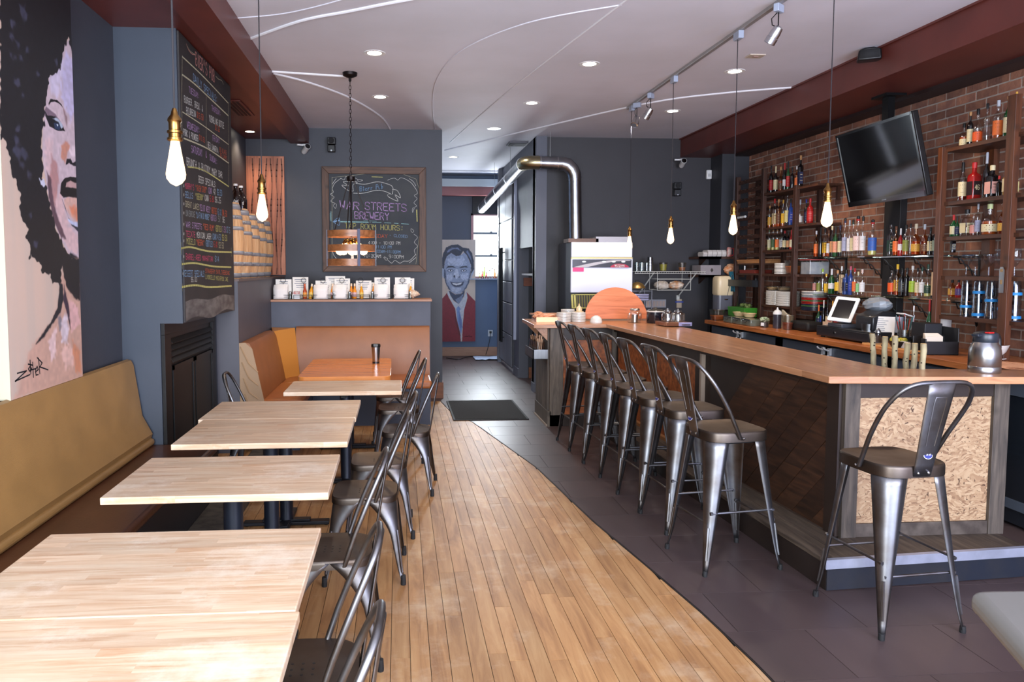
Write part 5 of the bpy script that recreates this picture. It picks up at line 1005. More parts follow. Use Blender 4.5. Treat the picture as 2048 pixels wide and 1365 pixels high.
# ================================================================= THE BAR
OSB = mat('chipboard', (206, 164, 116), .7, col2=(150, 104, 66), nscale=9, bump=.2, bscale=30, stretch=(1, 1, 1))
def osb():
    m, nt, b = newmat('oriented_chipboard'); N = nt.nodes; L = nt.links
    tc = N.new('ShaderNodeTexCoord'); v = N.new('ShaderNodeTexVoronoi'); v.inputs['Scale'].default_value = 50; v.inputs['Randomness'].default_value = 1
    mp = N.new('ShaderNodeMapping'); n0 = N.new('ShaderNodeTexNoise'); n0.inputs['Scale'].default_value = 5
    L.new(tc.outputs['Object'], n0.inputs[0])
    mxv = N.new('ShaderNodeMix'); mxv.data_type = 'VECTOR'; mxv.inputs['Factor'].default_value = .16
    L.new(tc.outputs['Object'], mxv.inputs['A']); L.new(n0.outputs['Color'], mxv.inputs['B']); L.new(mxv.outputs['Result'], mp.inputs[0]); L.new(mp.outputs[0], v.inputs[0])
    mp.inputs['Rotation'].default_value = (.2, .5, .4); mp.inputs['Scale'].default_value = (1, 1, 2.6)
    cr = N.new('ShaderNodeValToRGB'); e = cr.color_ramp.elements; e[0].position = .02; e[0].color = (*s2l((132, 100, 74)), 1); e[1].position = 1; e[1].color = (*s2l((180, 152, 120)), 1)
    x = e.new(.25); x.color = (*s2l((154, 122, 92)), 1); x = e.new(.6); x.color = (*s2l((168, 138, 106)), 1)
    sp = N.new('ShaderNodeSeparateColor'); L.new(v.outputs['Color'], sp.inputs[0]); L.new(sp.outputs[0], cr.inputs[0])
    n1 = N.new('ShaderNodeTexNoise'); n1.inputs['Scale'].default_value = 30; n1.inputs['Detail'].default_value = 8; n1.inputs['Distortion'].default_value = 2.5
    L.new(tc.outputs['Object'], n1.inputs[0]); mr = N.new('ShaderNodeMapRange'); mr.inputs['From Min'].default_value = .32; mr.inputs['From Max'].default_value = .40; L.new(n1.outputs[0], mr.inputs[0])
    mx = N.new('ShaderNodeMix'); mx.data_type = 'RGBA'; mx.inputs['A'].default_value = (*s2l((70, 44, 28)), 1); L.new(mr.outputs[0], mx.inputs['Factor']); L.new(cr.outputs[0], mx.inputs['B'])
    L.new(mx.outputs['Result'], b.inputs['Base Color']); b.inputs['Roughness'].default_value = .5
    bp = N.new('ShaderNodeBump'); bp.inputs['Strength'].default_value = .25; bp.inputs['Distance'].default_value = .003; L.new(v.outputs['Distance'], bp.inputs['Height']); L.new(bp.outputs[0], b.inputs['Normal'])
    return m
OSB = osb()
OSBD = mat('stained_chipboard', (168, 94, 48), .5, col2=(112, 60, 34), nscale=22, bump=.15)
bar = thing('bar_counter', 'long L-shaped bar with oak top, chipboard end and dark diagonal planks', 'bar', (2.3, 5.6, 0))
for nm, P, mm in (('main', [(2.26, 3.77), (2.80, 4.05), (2.74, 7.50), (2.11, 7.50)], BARTOP), ('near', [(2.26, 3.77), (3.6, 3.64), (3.6, 3.93), (2.80, 4.05)], BARTOPX), ('far', [(1.36, 7.5), (2.74, 7.5), (2.78, 8.37), (1.385, 8.37)], BARTOPX)):
    m = MB(); m.prism(P, 1.032, 1.07, 'z'); obj('countertop', m, mm, bar, world=True, smooth=False, bev=.003)
fx = lambda y: 2.415-(y-3.87)*.0456
m = MB(); m.prism([(fx(3.9), 3.9), (fx(3.9)+.12, 3.9), (fx(7.5)+.12, 7.6), (fx(7.5), 7.6)], .16, 1.03, 'z'); m.prism([(2.42, 3.885), (3.34, 3.875), (3.34, 3.96), (2.42, 3.98)], .16, 1.03, 'z')
m.prism([(1.56, 7.64), (2.3, 7.64), (2.3, 8.3), (1.56, 8.3)], .0, 1.03, 'z')
obj('carcass', m, mat('bar_carcass', (38, 26, 20), .6), bar, world=True, smooth=False)
# diagonal planks on the near half of the front
def pl3(u, v, d): y = u; return (fx(y)-d, y, v)
pw = .135
k = -14
while k < 20:
    c = k*pw*1.414
    # strip between lines v = -(u)+c .. slope rising to the right in view (towards -Y)
    P = [(3.0, -3.0+8+c-6), (7.0, -7.0+8+c-6), (7.0, -7.0+8+c-6+pw*1.414-.004), (3.0, -3.0+8+c-6+pw*1.414-.004)]
    P = cliprect(P, 3.99, 5.545, .17, .985)
    if P:
        m = MB(); d = random.uniform(.017, .022); m.add([pl3(u, v, 0) for u, v in P]+[pl3(u, v, d) for u, v in P], [tuple(range(len(P), 2*len(P)))]+[(i, (i+1) % len(P), len(P)+(i+1) % len(P), len(P)+i) for i in range(len(P))])
        obj('plank', m, DARKWOOD, bar, world=True, smooth=False)
    k += 1
def fboard(nm, y0, y1, z0, z1, d, mm, lab=None):
    m = MB(); P = [(y0, z0), (y1, z0), (y1, z1), (y0, z1)]
    m.add([pl3(u, v, -.01) for u, v in P]+[pl3(u, v, d) for u, v in P], [(3, 2, 1, 0), (4, 5, 6, 7)]+[(i, (i+1) % 4, 4+(i+1) % 4, 4+i) for i in range(4)])
    return obj(nm, m, mm, bar, world=True, smooth=False, label=lab)
BLK = mat('bar_dark_frame', (44, 32, 26), .5, noise=.3, nscale=5)
fboard('post', 3.885, 3.99, .16, 1.03, .024, BLK)
fboard('top_rail', 3.99, 7.6, .985, 1.03, .026, BLK)
fboard('post', 5.555, 5.585, .16, .985, .03, mat('pale_edge_strip', (150, 132, 116), .5))
fboard('post', 5.585, 5.68, .16, .985, .022, BLK)
fboard('chipboard_panel', 5.68, 6.48, .17, .90, .012, OSBD, 'amber stained chipboard panel')
fboard('rail', 5.68, 7.5, .90, .985, .02, BLK)
fboard('post', 6.48, 6.58, .16, .90, .022, BARNWOOD)
fboard('chipboard_panel', 6.58, 7.5, .17, .90, .012, OSBD)
fboard('foot_ledge', 5.6, 7.6, .16, .19, .05, mat('ledge_edge', (150, 104, 64), .5))
# near end
def ebox(nm, x0, x1, z0, z1, d, mm, lab=None, pb=0):
    m = MB(); m.box(x0, x1, 3.885-d, 3.885, z0, z1); return obj(nm, m, mm, bar, world=True, smooth=False, bev=.002, label=lab)
ebox('post', 2.41, 2.495, .16, 1.03, .03, BARNWOOD); ebox('post', 3.265, 3.355, .16, 1.03, .03, BARNWOOD)
ebox('top_rail', 2.495, 3.265, .935, 1.03, .022, BLK); ebox('bottom_rail', 2.495, 3.265, .16, .235, .022, mat('scuffed_rail', (58, 48, 42), .6, col2=(90, 80, 72), nscale=12))
ebox('chipboard_panel', 2.495, 3.265, .235, .935, .010, OSB, 'pale chipboard end panel')
# far leg
m = MB(); m.box(1.69, 2.22, 7.622, 7.642, .12, .90); obj('chipboard_panel', m, OSBD, bar, world=True, smooth=False)
for (a, b, c, d, mm) in ((1.55, 1.69, 0, 1.03, BARNWOOD), (2.2, 2.29, .1, 1.03, BARNWOOD), (1.69, 2.2, .90, 1.03, BLK), (1.55, 2.3, 0, .12, BLK)):
    m = MB(); m.box(a, b, 7.60, 7.64, c, d); obj('frame_board', m, mm, bar, world=True, smooth=False, bev=.002)
for i in range(6):
    m = MB(); y = 7.645+i*.111; m.box(1.535-random.uniform(0, .003), 1.56, y, y+.108, .16, 1.03); obj('side_board', m, BARNWOOD, bar, world=True, smooth=False, bev=.002)
m = MB(); m.box(1.525, 1.56, 7.6, 8.31, 0, .16); obj('side_plinth', m, BARNWOOD, bar, world=True, smooth=False)
m = MB(); m.box(1.513, 1.527, 7.6, 8.31, 0, .018); obj('floor_strip', m, mat('pale_edge_strip', (0, 0, 0)), bar, world=True, smooth=False)
m = MB(); m.prism([(1.40, 1.03), (1.56, 1.03), (1.56, .86)], 7.66, 7.70, 'y'); obj('bracket', m, BARTOP, bar, world=True, smooth=False)
m = MB(); m.prism([(1.40, 1.03), (1.56, 1.03), (1.56, .86)], 8.2, 8.24, 'y'); obj('bracket', m, BARTOP, bar, world=True, smooth=False)
# foot step
STEPT = wood('step_tread', [(44, 36, 30), (72, 60, 50), (98, 84, 70)], 'y', 1, .6)
STEPF = mat('step_face_navy', (34, 38, 48), .24, col2=(44, 44, 48), nscale=5, bump=.05)
sx = lambda y: 2.16-(y-3.57)*.046
st = [(sx(3.57), 3.57), (3.31, 3.66), (3.31, 3.87), (2.41, 3.90), (fx(7.5), 7.5), (sx(7.2), 7.2)]
m = MB(); m.prism(st, 0, .14, 'z'); obj('step', m, mat('step_side_dark', (40, 30, 26), .5, noise=.3, nscale=6), bar, world=True, smooth=False)
for i, (a, b) in enumerate(((0, .5), (.5, 1))):
    P = []
    m = MB()
    def q(y, s): return (sx(y)-.012+(fx(y)-sx(y)-.01)*s, y)
    m.prism([q(3.60, a), q(3.60, b-.01), q(7.2, b-.01), q(7.2, a)], .14, .162, 'z'); obj('tread_board', m, STEPT, bar, world=True, smooth=False, bev=.002)
m = MB(); m.prism([(sx(3.57)-.012, 3.555), (3.325, 3.645), (3.325, 3.855), (2.40, 3.865), (2.2, 3.60)], .1405, .1625, 'z'); obj('tread_board', m, STEPT, bar, world=True, smooth=False)
m = MB(); m.prism([(sx(3.57)-.004, 3.5), (3.31, 3.5)], 0, 0, 'z') if False else m.add([(sx(3.57), 3.560, .004), (3.312, 3.650, .004), (3.312, 3.650, .112), (sx(3.57), 3.560, .112), (sx(3.57), 3.572, .004), (3.312, 3.662, .004), (3.312, 3.662, .112), (sx(3.57), 3.572, .112)], [(0, 1, 2, 3), (7, 6, 5, 4), (0, 4, 5, 1), (1, 5, 6, 2), (2, 6, 7, 3), (3, 7, 4, 0)])
obj('step_face', m, STEPF, bar, world=True, smooth=False, label='navy painted face of the foot step')
m = MB(); m.add([(sx(3.57)-.014, 3.548, .118), (3.326, 3.638, .118), (3.326, 3.638, .166), (sx(3.57)-.014, 3.548, .166), (sx(3.57)-.014, 3.556, .118), (3.326, 3.648, .118), (3.326, 3.665, .166), (sx(3.57)-.014, 3.575, .166)], [(0, 1, 2, 3), (7, 6, 5, 4), (0, 4, 5, 1), (1, 5, 6, 2), (2, 6, 7, 3), (3, 7, 4, 0)])
obj('metal_nosing', m, mat('nosing_metal', (176, 180, 200), .35, metal=.5, noise=.2, nscale=12), bar, world=True, smooth=False)
# utensil holder on the bar's far side
t = thing('cutlery_bins', 'steel rack of clear bins full of cutlery on the bar side', 'rack', (1.47, 7.72, .72))
m = MB(); m.box(1.375, 1.385, 7.62, 8.1, .70, .80); m.box(1.375, 1.53, 7.62, 7.63, .70, .80); m.box(1.375, 1.53, 7.62, 8.1, .70, .705); obj('tray', m, STEEL, t, world=True, smooth=False)
for i in range(4):
    y = 7.68+i*.115; m = MB(); m.sqlathe([(.9, 0), (1, .17), (.95, .17), (.86, .01)], .05, (1.455, y, .71)); obj('bin', m, glass('clear_plastic', (.9, .9, .9), .15), t, world=True)
    m = MB()
    for j in range(6):
        a = random.uniform(-.35, .35); b = random.uniform(-.2, .2); m.tube([(1.455+random.uniform(-.02, .02), y+random.uniform(-.02, .02), .73), (1.455+a*.12, y+b*.12, .90+random.uniform(0, .05))], [.003, .007], 6)
    obj('utensils', m, mat('cutlery_mixed', (168, 132, 104), .35, metal=.6), t, world=True, kind='stuff')
# bar mat on the floor
t = thing('floor_mat', 'charcoal ribbed entrance mat at the mouth of the hall', 'mat', (.95, 8.55, 0))
m = MB(); m.box(.575, 1.40, 7.96, 9.15, .001, .010); obj('backing', m, RUBBER, t, world=True, bev=.003)
m = MB(); m.box(.60, 1.375, 7.985, 9.125, .010, .014); obj('pile', m, mat('mat_pile', (38, 37, 38), .95, noise=.3, nscale=200, bump=.5, bscale=300), t, world=True, smooth=False)
# grey laminate table corner in the right foreground
t = thing('grey_table', 'grey laminate table corner with rounded edge at the right foreground', 'table', (1.7, 1.2, 0))
m = MB(); P = []
cx, cy, rr = 1.34, 1.53, .03
P = [(2.3, 1.545), (1.355, 1.595)]+[(1.33+.026*math.cos(a), 1.568+.026*math.sin(a)) for a in [PI*.5+i*PI/10 for i in range(6)]]+[(1.20, 1.30), (1.0, .8), (2.3, .8)]
m.prism(P, .845, .90, 'z'); obj('tabletop', m, mat('grey_laminate', (104, 101, 97), .5), t, world=True, bev=.022, bseg=4)
m = MB(); m.tube([(1.47, 1.42, 0), (1.47, 1.42, .845)], .03, 16); obj('leg', m, STEEL, t, world=True)
m = MB(); m.tube([(2.1, 1.4, 0), (2.1, 1.4, .845)], .03, 16); obj('leg', m, STEEL, t, world=True)
m = MB(); m.lathe([(.045, 0), (.045, .012), (.032, .02)], 16, (1.47, 1.42, 0)); m.lathe([(.045, 0), (.045, .012), (.032, .02)], 16, (2.1, 1.4, 0)); obj('foot_flange', m, STEEL, t, world=True)
# ================================================================= LAMPS
GLOW = emis('warm_filament_bulb', (1.0, .70, .40), 2.4)
def pendant(x, y, z, label, top=3.35, r=1.0, kind='cable'):
    t = thing('pendant_bulb', label, 'pendant lamp', (x, y, z), 0, 'pendant lamps')
    m = MB(); m.tube([(0, 0, .12), (0, 0, top-z)], .0032, 6); obj('cord', m, mat('cloth_cord', (34, 30, 34), .8), t)
    m = MB(); m.lathe([(.006, .145), (.010, .135), (.012, .125), (.021, .113), (.023, .105), (.019, .098), (.019, .075), (.0245, .073), (.0245, .066), (.020, .064), (.020, .052), (.0245, .050), (.0245, .043), (.019, .040)], 18); obj('socket', m, BRASS, t)
    m = MB(); m.lathe([(.013, .045), (.015, .03), (.020, .0), (.028, -.045), (.031, -.065), (.029, -.08), (.018, -.095), (.003, -.103)], 20); obj('bulb', m, GLOW, t)
    l = point('bulb_light', (x, y, z-.04), 5, (1.0, .66, .36), .035)
    return t
pendant(-.72, 2.52, 2.01, 'bare filament bulb hanging nearest, before the chimney corner')
pendant(-.72, 4.06, 1.99, 'bare filament bulb hanging in front of the barrels')
pendant(2.42, 4.11, 1.975, 'bare filament bulb over the near end of the bar')
pendant(2.42, 5.31, 1.985, 'second bare bulb over the bar, hanging before the wine rack', 3.28)
pendant(2.42, 6.57, 1.96, 'third bare bulb over the bar, against the charcoal wall', 3.28)
pendant(2.42, 7.77, 1.935, 'farthest bare bulb over the bar, in front of the white hood', 3.28)
# track
t = thing('light_track', 'white ceiling light track running above the bar', 'track light', (2.43, 6.0, 3.35))
m = MB(); m.box(2.415, 2.45, 4.3, 7.95, 3.325, 3.35); obj('rail', m, mat('track_metal', (150, 146, 146), .4, metal=.3), t, world=True, smooth=False, bev=.003)
for y in (5.31, 6.57, 7.77):
    m = MB(); m.box(2.405, 2.445, y-.045, y+.045, 3.27, 3.325); obj('adapter', m, mat('track_adapter', (150, 158, 176), .4), t, world=True, smooth=False, bev=.004)
for x, y, rz, lab in ((2.43, 4.75, -.9, 'nearest silver spotlight on the ceiling track'), (2.43, 7.2, -.8, 'middle silver spotlight on the ceiling track'), (2.43, 7.62, .8, 'farthest silver spotlight on the ceiling track')):
    t = thing('track_spotlight', lab, 'spotlight', (x, y, 3.325), rz, 'track spotlights')
    m = MB(); m.box(-.018, .018, -.04, .04, -.05, 0); obj('adapter', m, mat('track_adapter', (0, 0, 0)), t, bev=.004)
    m = MB(); m.tube([(0, 0, -.05), (.0, 0, -.14)], .004, 6); m.tube([(-.01, 0, -.05), (-.045, 0, -.08), (-.04, 0, -.12), (-.01, 0, -.14)], .0035, 6); obj('stem', m, BLACKM, t)
    M_ = Matrix.Translation((0, 0, -.15)) @ Matrix.Rotation(math.radians(35), 4, 'Y')
    m = MB(); m.lathe([(.010, .015), (.028, .005), (.034, -.03), (.034, -.06), (.037, -.062), (.037, -.10), (.032, -.102)], 18, M=M_); obj('head', m, mat('silver_lamp', (196, 198, 202), .25, metal=1), t)
    m = MB(); m.lathe([(.031, -.098), (.028, -.103)], 18, M=M_); obj('lens', m, mat('lamp_lens', (90, 90, 96), .1), t)
o = point('track_spot_beam', (2.43, 7.70, 3.16), 70, (.92, .92, 1.0), .03, spot=math.radians(38)); o.rotation_euler = Vector((.03, 1.35, -1.35)).to_track_quat('-Z', 'Y').to_euler()
# recessed lights
DL = emis('downlight_glow', (1.0, .90, .74), 14)
for i, (x, y) in enumerate([(-.186, 6.125), (-.181, 7.66), (1.60, 6.31), (1.38, 7.82), (1.17, 9.26), (2.92, 6.45), (2.98, 8.1), (.84, 11.64)]):
    t = thing('recessed_light', 'round recessed ceiling light, '+['left row, nearer', 'left row, by the chandelier', 'middle row, nearest', 'middle row, second', 'middle row, third', 'right row, nearer', 'right row, farther', 'in the hall'][i], 'ceiling light', (x, y, 3.35), 0, 'recessed ceiling lights')
    m = MB(); m.lathe([(.055, -.002), (.085, -.004), (.088, 0), (.055, .0)], 24, cap=False); obj('trim_ring', m, WHITEP, t)
    m = MB(); m.lathe([(.001, -.003), (.056, -.003)], 24, cap=False); obj('lens', m, DL, t)
    point('downlight', (x, y, 3.30), 26, (1.0, .88, .74), .05, spot=math.radians(120))
t = thing('recessed_light', 'unlit round ceiling fitting at the far end of the hall', 'ceiling light', (1.56, 13.3, 3.35))
m = MB(); m.lathe([(.001, -.006), (.08, -.006), (.09, 0)], 20, cap=False); obj('cover', m, mat('grey_fitting', (150, 158, 166), .5), t)
t = thing('recessed_light', 'recessed light in the maroon soffit above the barrels', 'ceiling light', (-1.70, 8.9, 3.21))
m = MB(); m.lathe([(.05, -.002), (.07, -.004), (.072, 0)], 20, cap=False); obj('trim_ring', m, BRASS, t)
m = MB(); m.lathe([(.001, -.003), (.05, -.003)], 20, cap=False); obj('lens', m, DL, t)
point('downlight', (-1.70, 8.9, 3.16), 14, (1.0, .74, .48), .05, spot=math.radians(130))
point('downlight', (-1.60, 7.2, 3.12), 14, (1.0, .74, .48), .05, spot=math.radians(130))  # spot over the nearer barrels, no fitting modelled
for x, y in ((3.6, 7.3), (3.6, 5.6)): point('back_bar_fill', (x, y, 3.05), 26, (1.0, .74, .5), .06, spot=math.radians(140))  # added spots brighten the back bar shelves, no fitting there
# chandelier
t = thing('chandelier', 'drum chandelier of three wooden hoops hanging on a chain over the booth', 'chandelier', (-.42, 6.75, 1.66), 0)
m = MB(); m.lathe([(.065, 1.69), (.062, 1.665), (.03, 1.65), (.012, 1.645), (.012, 1.62)], 24); obj('canopy', m, mat('oil_bronze', (34, 28, 28), .4, metal=.8), t)
m = MB()
zz = 1.63; i = 0
while zz > .80:
    R_ = Matrix.Translation((0, 0, zz)) @ Matrix.Rotation((i % 2)*PI/2, 4, 'Z')
    m.tube([(.009*math.cos(a), 0, .021*math.sin(a)) for a in [k*PI/4 for k in range(8)]], .0028, 5, closed=True, M=R_); zz -= .034; i += 1
obj('chain', m, mat('oil_bronze', (0, 0, 0)), t)
m = MB(); m.lathe([(.012, .80), (.035, .79), (.036, .76), (.03, .75)], 16)
for a in (0, 2*PI/3, 4*PI/3): m.tube([(.02*math.cos(a+.4), .02*math.sin(a+.4), .77), (.205*math.cos(a+.4), .205*math.sin(a+.4), .30)], .0045, 6)
m.tube([(0, 0, .78), (0, 0, .26)], .008, 8)
obj('hub_and_rods', m, mat('oil_bronze', (0, 0, 0)), t)
HOOP = wood('copper_toned_wood', [(104, 62, 34), (142, 88, 52), (160, 104, 66)], 'x', 1, .35)
for z0 in (.255, .13, .005):
    m = MB(); m.lathe([(.212, z0), (.214, z0+.058), (.208, z0+.058), (.206, z0), (.212, z0)], 40, cap=False); obj('wood_hoop', m, HOOP, t)
for a in (-1.22, -3.0, -.12, 1.6):
    m = MB(); m.box(.214, .219, -.012, .012, 0, .32, M=Matrix.Rotation(a, 4, 'Z')); obj('strap', m, mat('strap_grey', (70, 72, 84), .4, metal=.7), t)
for a in (-2.2, -1.2, .2, 1.6, 2.9):
    M_ = Matrix.Rotation(a, 4, 'Z') @ Matrix.Translation((.04, 0, .24)) @ Matrix.Rotation(math.radians(-32), 4, 'Y')
    m = MB(); m.lathe([(.012, 0), (.02, -.01), (.02, -.05), (.016, -.055)], 12, M=M_); obj('socket', m, BRASS, t)
    m = MB(); m.lathe([(.013, -.05), (.022, -.075), (.034, -.10), (.038, -.122), (.034, -.145), (.02, -.158), (.002, -.162)], 16, M=M_); obj('bulb', m, GLOW, t)
point('chandelier_light', (-.42, 6.75, 1.76), 7, (1.0, .66, .34), .09)

# ================================================================= BARRELS, GROWLERS
STAVE = wood('oak_barrel_stave', [(186, 134, 90), (214, 168, 122), (228, 190, 148)], 'z', 1, .5, var=.1)
HOOPM = mat('galvanised_hoop', (178, 180, 188), .45, metal=.5, noise=.25, nscale=12)
def barrel(x, y, H, R, label, a0):
    t = thing('oak_barrel', label, 'barrel', (x, y, 1.545), 0, 'oak barrels')
    rad = lambda z: R*(.80+.20*math.sin(PI*min(1, max(0, z/H))))
    n = 14
    for i in range(n):
        a, b = a0+2*PI*i/n+.006, a0+2*PI*(i+1)/n-.006; m = MB(); rows = []
        for j in range(9):
            z = H*j/8; r = rad(z)+random.uniform(0, .0005)
            rows.append([(r*math.cos(q), r*math.sin(q), z) for q in (a, (a+b)/2, b)]+[((r-.02)*math.cos(q), (r-.02)*math.sin(q), z) for q in (b, a)])
        m.grid(rows, closed_u=True); m.add(rows[0], [(0, 1, 2, 3, 4)]); m.add(rows[-1], [(4, 3, 2, 1, 0)]); obj('stave', m, STAVE, t, smooth=False)
    for z, w in ((.03, .045), (.135, .036), (.235, .034), (H-.235, .034), (H-.135, .036), (H-.04, .05)):
        m = MB(); m.lathe([(rad(z-w/2)+.002, z-w/2), (rad(z)+.0055, z), (rad(z+w/2)+.003, z+w/2)], 28, cap=False); obj('hoop', m, HOOPM, t, thick=.002)
    m = MB(); m.lathe([(.001, H-.03), (rad(H)-.02, H-.03)], 24, cap=False); obj('head', m, STAVE, t)
    m = MB()
    for z in (.135, H-.135):
        for a in (-.5, -.62): m.lathe([(.007, 0), (.004, .004)], 8, M=Matrix.Rotation(a, 4, 'Z') @ Matrix.Translation((rad(z)+.004, 0, z)) @ Matrix.Rotation(PI/2, 4, 'Y'))
    obj('rivet', m, STEEL, t)
    return t
for i, (y, H) in enumerate([(7.02, .69), (7.42, .665), (7.82, .645), (8.22, .635), (8.62, .63)]):
    barrel(-1.62, y, H, .205, 'oak barrel with steel hoops, '+['nearest, half hidden by the chalkboard', 'second from the chalkboard', 'middle one of five', 'fourth from the chalkboard', 'farthest, beside the papers'][i], .3*i)
for i, (x, y, z) in enumerate([(-1.555, 7.0, 2.206), (-1.545, 7.33, 2.181), (-1.53, 7.50, 2.181)]):
    t = thing('growler', 'dark glass growler with white cap on the barrels, '+['nearest the chalkboard', 'in the middle', 'nearest the hanging bulb'][i], 'bottle', (x, y, z), 0, 'growlers')
    m = MB(); m.lathe([(.055, 0), (.058, .01), (.058, .12), (.05, .15), (.026, .19), (.018, .21), (.017, .235), (.02, .24)], 18); obj('body', m, mat('dark_amber_glass', (26, 14, 12), .08, coat=.5), t)
    m = MB(); m.lathe([(.021, .24), (.021, .258), (.018, .26)], 14); obj('cap', m, WHITEP, t)
    m = MB(); f = lambda u, v: (.0585*math.sin(u/.0585), -.0590*math.cos(u/.0585), v)
    letters(m, "BIERS", -.036, .075, .036, .075, .022, f, .004); letters(m, "PUB", -.02, .045, .02, .045, .018, f, .003); ribbon(m, [(-.036, .105), (0, .107), (.036, .105)], .004, f); obj('printed_lettering', m, mat('print_white', (214, 214, 208), .6), t, smooth=False, recalc=False)

# ================================================================= CONDIMENT CADDIES ON THE HALF WALL
WIRE = mat('black_wire', (18, 18, 20), .5)
def caddy(x, label):
    t = thing('condiment_caddy', label, 'caddy', (x, 8.50, 1.295), 0, 'wire condiment caddies')
    m = MB(); w, d = .10, .085
    for z, r in ((.004, .004), (.028, .0025), (.048, .0035)): m.tube([(-w, -d, z), (w, -d, z), (w, d, z), (-w, d, z)], r, 6, closed=True)
    for (a, b) in ((-w, -d), (0, -d), (w, -d), (w, d), (-w, d), (0, d), (-w, 0), (w, 0)): m.tube([(a, b, 0), (a, b, .048)], .003, 5)
    for q in range(1, 6): m.tube([(-w, -d+q*d/3, .004), (w, -d+q*d/3, .004)], .002, 4)
    obj('wire_frame', m, WIRE, t)
    m = MB(); m.tube([(0, .0, .0), (0, .0, .185)], .0028, 6); m.tube([(.026*math.cos(a), 0, .21+.026*math.sin(a)) for a in [k*PI/8 for k in range(16)]], .0028, 5, closed=True); obj('ring_handle', m, WIRE, t)
    return t
MENU_INK = mat('menu_ink', (120, 126, 140), .7)
def menu(x, y, z, w, h, rz, lean, label, group='menus in the caddies'):
    t = thing('menu', label, 'menu', (x, y, z), rz, group)
    M_ = Matrix.Rotation(lean, 4, 'X')
    m = MB(); m.box(-w/2, w/2, -.0015, .0015, 0, h, M=M_); obj('sheet', m, PAPER, t, smooth=False)
    m = MB(); f = lambda u, v: tuple(M_ @ Vector((u, -.0022, v)))
    r = random.Random(x*100)
    for q in range(5):
        v = h*(.88-.09*q); L_ = w*r.uniform(.18, .38); ribbon(m, [(-L_, v), (L_, v)], .005 if q else .008, f)
    obj('printed_lines', m, MENU_INK, t, smooth=False, recalc=False)
def napkins(x, y, z, label):
    t = thing('napkin_stack', label, 'napkins', (x, y, z), random.uniform(-.05, .05), 'napkin stacks')
    for q in range(4):
        m = MB(); w = .078+random.uniform(-.003, .003); h = .115+q*.013; rows = []
        for j in range(5):
            v = h*j/4; rows.append([(-w, -.035+q*.016+.004*math.sin(j), v), (-w*.3, -.04+q*.016, v+.004*(j == 4)), (w*.4, -.038+q*.016, v+.006*(j == 4)), (w, -.034+q*.016+.003*math.sin(j+1), v)])
        m.grid(rows); obj('napkin', m, mat('white_napkin', (236, 230, 226), .9), t, thick=.011)
def sauce(x, y, z, kind, label, tilt=0):
    c = {'red': (176, 66, 24), 'yel': (222, 150, 30), 'org': (232, 140, 34)}[kind]
    t = thing('sauce_bottle', label, 'bottle', (x, y, z), 0, 'sauce bottles')
    M_ = Matrix.Rotation(tilt, 4, 'Y')
    m = MB(); m.lathe([(.020, 0), (.022, .004), (.022, .085), (.012, .115), (.009, .14)], 12, M=M_); obj('body', m, mat('sauce_'+kind, c, .15, coat=.5), t)
    m = MB(); m.lathe([(.0105, .138), (.0105, .165), (.008, .168)], 10, M=M_); obj('cap', m, mat('sauce_cap_'+kind, {'red': (206, 90, 40), 'yel': (236, 220, 196), 'org': (240, 210, 180)}[kind], .4), t)
    m = MB(); m.lathe([(.0227, .025), (.0227, .07)], 12, M=M_, cap=False); obj('label', m, mat('sauce_label_'+kind, {'red': (226, 150, 60), 'yel': (230, 190, 90), 'org': (214, 170, 170)}[kind], .6), t)
def shaker(x, y, z, label):
    t = thing('pepper_mill', label, 'shaker', (x, y, z), 0, 'shakers in the caddies')
    m = MB(); m.lathe([(.018, 0), (.019, .01), (.015, .045), (.016, .06)], 12); obj('body', m, mat('shaker_glass', (70, 74, 70), .12, coat=.4), t)
    m = MB(); m.lathe([(.017, .06), (.017, .075), (.010, .083)], 12); obj('lid', m, STEEL, t)
cx = [-1.29, -1.065, -.85, -.64, -.43, -.18, .04]
cn = ['leftmost, against the platform wall', 'second from the left', 'third from the left', 'fourth from the left, in the middle', 'fifth from the left', 'second from the right', 'rightmost, next to the seashell']
for i, x in enumerate(cx): caddy(x, 'black wire condiment caddy on the half wall, '+cn[i])
zb = 1.302
for i in (0, 2, 3, 5, 6): napkins(cx[i]-.02, 8.455, zb, 'stack of white napkins in the caddy '+cn[i])
for i, (dx, h, rz, ln) in enumerate([(.0, .215, .12, -.1), (-.04, .24, 0, -.05), (0, .20, 0, -.06), (.0, .225, 0, -.1), (.03, .20, -.05, -.1), (-.01, .235, .02, -.05), (0, .235, -.06, -.08)]):
    menu(cx[i]+dx, 8.53, zb, .175, h, rz, ln, 'white paper menu standing in the caddy '+cn[i])
menu(-.72, 8.57, zb+.05, .22, .20, 0, -.1, 'crumpled paper menu leaning behind the middle caddies', 'menus behind')
menu(-.26, 8.58, zb, .14, .18, .3, -.1, 'peach paper menu leaning between the two right groups', 'menus behind')
menu(.10, 8.57, zb, .14, .225, -.2, -.1, 'white paper menu behind the rightmost caddy', 'menus behind')
for x, y, k, l, tl in [(-1.045, 8.44, 'red', 'red hot sauce bottle in the caddy second from the left', 0), (-.985, 8.44, 'yel', 'yellow sauce bottle leaning in the caddy second from the left', .12), (-.74, 8.46, 'org', 'orange sauce bottle right of the third caddy napkins', 0), (-.535, 8.50, 'org', 'orange sauce bottle left of the fifth caddy', 0), (-.495, 8.44, 'org', 'orange sauce bottle at the left of the fifth caddy', 0), (-.42, 8.44, 'yel', 'yellow sauce bottle with a pale label in the fifth caddy', 0), (-.285, 8.48, 'org', 'orange sauce bottle beside the peach menu', 0), (.13, 8.47, 'yel', 'yellow sauce bottle in the rightmost caddy', 0)]:
    sauce(x, y, zb, k, l, tl)
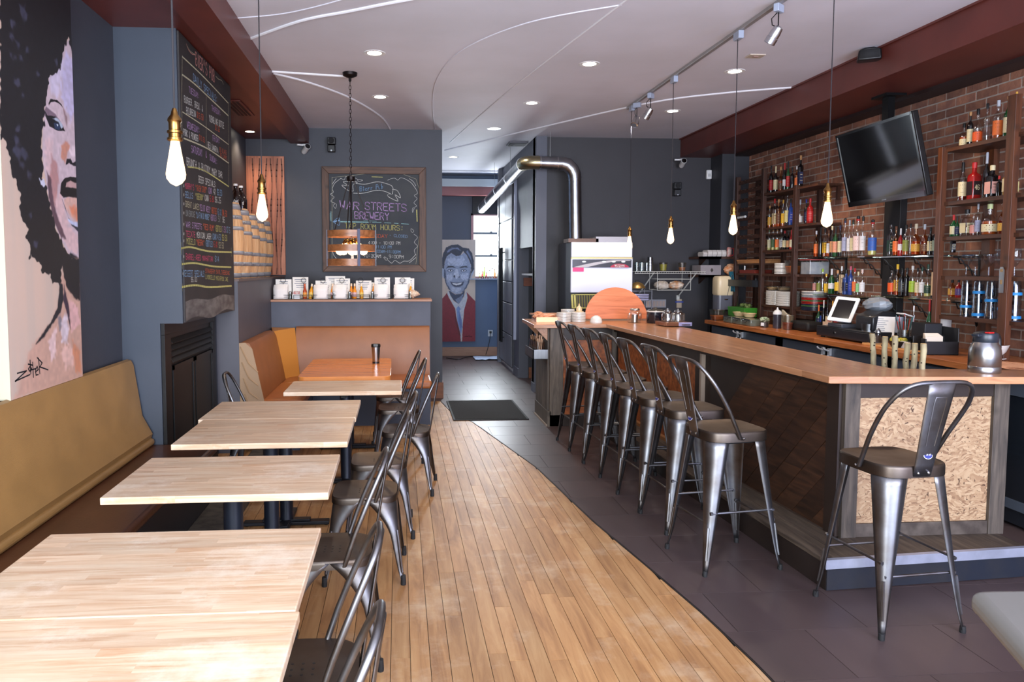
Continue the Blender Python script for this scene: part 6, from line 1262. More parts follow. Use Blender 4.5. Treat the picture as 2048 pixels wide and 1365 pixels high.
for x, l in ((-1.205, 'small dark shaker at the right of the leftmost caddy'), (-.725, 'dark shaker before the orange bottle of the third caddy'), (-.55, 'dark shaker at the left of the fifth caddy'), (-.30, 'green-grey shaker beside the peach menu'), (.125, 'green-grey shaker in the rightmost caddy')):
    shaker(x, 8.43, zb, l)
t = thing('sweetener_box', 'box of pink and white sweetener sachets in the second caddy', 'box', (-1.14, 8.45, zb))
m = MB(); m.box(-.04, .04, -.03, .03, 0, .05); obj('box', m, WHITEP, t, smooth=False)
m = MB(); 
for q in range(12): m.box(-.036+q*.006, -.032+q*.006, -.025, .025, .045, .075+.004*(q % 3), M=T(rz=0))
obj('sachets', m, mat('pink_sachets', (214, 110, 110), .6, col2=(230, 222, 216), nscale=50), t, smooth=False, kind='stuff')
t = thing('seashell', 'cream conch seashell at the right end of the half wall ledge', 'shell', (.17, 8.47, 1.295), .3)
m = MB(); rows = []
for j in range(22):
    a = j/21; th = a*4.6*PI; r = .052*(1-a)**.9+.004; cx_ = -.05+.12*a; rows.append([(cx_+r*.35*math.cos(th*0+k*PI/5)*.6, r*(1.0+.12*math.sin(3*k+j))*math.cos(k*PI/5), .052+r*.95*math.sin(k*PI/5)) for k in range(10)])
m.grid(rows, closed_u=True); m.add(rows[0], [tuple(range(10))])
for k in range(5): m.lathe([(.012, 0), (.006, .012), (.001, .02)], 8, (-.03+k*.018, .0, .10-k*.009))
obj('whorls', m, mat('shell_cream', (226, 208, 186), .4, col2=(208, 160, 130), nscale=20, bump=.4, bscale=60), t)

# ================================================================= CEILING / WALL FITTINGS
def camera_(x, y, z, rz, label):
    t = thing('security_camera', label, 'camera', (x, y, z), rz, 'security cameras')
    m = MB(); m.lathe([(.035, 0), (.035, -.015), (.015, -.02), (.012, -.05)], 14); m.box(-.1, .0, -.012, .012, -.02, -.004); obj('mount', m, WHITEP, t)
    M_ = Matrix.Translation((0, -.01, -.065)) @ Matrix.Rotation(math.radians(68), 4, 'X')
    m = MB(); m.lathe([(.028, -.06), (.034, -.04), (.034, .07), (.036, .075), (.036, .085)], 18, M=M_); obj('housing', m, WHITEP, t)
    m = MB(); m.lathe([(.033, .086), (.012, .089)], 18, M=M_); obj('lens', m, mat('lens_black', (8, 8, 10), .05, coat=1), t)
camera_(-1.13, 9.33, 3.14, .5, 'white security camera at the left end of the maroon beam')
camera_(3.68, 9.62, 3.06, -.1, 'white security camera under the right maroon beam')
def speaker(x, y, z, rz, label, s=1):
    t = thing('wall_speaker', label, 'speaker', (x, y, z), rz, 'small black speakers')
    m = MB(); m.box(-.05*s, .05*s, -.075*s, -.0, -.01*s, .075*s); m.box(-.045*s, .045*s, -.07*s, 0, -.10*s, -.015*s); obj('cabinet', m, BLACKP, t, bev=.008)
    m = MB(); m.lathe([(.035*s, 0), (.03*s, .004), (.012*s, .002)], 16, M=Matrix.Translation((0, -.078*s, .035*s)) @ Matrix.Rotation(PI/2, 4, 'X')); obj('grille', m, mat('speaker_cloth', (30, 30, 32), .9), t)
    m = MB(); m.lathe([(.010*s, 0), (.010*s, .003)], 12, M=Matrix.Translation((0, -.073*s, -.085*s)) @ Matrix.Rotation(PI/2, 4, 'X')); obj('badge', m, STEEL, t)
    m = MB(); m.box(-.015, .015, -.01, .04, -.03, .03); obj('bracket', m, BLACKM, t)
speaker(-.81, 9.36, 3.15, 0, 'small black speaker high on the blue-grey wall by the camera')
speaker(3.66, 9.76, 2.69, -.05, 'small black speaker on the charcoal wall right of the hood')
t = thing('ceiling_speaker', 'black speaker wedged between the ceiling and right beam', 'speaker', (3.655, 5.70, 3.30), -.5)
m = MB(); m.prism([(-.085, -.05), (.085, -.05), (.08, .03), (.03, .048), (-.03, .048), (-.075, .03)], -.045, .05, 'y'); obj('cabinet', m, BLACKP, t, bev=.012)
m = MB(); m.grid([[(-.07, -.048, -.035), (.07, -.048, -.035)], [(-.065, -.048, .03), (.065, -.048, .03)]]); obj('grille', m, mat('speaker_cloth', (0, 0, 0)), t, thick=.004)
t = thing('door_sensor', 'white motion sensor on the charcoal wall corner', 'sensor', (4.10, 9.79, 2.88))
m = MB(); m.box(-.035, .035, -.05, 0, -.06, .06); obj('case', m, WHITEP, t, bev=.012); m = MB(); m.box(-.02, .02, -.053, -.049, -.03, .01); obj('window', m, mat('sensor_window', (190, 190, 190), .3), t)
t = thing('ceiling_vent', 'dark ceiling vent before the silver duct', 'vent', (1.62, 10.3, 3.35))
m = MB(); m.box(-.13, .13, -.14, .14, -.02, 0); obj('frame', m, mat('vent_grey', (84, 84, 92), .5), t, bev=.004)
for q in range(7): m = MB(); m.box(-.11, .11, -.12+q*.036, -.10+q*.036, -.028, -.02); obj('slat', m, mat('vent_dark', (44, 44, 50), .5), t, smooth=False)
t = thing('ceiling_plate', 'small beige metal plate on the ceiling right of the track', 'plate', (2.87, 5.97, 3.35))
m = MB(); m.box(-.065, .065, -.05, .05, -.008, 0); obj('plate', m, mat('beige_plate', (186, 172, 156), .5), t, bev=.002); m = MB(); m.box(-.02, .02, -.012, .012, -.012, -.008); obj('tab', m, mat('beige_tab', (150, 120, 110), .5), t)
t = thing('soffit_vent', 'maroon slotted vent in the left soffit above the chalkboard', 'vent', (-1.56, 7.6, 3.21))
m = MB(); m.box(-.09, .09, -.35, .35, -.012, 0); obj('frame', m, MAROON, t, bev=.003)
for q in range(4): m = MB(); m.box(-.065+q*.036, -.045+q*.036, -.32, .32, -.016, -.012); obj('slot', m, mat('slot_dark', (40, 16, 16), .6), t, smooth=False)

# ================================================================= EXHAUST DUCT AND HOOD
t = thing('exhaust_duct', 'silver exhaust duct rising from the hood and running down the hall', 'duct', (2.22, 9.4, 1.96))
r = .082
path = [(2.235, 9.42, 1.96), (2.22, 9.42, 2.80)]+[(2.22-.14*(1-math.cos(a)), 9.42, 2.80+.14*math.sin(a)) for a in (PI/8, PI/4, 3*PI/8, PI/2)]
m = MB(); m.tube([(2.235, 9.42, 1.955), (2.215, 9.42, 2.79)], r, 20); obj('riser', m, GALV, t, world=True)
m = MB(); m.tube([(2.215, 9.42, 2.76), (2.21, 9.42, 2.82), (2.18, 9.42, 2.885), (2.12, 9.42, 2.94), (2.05, 9.42, 2.955)], r*1.05, 20); obj('elbow', m, GALV, t, world=True)
m = MB(); m.tube([(2.07, 9.42, 2.955), (1.70, 9.42, 2.965)], r, 20); obj('horizontal_run', m, GALV, t, world=True)
m = MB(); m.tube([(1.76, 9.42, 2.965), (1.67, 9.42, 2.965), (1.60, 9.47, 2.965), (1.575, 9.58, 2.963)], r*1.05, 20); obj('elbow', m, mat('galvanised_old', (170, 160, 130), .3, metal=1), t, world=True)
for i in range(4):
    a, b = i/4, (i+1)/4; P = lambda q: (1.575-.06*q, 9.55+4.2*q, 2.963-.23*q)
    m = MB(); m.tube([P(a), P(b+.01)], r*(1.0 if i % 2 else .985), 20); obj('hall_run', m, GALV, t, world=True)
m = MB()
for q in (0, .25, .5, .75, .97): p = P(q); m.tube([(p[0], p[1], p[2]), (p[0]-.0005, p[1]+.03, p[2])], r*1.03, 20)
for (x, z) in ((2.0, 2.956), (1.78, 2.964)): m.tube([(x, 9.42, z), (x-.015, 9.42, z)], r*1.03, 20)
m.tube([(2.215, 9.42, 2.74), (2.215, 9.42, 2.76)], r*1.03, 20); obj('joint_band', m, mat('duct_band', (196, 198, 202), .25, metal=1), t, world=True)
m = MB()
for (x, y) in ((1.57, 10.6), (1.55, 12.2), (1.9, 9.42)): m.tube([(x, y, 3.0), (x, y, 3.35)], .003, 5)
obj('hanger_wire', m, STEEL, t, world=True)
# hood
HW = mat('white_enamel_hood', (214, 216, 232), .3)
t = thing('ventless_hood', 'tall white ventless oven hood with a curved black control panel', 'hood', (2.46, 9.3, 0))
m = MB(); m.box(2.09, 2.83, 9.02, 9.75, 1.14, 1.955); obj('cabinet', m, mat('hood_side_grey', (70, 72, 80), .4, metal=.3), t, world=True, smooth=False)
m = MB(); m.box(2.085, 2.835, 8.985, 9.02, 1.775, 1.955); obj('upper_panel', m, HW, t, world=True, smooth=False, bev=.004)
m = MB(); m.box(2.08, 2.84, 8.98, 9.02, 1.345, 1.755); obj('front_door', m, HW, t, world=True, smooth=False, bev=.004)
m = MB(); m.box(2.082, 2.838, 8.978, 9.02, 1.757, 1.772); obj('brass_edge', m, mat('brass_trim', (206, 186, 120), .35, metal=.6), t, world=True, smooth=False)
m = MB(); m.box(2.095, 2.825, 8.972, 8.981, 1.650, 1.748); obj('control_panel', m, mat('panel_black', (34, 33, 38), .3), t, world=True, smooth=False)
m = MB(); A = [(2.11+.7*q, 1.655+.085*math.sin(min(1, q*1.25)*PI/2)-.0*q) for q in [i/12 for i in range(13)]]; B = [(x+.06 if i < 8 else x, max(1.651, z-.03+.022*(i/12))) for i, (x, z) in enumerate(A)]
m.grid([[(x, 8.970, z) for x, z in A], [(x, 8.970, z) for x, z in B]]); obj('silver_swoosh', m, mat('swoosh_grey', (176, 170, 172), .4), t, world=True, smooth=False, thick=.001)
m = MB(); m.prism([(2.56+.115*(1-math.cos(a)), 1.651+.045*math.sin(a)) for a in [i*PI/10 for i in range(11)]], 8.966, 8.972, 'y'); obj('red_badge', m, mat('badge_red', (170, 30, 60), .4), t, world=True, smooth=False)
m = MB(); letters(m, 'VCS2000', 2.615, 1.657, 2.735, 1.657, .026, lambda u, v: (u, 8.9655, v), .005); obj('badge_lettering', m, mat('print_white', (0, 0, 0)), t, world=True, smooth=False, recalc=False)
for x in (2.235, 2.48, 2.60, 2.72):
    m = MB(); m.lathe([(.026, 0), (.026, .004)], 16, sy=.4, M=Matrix.Translation((x, 8.968, 1.72)) @ Matrix.Rotation(PI/2, 4, 'X')); obj('control_label', m, mat('label_white', (214, 216, 214), .5), t, world=True)
m = MB(); m.box(2.10, 2.235, 8.974, 8.981, 1.60, 1.655); obj('red_sticker', m, mat('pink_sticker', (222, 40, 110), .4), t, world=True, smooth=False, label='bright pink sticker')
m = MB(); m.box(2.085, 2.835, 9.0, 9.02, 1.32, 1.34); obj('shadow_gap', m, BLACKP, t, world=True, smooth=False)
LOUV = mat('louvre_yellow_lit', (168, 164, 96), .4, metal=.3)  # yellowish light on the louvre is put into its colour
m = MB(); z1, z0, ya, yb = 1.325, 1.155, 8.985, 8.93
m.add([(2.08, yb, z0), (2.835, yb, z0), (2.835, ya, z1), (2.08, ya, z1)], [(0, 1, 2, 3)]); obj('louvre_back', m, BLACKP, t, world=True, smooth=False, thick=.004)
m = MB()
for (a, b, c, d) in ((0, 1, .0, .06), (0, 1, .94, 1), (0, .03, 0, 1), (.97, 1, 0, 1), (.045, .075, 0, 1)):
    X = lambda q: 2.08+.755*q; Yq = lambda q: yb+(ya-yb)*q-.006; Zq = lambda q: z0+(z1-z0)*q
    m.add([(X(a), Yq(c), Zq(c)), (X(b), Yq(c), Zq(c)), (X(b), Yq(d), Zq(d)), (X(a), Yq(d), Zq(d))], [(0, 1, 2, 3)])
obj('louvre_frame', m, LOUV, t, world=True, smooth=False, thick=.006)
for i in range(22):
    x = 2.145+i*.0315; m = MB(); m.add([(x, Yq(.06), Zq(.06)), (x+.007, Yq(.06)+.005, Zq(.06)), (x+.012, Yq(.94)+.005, Zq(.94)), (x+.005, Yq(.94), Zq(.94))], [(0, 1, 2, 3)]); obj('fin', m, LOUV, t, world=True, smooth=False, thick=.004)
m = MB(); m.box(2.09, 2.83, 9.02, 9.72, .0, 1.14); obj('oven_stand', m, mat('stand_dark_steel', (60, 62, 66), .4, metal=.6), t, world=True, smooth=False)
for i, (x, w, n, lab, mm) in enumerate([(2.24, .36, 4, 'dark baking trays stacked on top of the hood', mat('dark_tray', (92, 72, 62), .4, metal=.6)), (2.60, .40, 6, 'grey sheet pans stacked on top of the hood', mat('grey_sheet_pan', (150, 146, 146), .4, metal=.7))]):
    for q in range(n):
        t = thing('baking_tray', ORD[q]+' from the bottom of the '+lab, 'tray', (x, 9.16, 1.956+q*.0115), 0, lab)
        m = MB(); m.box(-w/2, w/2, -.13, .13, 0, .002)
        for (a, b, c, d) in ((-w/2-.006, w/2+.006, -.136, -.13), (-w/2-.006, w/2+.006, .13, .136), (-w/2-.006, -w/2, -.13, .13), (w/2, w/2+.006, -.13, .13)): m.box(a, b, c, d, 0, .0112)
        obj('tray', m, mm, t, smooth=False)

# ================================================================= HALL BITS
t = thing('niche_shelf', 'white wire-bracket shelf in the dark hall niche', 'shelf', (2.1, 10.3, 1.54))
m = MB(); m.box(1.80, 2.55, 9.95, 10.95, 1.54, 1.565); obj('board', m, mat('shelf_grey', (170, 172, 176), .5), t, world=True, smooth=False)
m = MB(); m.prism([(1.86, 1.54), (1.90, 1.54), (1.90, 1.42)], 10.3, 10.31, 'y'); m.box(1.84, 2.5, 10.95, 11.04, 1.38, 1.5); obj('wood_cleat', m, wood('cleat', [(110, 56, 34), (140, 74, 46)], 'x'), t, world=True, smooth=False)
t = thing('plastic_bag', 'crumpled white plastic bag on top of the niche shelf jars', 'bag', (1.97, 10.25, 1.72))
def crumple(m, c, rx, ry, rz, n=12, amp=.18, seed=1, k=14):
    r = random.Random(seed); rows = []
    for j in range(n+1):
        ph = PI*j/n; row = []
        for i in range(k):
            a = 2*PI*i/k; q = 1+r.uniform(-amp, amp); row.append((c[0]+rx*q*math.sin(ph)*math.cos(a), c[1]+ry*q*math.sin(ph)*math.sin(a), c[2]+rz*q*-math.cos(ph)))
        rows.append(row)
    m.grid(rows, closed_u=True)
m = MB(); crumple(m, (0, 0, .085), .11, .14, .085); obj('film', m, mat('white_film', (222, 220, 220), .4), t, smooth=False)
for i in range(3):
    t = thing('storage_jar', 'clear jar with dark contents in the hall niche, '+['nearest', 'middle', 'farthest'][i], 'jar', (1.93, 10.05+i*.2, 1.565), 0, 'niche jars')
    m = MB(); m.lathe([(.05, 0), (.052, .12), (.045, .14)], 14); obj('glass', m, glass('jar_glass', (.8, .8, .8), .15), t)
    m = MB(); m.lathe([(.045, .004), (.046, .09)], 14); obj('contents', m, mat('jar_dark', (40, 36, 36), .6), t)
    m = MB(); m.lathe([(.05, .14), (.05, .158)], 14); obj('lid', m, mat('jar_lid', (90, 88, 86), .4), t)
m = MB()
t = thing('wall_outlet', 'white power outlet with a black plug on the hall end wall', 'outlet', (1.71, 13.99, .42))
m.box(-.045, .045, -.008, .008, -.06, .06); obj('plate', m, mat('outlet_grey', (190, 196, 204), .5), t, bev=.003)
m = MB(); m.box(-.02, .02, -.04, -.008, -.0, .04); m.tube([(0, -.03, 0), (-.01, -.03, -.1), (-.05, -.03, -.28), (-.09, -.04, -.40)], .006, 6); obj('plug_and_cord', m, BLACKP, t)
t = thing('extension_lead', 'black cord trailing along the floor at the hall end', 'cord', (1.1, 13.7, 0))
m = MB(); m.tube(crom([(.85, 13.55, .012), (1.05, 13.3, .012), (1.2, 13.6, .012), (1.35, 13.75, .012), (1.6, 13.7, .012)], 5), .007, 6); obj('cord', m, BLACKP, t, world=True)
t = thing('light_shaft_sheet', 'pale crumpled sheet standing in for the light shaft under the hall window', 'sheet', (1.6, 13.4, 0))  # sheet stands in for the shaft of light on the floor
m = MB(); rows = [[(1.35+i*.06, 13.2+j*.07, .012+.02*random.random()) for i in range(10)] for j in range(8)]; m.grid(rows); obj('film', m, mat('light_shaft_film', (190, 206, 232), .3), t, world=True, smooth=False, thick=.003)
for i, (x, h, c) in enumerate([(1.50, .09, 'pal'), (1.545, .12, 'red'), (1.58, .20, 'grn'), (1.62, .10, 'red'), (1.68, .14, 'clr'), (1.73, .18, 'clr'), (1.78, .16, 'org'), (1.83, .12, 'pal')]):
    t = thing('sill_bottle', 'little bottle standing on the far window sill, '+ORD[i]+' from the left', 'bottle', (x, 13.90, 1.452), 0, 'bottles on the hall window sill')
    m = MB(); m.lathe([(.016, 0), (.017, h*.55), (.007, h*.75), (.007, h)], 10); obj('glass', m, glass('sill_glass_'+c, {'pal': (.9, .85, .5), 'red': (.8, .3, .25), 'grn': (.6, .7, .2), 'clr': (.9, .95, .9), 'org': (.9, .5, .2)}[c], .2), t)
    m = MB(); m.lathe([(.009, h), (.009, h+.012)], 8); obj('cap', m, BLACKP, t)
# ================================================================= TELEVISION
t = thing('television', 'black flat television tilted down before the brick wall', 'television', (4.083, 6.191, 2.535))
ny, nx_, nz_ = math.cos(-.05), 0, 0
n_ = Vector((-math.cos(-.05)*math.cos(-.227), -math.sin(-.05)*math.cos(-.227), math.sin(-.227)))
rt = Vector((0, 0, 1)).cross(n_).normalized(); up_ = n_.cross(rt)
TM = Matrix((( rt.x, up_.x, n_.x, 0), (rt.y, up_.y, n_.y, 0), (rt.z, up_.z, n_.z, 0), (0, 0, 0, 1)))
w, h = .5566, .335
m = MB(); m.box(-w, w, -h, h, -.05, .0, M=TM); m.box(-w*.6, w*.6, -h*.7, h*.7, -.09, -.05, M=TM); obj('housing', m, BLACKP, t, bev=.008)
m = MB()
for q in ((-w, w, h-.022, h), (-w, w, -h, -h+.045), (-w, -w+.022, -h, h), (w-.022, w, -h, h)): m.box(*q, 0, .008, M=TM)
obj('bezel', m, mat('tv_bezel', (14, 14, 16), .12, coat=.6), t, smooth=False)
m = MB(); m.box(-w+.02, w-.02, -h+.043, h-.02, 0, .003, M=TM); obj('screen', m, mat('tv_screen', (12, 12, 14), .08, spec=.7), t, smooth=False)
m = MB(); m.box(-.03, .03, -h+.016, -h+.024, .008, .0095, M=TM); obj('logo_plate', m, STEEL, t, smooth=False)
m = MB(); m.box(4.12, 4.18, 6.14, 6.22, 2.4, 3.10); m.box(4.06, 4.24, 6.08, 6.28, 3.085, 3.105); obj('ceiling_pole', m, BLACKM, t, world=True, smooth=False)
m = MB(); m.box(4.43, 4.495, 6.38, 6.60, .98, 2.35); struct('trim_40', m, mat('black_wall_post', (24, 24, 26), .6), smooth=False, bev=.004)

# ================================================================= BACK BAR
CTR = wood('back_counter_wood', [(150, 80, 38), (186, 108, 54), (200, 124, 68)], 'y', 1, .35, strip=.06, stripax='x', coat=.2)
t = thing('back_counter', 'oak topped back counter along the brick wall', 'counter', (4.1, 6, .95))
m = MB(); m.box(3.80, 4.49, 2.6, 9.08, .955, 1.0); obj('worktop', m, CTR, t, world=True, smooth=False, bev=.003)
FR = mat('cooler_black', (34, 38, 46), .35, metal=.3); GLS = mat('cooler_door_glass', (26, 30, 36), .08, coat=.5)
for i, (a, b) in enumerate(((7.35, 9.05), (5.62, 7.32), (3.9, 5.59), (2.65, 3.87))):
    t = thing('bar_cooler', 'black under-counter cooler with chrome latches, '+['farthest from the street', 'in the middle below the tablet', 'nearer, below the airpot', 'nearest, at the right edge'][i], 'cooler', (4.1, (a+b)/2, 0), 0, 'bar coolers')
    m = MB(); m.box(3.88, 4.48, a, b, .02, .945); obj('body', m, FR, t, world=True, smooth=False)
    mid = (a+b)/2
    for (c, d, hs) in ((a+.01, mid-.005, mid-.05), (mid+.005, b-.01, mid+.05)):
        m = MB(); 
        for q in ((c, d, .84, .93), (c, d, .12, .18), (c, c+.05, .12, .93), (d-.05, d, .12, .93)): m.box(3.855, 3.88, *q)
        dd = obj('door', m, mat('cooler_frame', (84, 92, 104), .35, metal=.3), t, world=True, smooth=False)
        m = MB(); m.box(3.866, 3.87, c+.05, d-.05, .18, .84); obj('door_glass', m, GLS, dd, world=True, smooth=False)
        m = MB(); m.box(3.835, 3.856, hs-.018, hs+.018, .86, .925); m.tube([(3.835, hs, .90), (3.80, hs, .915), (3.79, hs+.01, .93)], .008, 8); m.tube([(3.83, hs, .86), (3.83, hs, .55)], .01, 8); obj('latch_handle', m, mat('bright_chrome', (214, 216, 220), .25, metal=.5), dd, world=True)
# rack unit
t = thing('rack_unit', 'dark wooden wall rack of wine slats and open shelves by the charcoal wall', 'shelf unit', (4.3, 8.4, 1.0))
for y, zt in ((9.13, 2.77), (8.46, 2.79), (7.74, 2.52)):
    m = MB(); m.box(4.19, 4.235, y-.028, y+.028, 1.0, zt); obj('post', m, RACKW, t, world=True, smooth=False, bev=.002)
for y, zt in ((9.13, 2.77), (8.46, 2.79), (7.74, 2.52)):
    m = MB(); m.box(4.45, 4.49, y-.025, y+.025, 1.0, zt); obj('post', m, RACKW, t, world=True, smooth=False)
RY = wood('rack_shelf_wood', [(44, 25, 17), (66, 38, 24), (84, 50, 32)], 'y', 1, .5)
for z in (2.50, 2.105, 1.845, 1.575, 1.225, 1.08):
    m = MB(); m.box(4.20, 4.48, 7.70, 8.46, z-.024, z); obj('shelf', m, RY, t, world=True, smooth=False)
for i in range(9):
    z = 2.70-i*.112
    m = MB(); m.box(4.205, 4.225, 8.48, 9.11, z-.03, z)
    for q in range(6):
        m.tube([(4.2, 8.53+q*.1, z+.004), (4.24, 8.53+q*.1, z+.004)], .012, 6)
    m.box(4.44, 4.46, 8.48, 9.11, z-.02, z+.01); obj('wine_slat', m, RACKW, t, world=True, smooth=False)
for z in (1.70, 1.58):
    m = MB(); m.box(4.2, 4.48, 8.48, 9.11, z-.02, z); obj('shelf', m, RY, t, world=True, smooth=False)
m = MB(); m.box(4.12, 4.2, 8.5, 9.2, 1.42, 1.50); m.lathe([(.014, 0), (.014, .02)], 10, (4.16, 8.49, 1.50)); obj('metal_rail', m, mat('rail_dark', (54, 56, 60), .35, metal=.8, noise=.3, nscale=9), t, world=True, smooth=False)
# pine unit on the right
t = thing('pine_shelf_unit', 'stained pine shelf unit with knotty posts at the right edge', 'shelf unit', (4.3, 5.25, 1.0))
for y, zt, w_ in ((5.565, 2.57, .024), (4.90, 2.82, .036)):
    m = MB(); m.box(4.17, 4.215, y-w_, y+w_, 1.0, zt); obj('post', m, PINE, t, world=True, smooth=False, bev=.002)
for y, zt in ((5.40, 2.56), (4.92, 2.8)):
    m = MB(); m.box(4.44, 4.485, y-.04, y+.04, 1.0, zt); obj('post', m, PINE, t, world=True, smooth=False)
for z in (2.56, 2.15, 1.882, 1.58, 1.275):
    m = MB(); m.box(4.20, 4.485, 4.62, 5.57, z-.028, z); obj('shelf', m, PINEY, t, world=True, smooth=False)
# bottle opener on post
t = thing('bottle_opener', 'flat steel bottle opener screwed to the right pine post', 'opener', (4.165, 4.905, 1.56))
m = MB(); m.prism([(-.018, -.09), (.018, -.09), (.02, .07), (.012, .09), (-.012, .09), (-.02, .07)], -.006, 0, 'x'); obj('plate', m, STEEL, t, smooth=False)
m = MB(); m.lathe([(.011, 0), (.011, .003)], 12, M=Matrix.Translation((-.006, 0, .065)) @ Matrix.Rotation(-PI/2, 4, 'Y')); m.box(-.0075, -.006, -.008, .008, -.03, .0); obj('opening', m, mat('opener_dark', (150, 120, 80), .5), t)
# glass shelves with twisted iron brackets
IRN = mat('wrought_iron', (18, 17, 18), .5)
for (z, ya, yb, lab, bys) in ((1.75, 6.62, 7.80, 'upper glass shelf under the television', (6.68, 7.25, 7.7)), (1.375, 6.62, 7.80, 'lower glass shelf behind the tablet', (6.72, 7.25, 7.7)), (1.743, 5.30, 6.50, 'upper glass shelf left of the pine post', (6.40, 6.0, 5.50)), (1.393, 5.30, 6.50, 'lower glass shelf left of the pine post', (6.40, 6.0, 5.50))):
    t = thing('glass_shelf', lab, 'shelf', (4.38, (ya+yb)/2, z), 0, 'glass bottle shelves')
    m = MB(); m.box(4.27, 4.49, ya, yb, z-.008, z); obj('pane', m, glass('shelf_glass', (.75, .85, .78), .25), t, world=True, smooth=False)
    for y in bys:
        m = MB(); m.box(4.27, 4.49, y-.009, y+.009, z-.022, z-.009); m.box(4.475, 4.492, y-.009, y+.009, z-.20, z-.009)
        for s in (-1, 1): m.tube([(4.29+.19*q, y+.014*s*math.cos(q*3.5*PI), z-.018-.17*q+.016*s*math.sin(q*3.5*PI)) for q in [i/20 for i in range(21)]], .0045, 6)
        obj('twisted_bracket', m, IRN, t, world=True)
m = MB(); 

# ================================================================= BOTTLES
GC = {'c': glass('bottle_clear', (.93, .95, .95), .16), 'g': mat('bottle_green', (26, 74, 38), .08, coat=.6), 'a': glass('bottle_amber', (.86, .55, .26), .16), 'k': mat('bottle_dark', (17, 15, 17), .08, coat=.6), 'b': mat('bottle_blue', (34, 60, 128), .1, coat=.6), 'r': mat('bottle_red', (150, 28, 26), .1, coat=.6)}
LQ = {'amb': (168, 78, 26), 'mar': (96, 24, 16), 'pal': (206, 196, 120), 'yel': (206, 160, 36), 'red': (150, 30, 28), 'blu': (36, 66, 150), 'grn': (70, 110, 50)}
CC = {'blk': (20, 20, 22), 'wht': (222, 218, 220), 'crm': (214, 200, 160), 'red': (176, 32, 34), 'cork': (176, 130, 84), 'gld': (200, 150, 60), 'slv': (170, 174, 184), 'nvy': (30, 36, 74), 'blu': (40, 60, 150), 'org': (222, 110, 50), 'grn': (70, 96, 60), 'brn': (96, 56, 34), 'yel': (222, 176, 46), 'yel2': (210, 200, 50), 'pnk': (224, 150, 120), 'lav': (156, 158, 186), 'pkw': (226, 196, 190), 'dgn': (34, 64, 52), 'olv': (128, 134, 58), 'ogr': (224, 88, 36), 'lim': (160, 190, 60), 'mnt': (140, 200, 140), 'tan': (196, 140, 96), 'tpl': (206, 176, 140), 'slg': (130, 146, 132), 'clr': (180, 186, 190), 'pal': (200, 190, 130), 'blc': (50, 90, 170), 'rdw': (206, 140, 130), 'blw': (70, 72, 78), 'n46': (40, 26, 30), 'pkb': (214, 160, 150), 'prp': (90, 60, 120), 'lmc': (196, 206, 150), 'bpk': (200, 90, 120), 'ctb': (210, 196, 170)}
def cmat(k): return mat('tint_'+k, CC.get(k, (120, 120, 120)), .5)
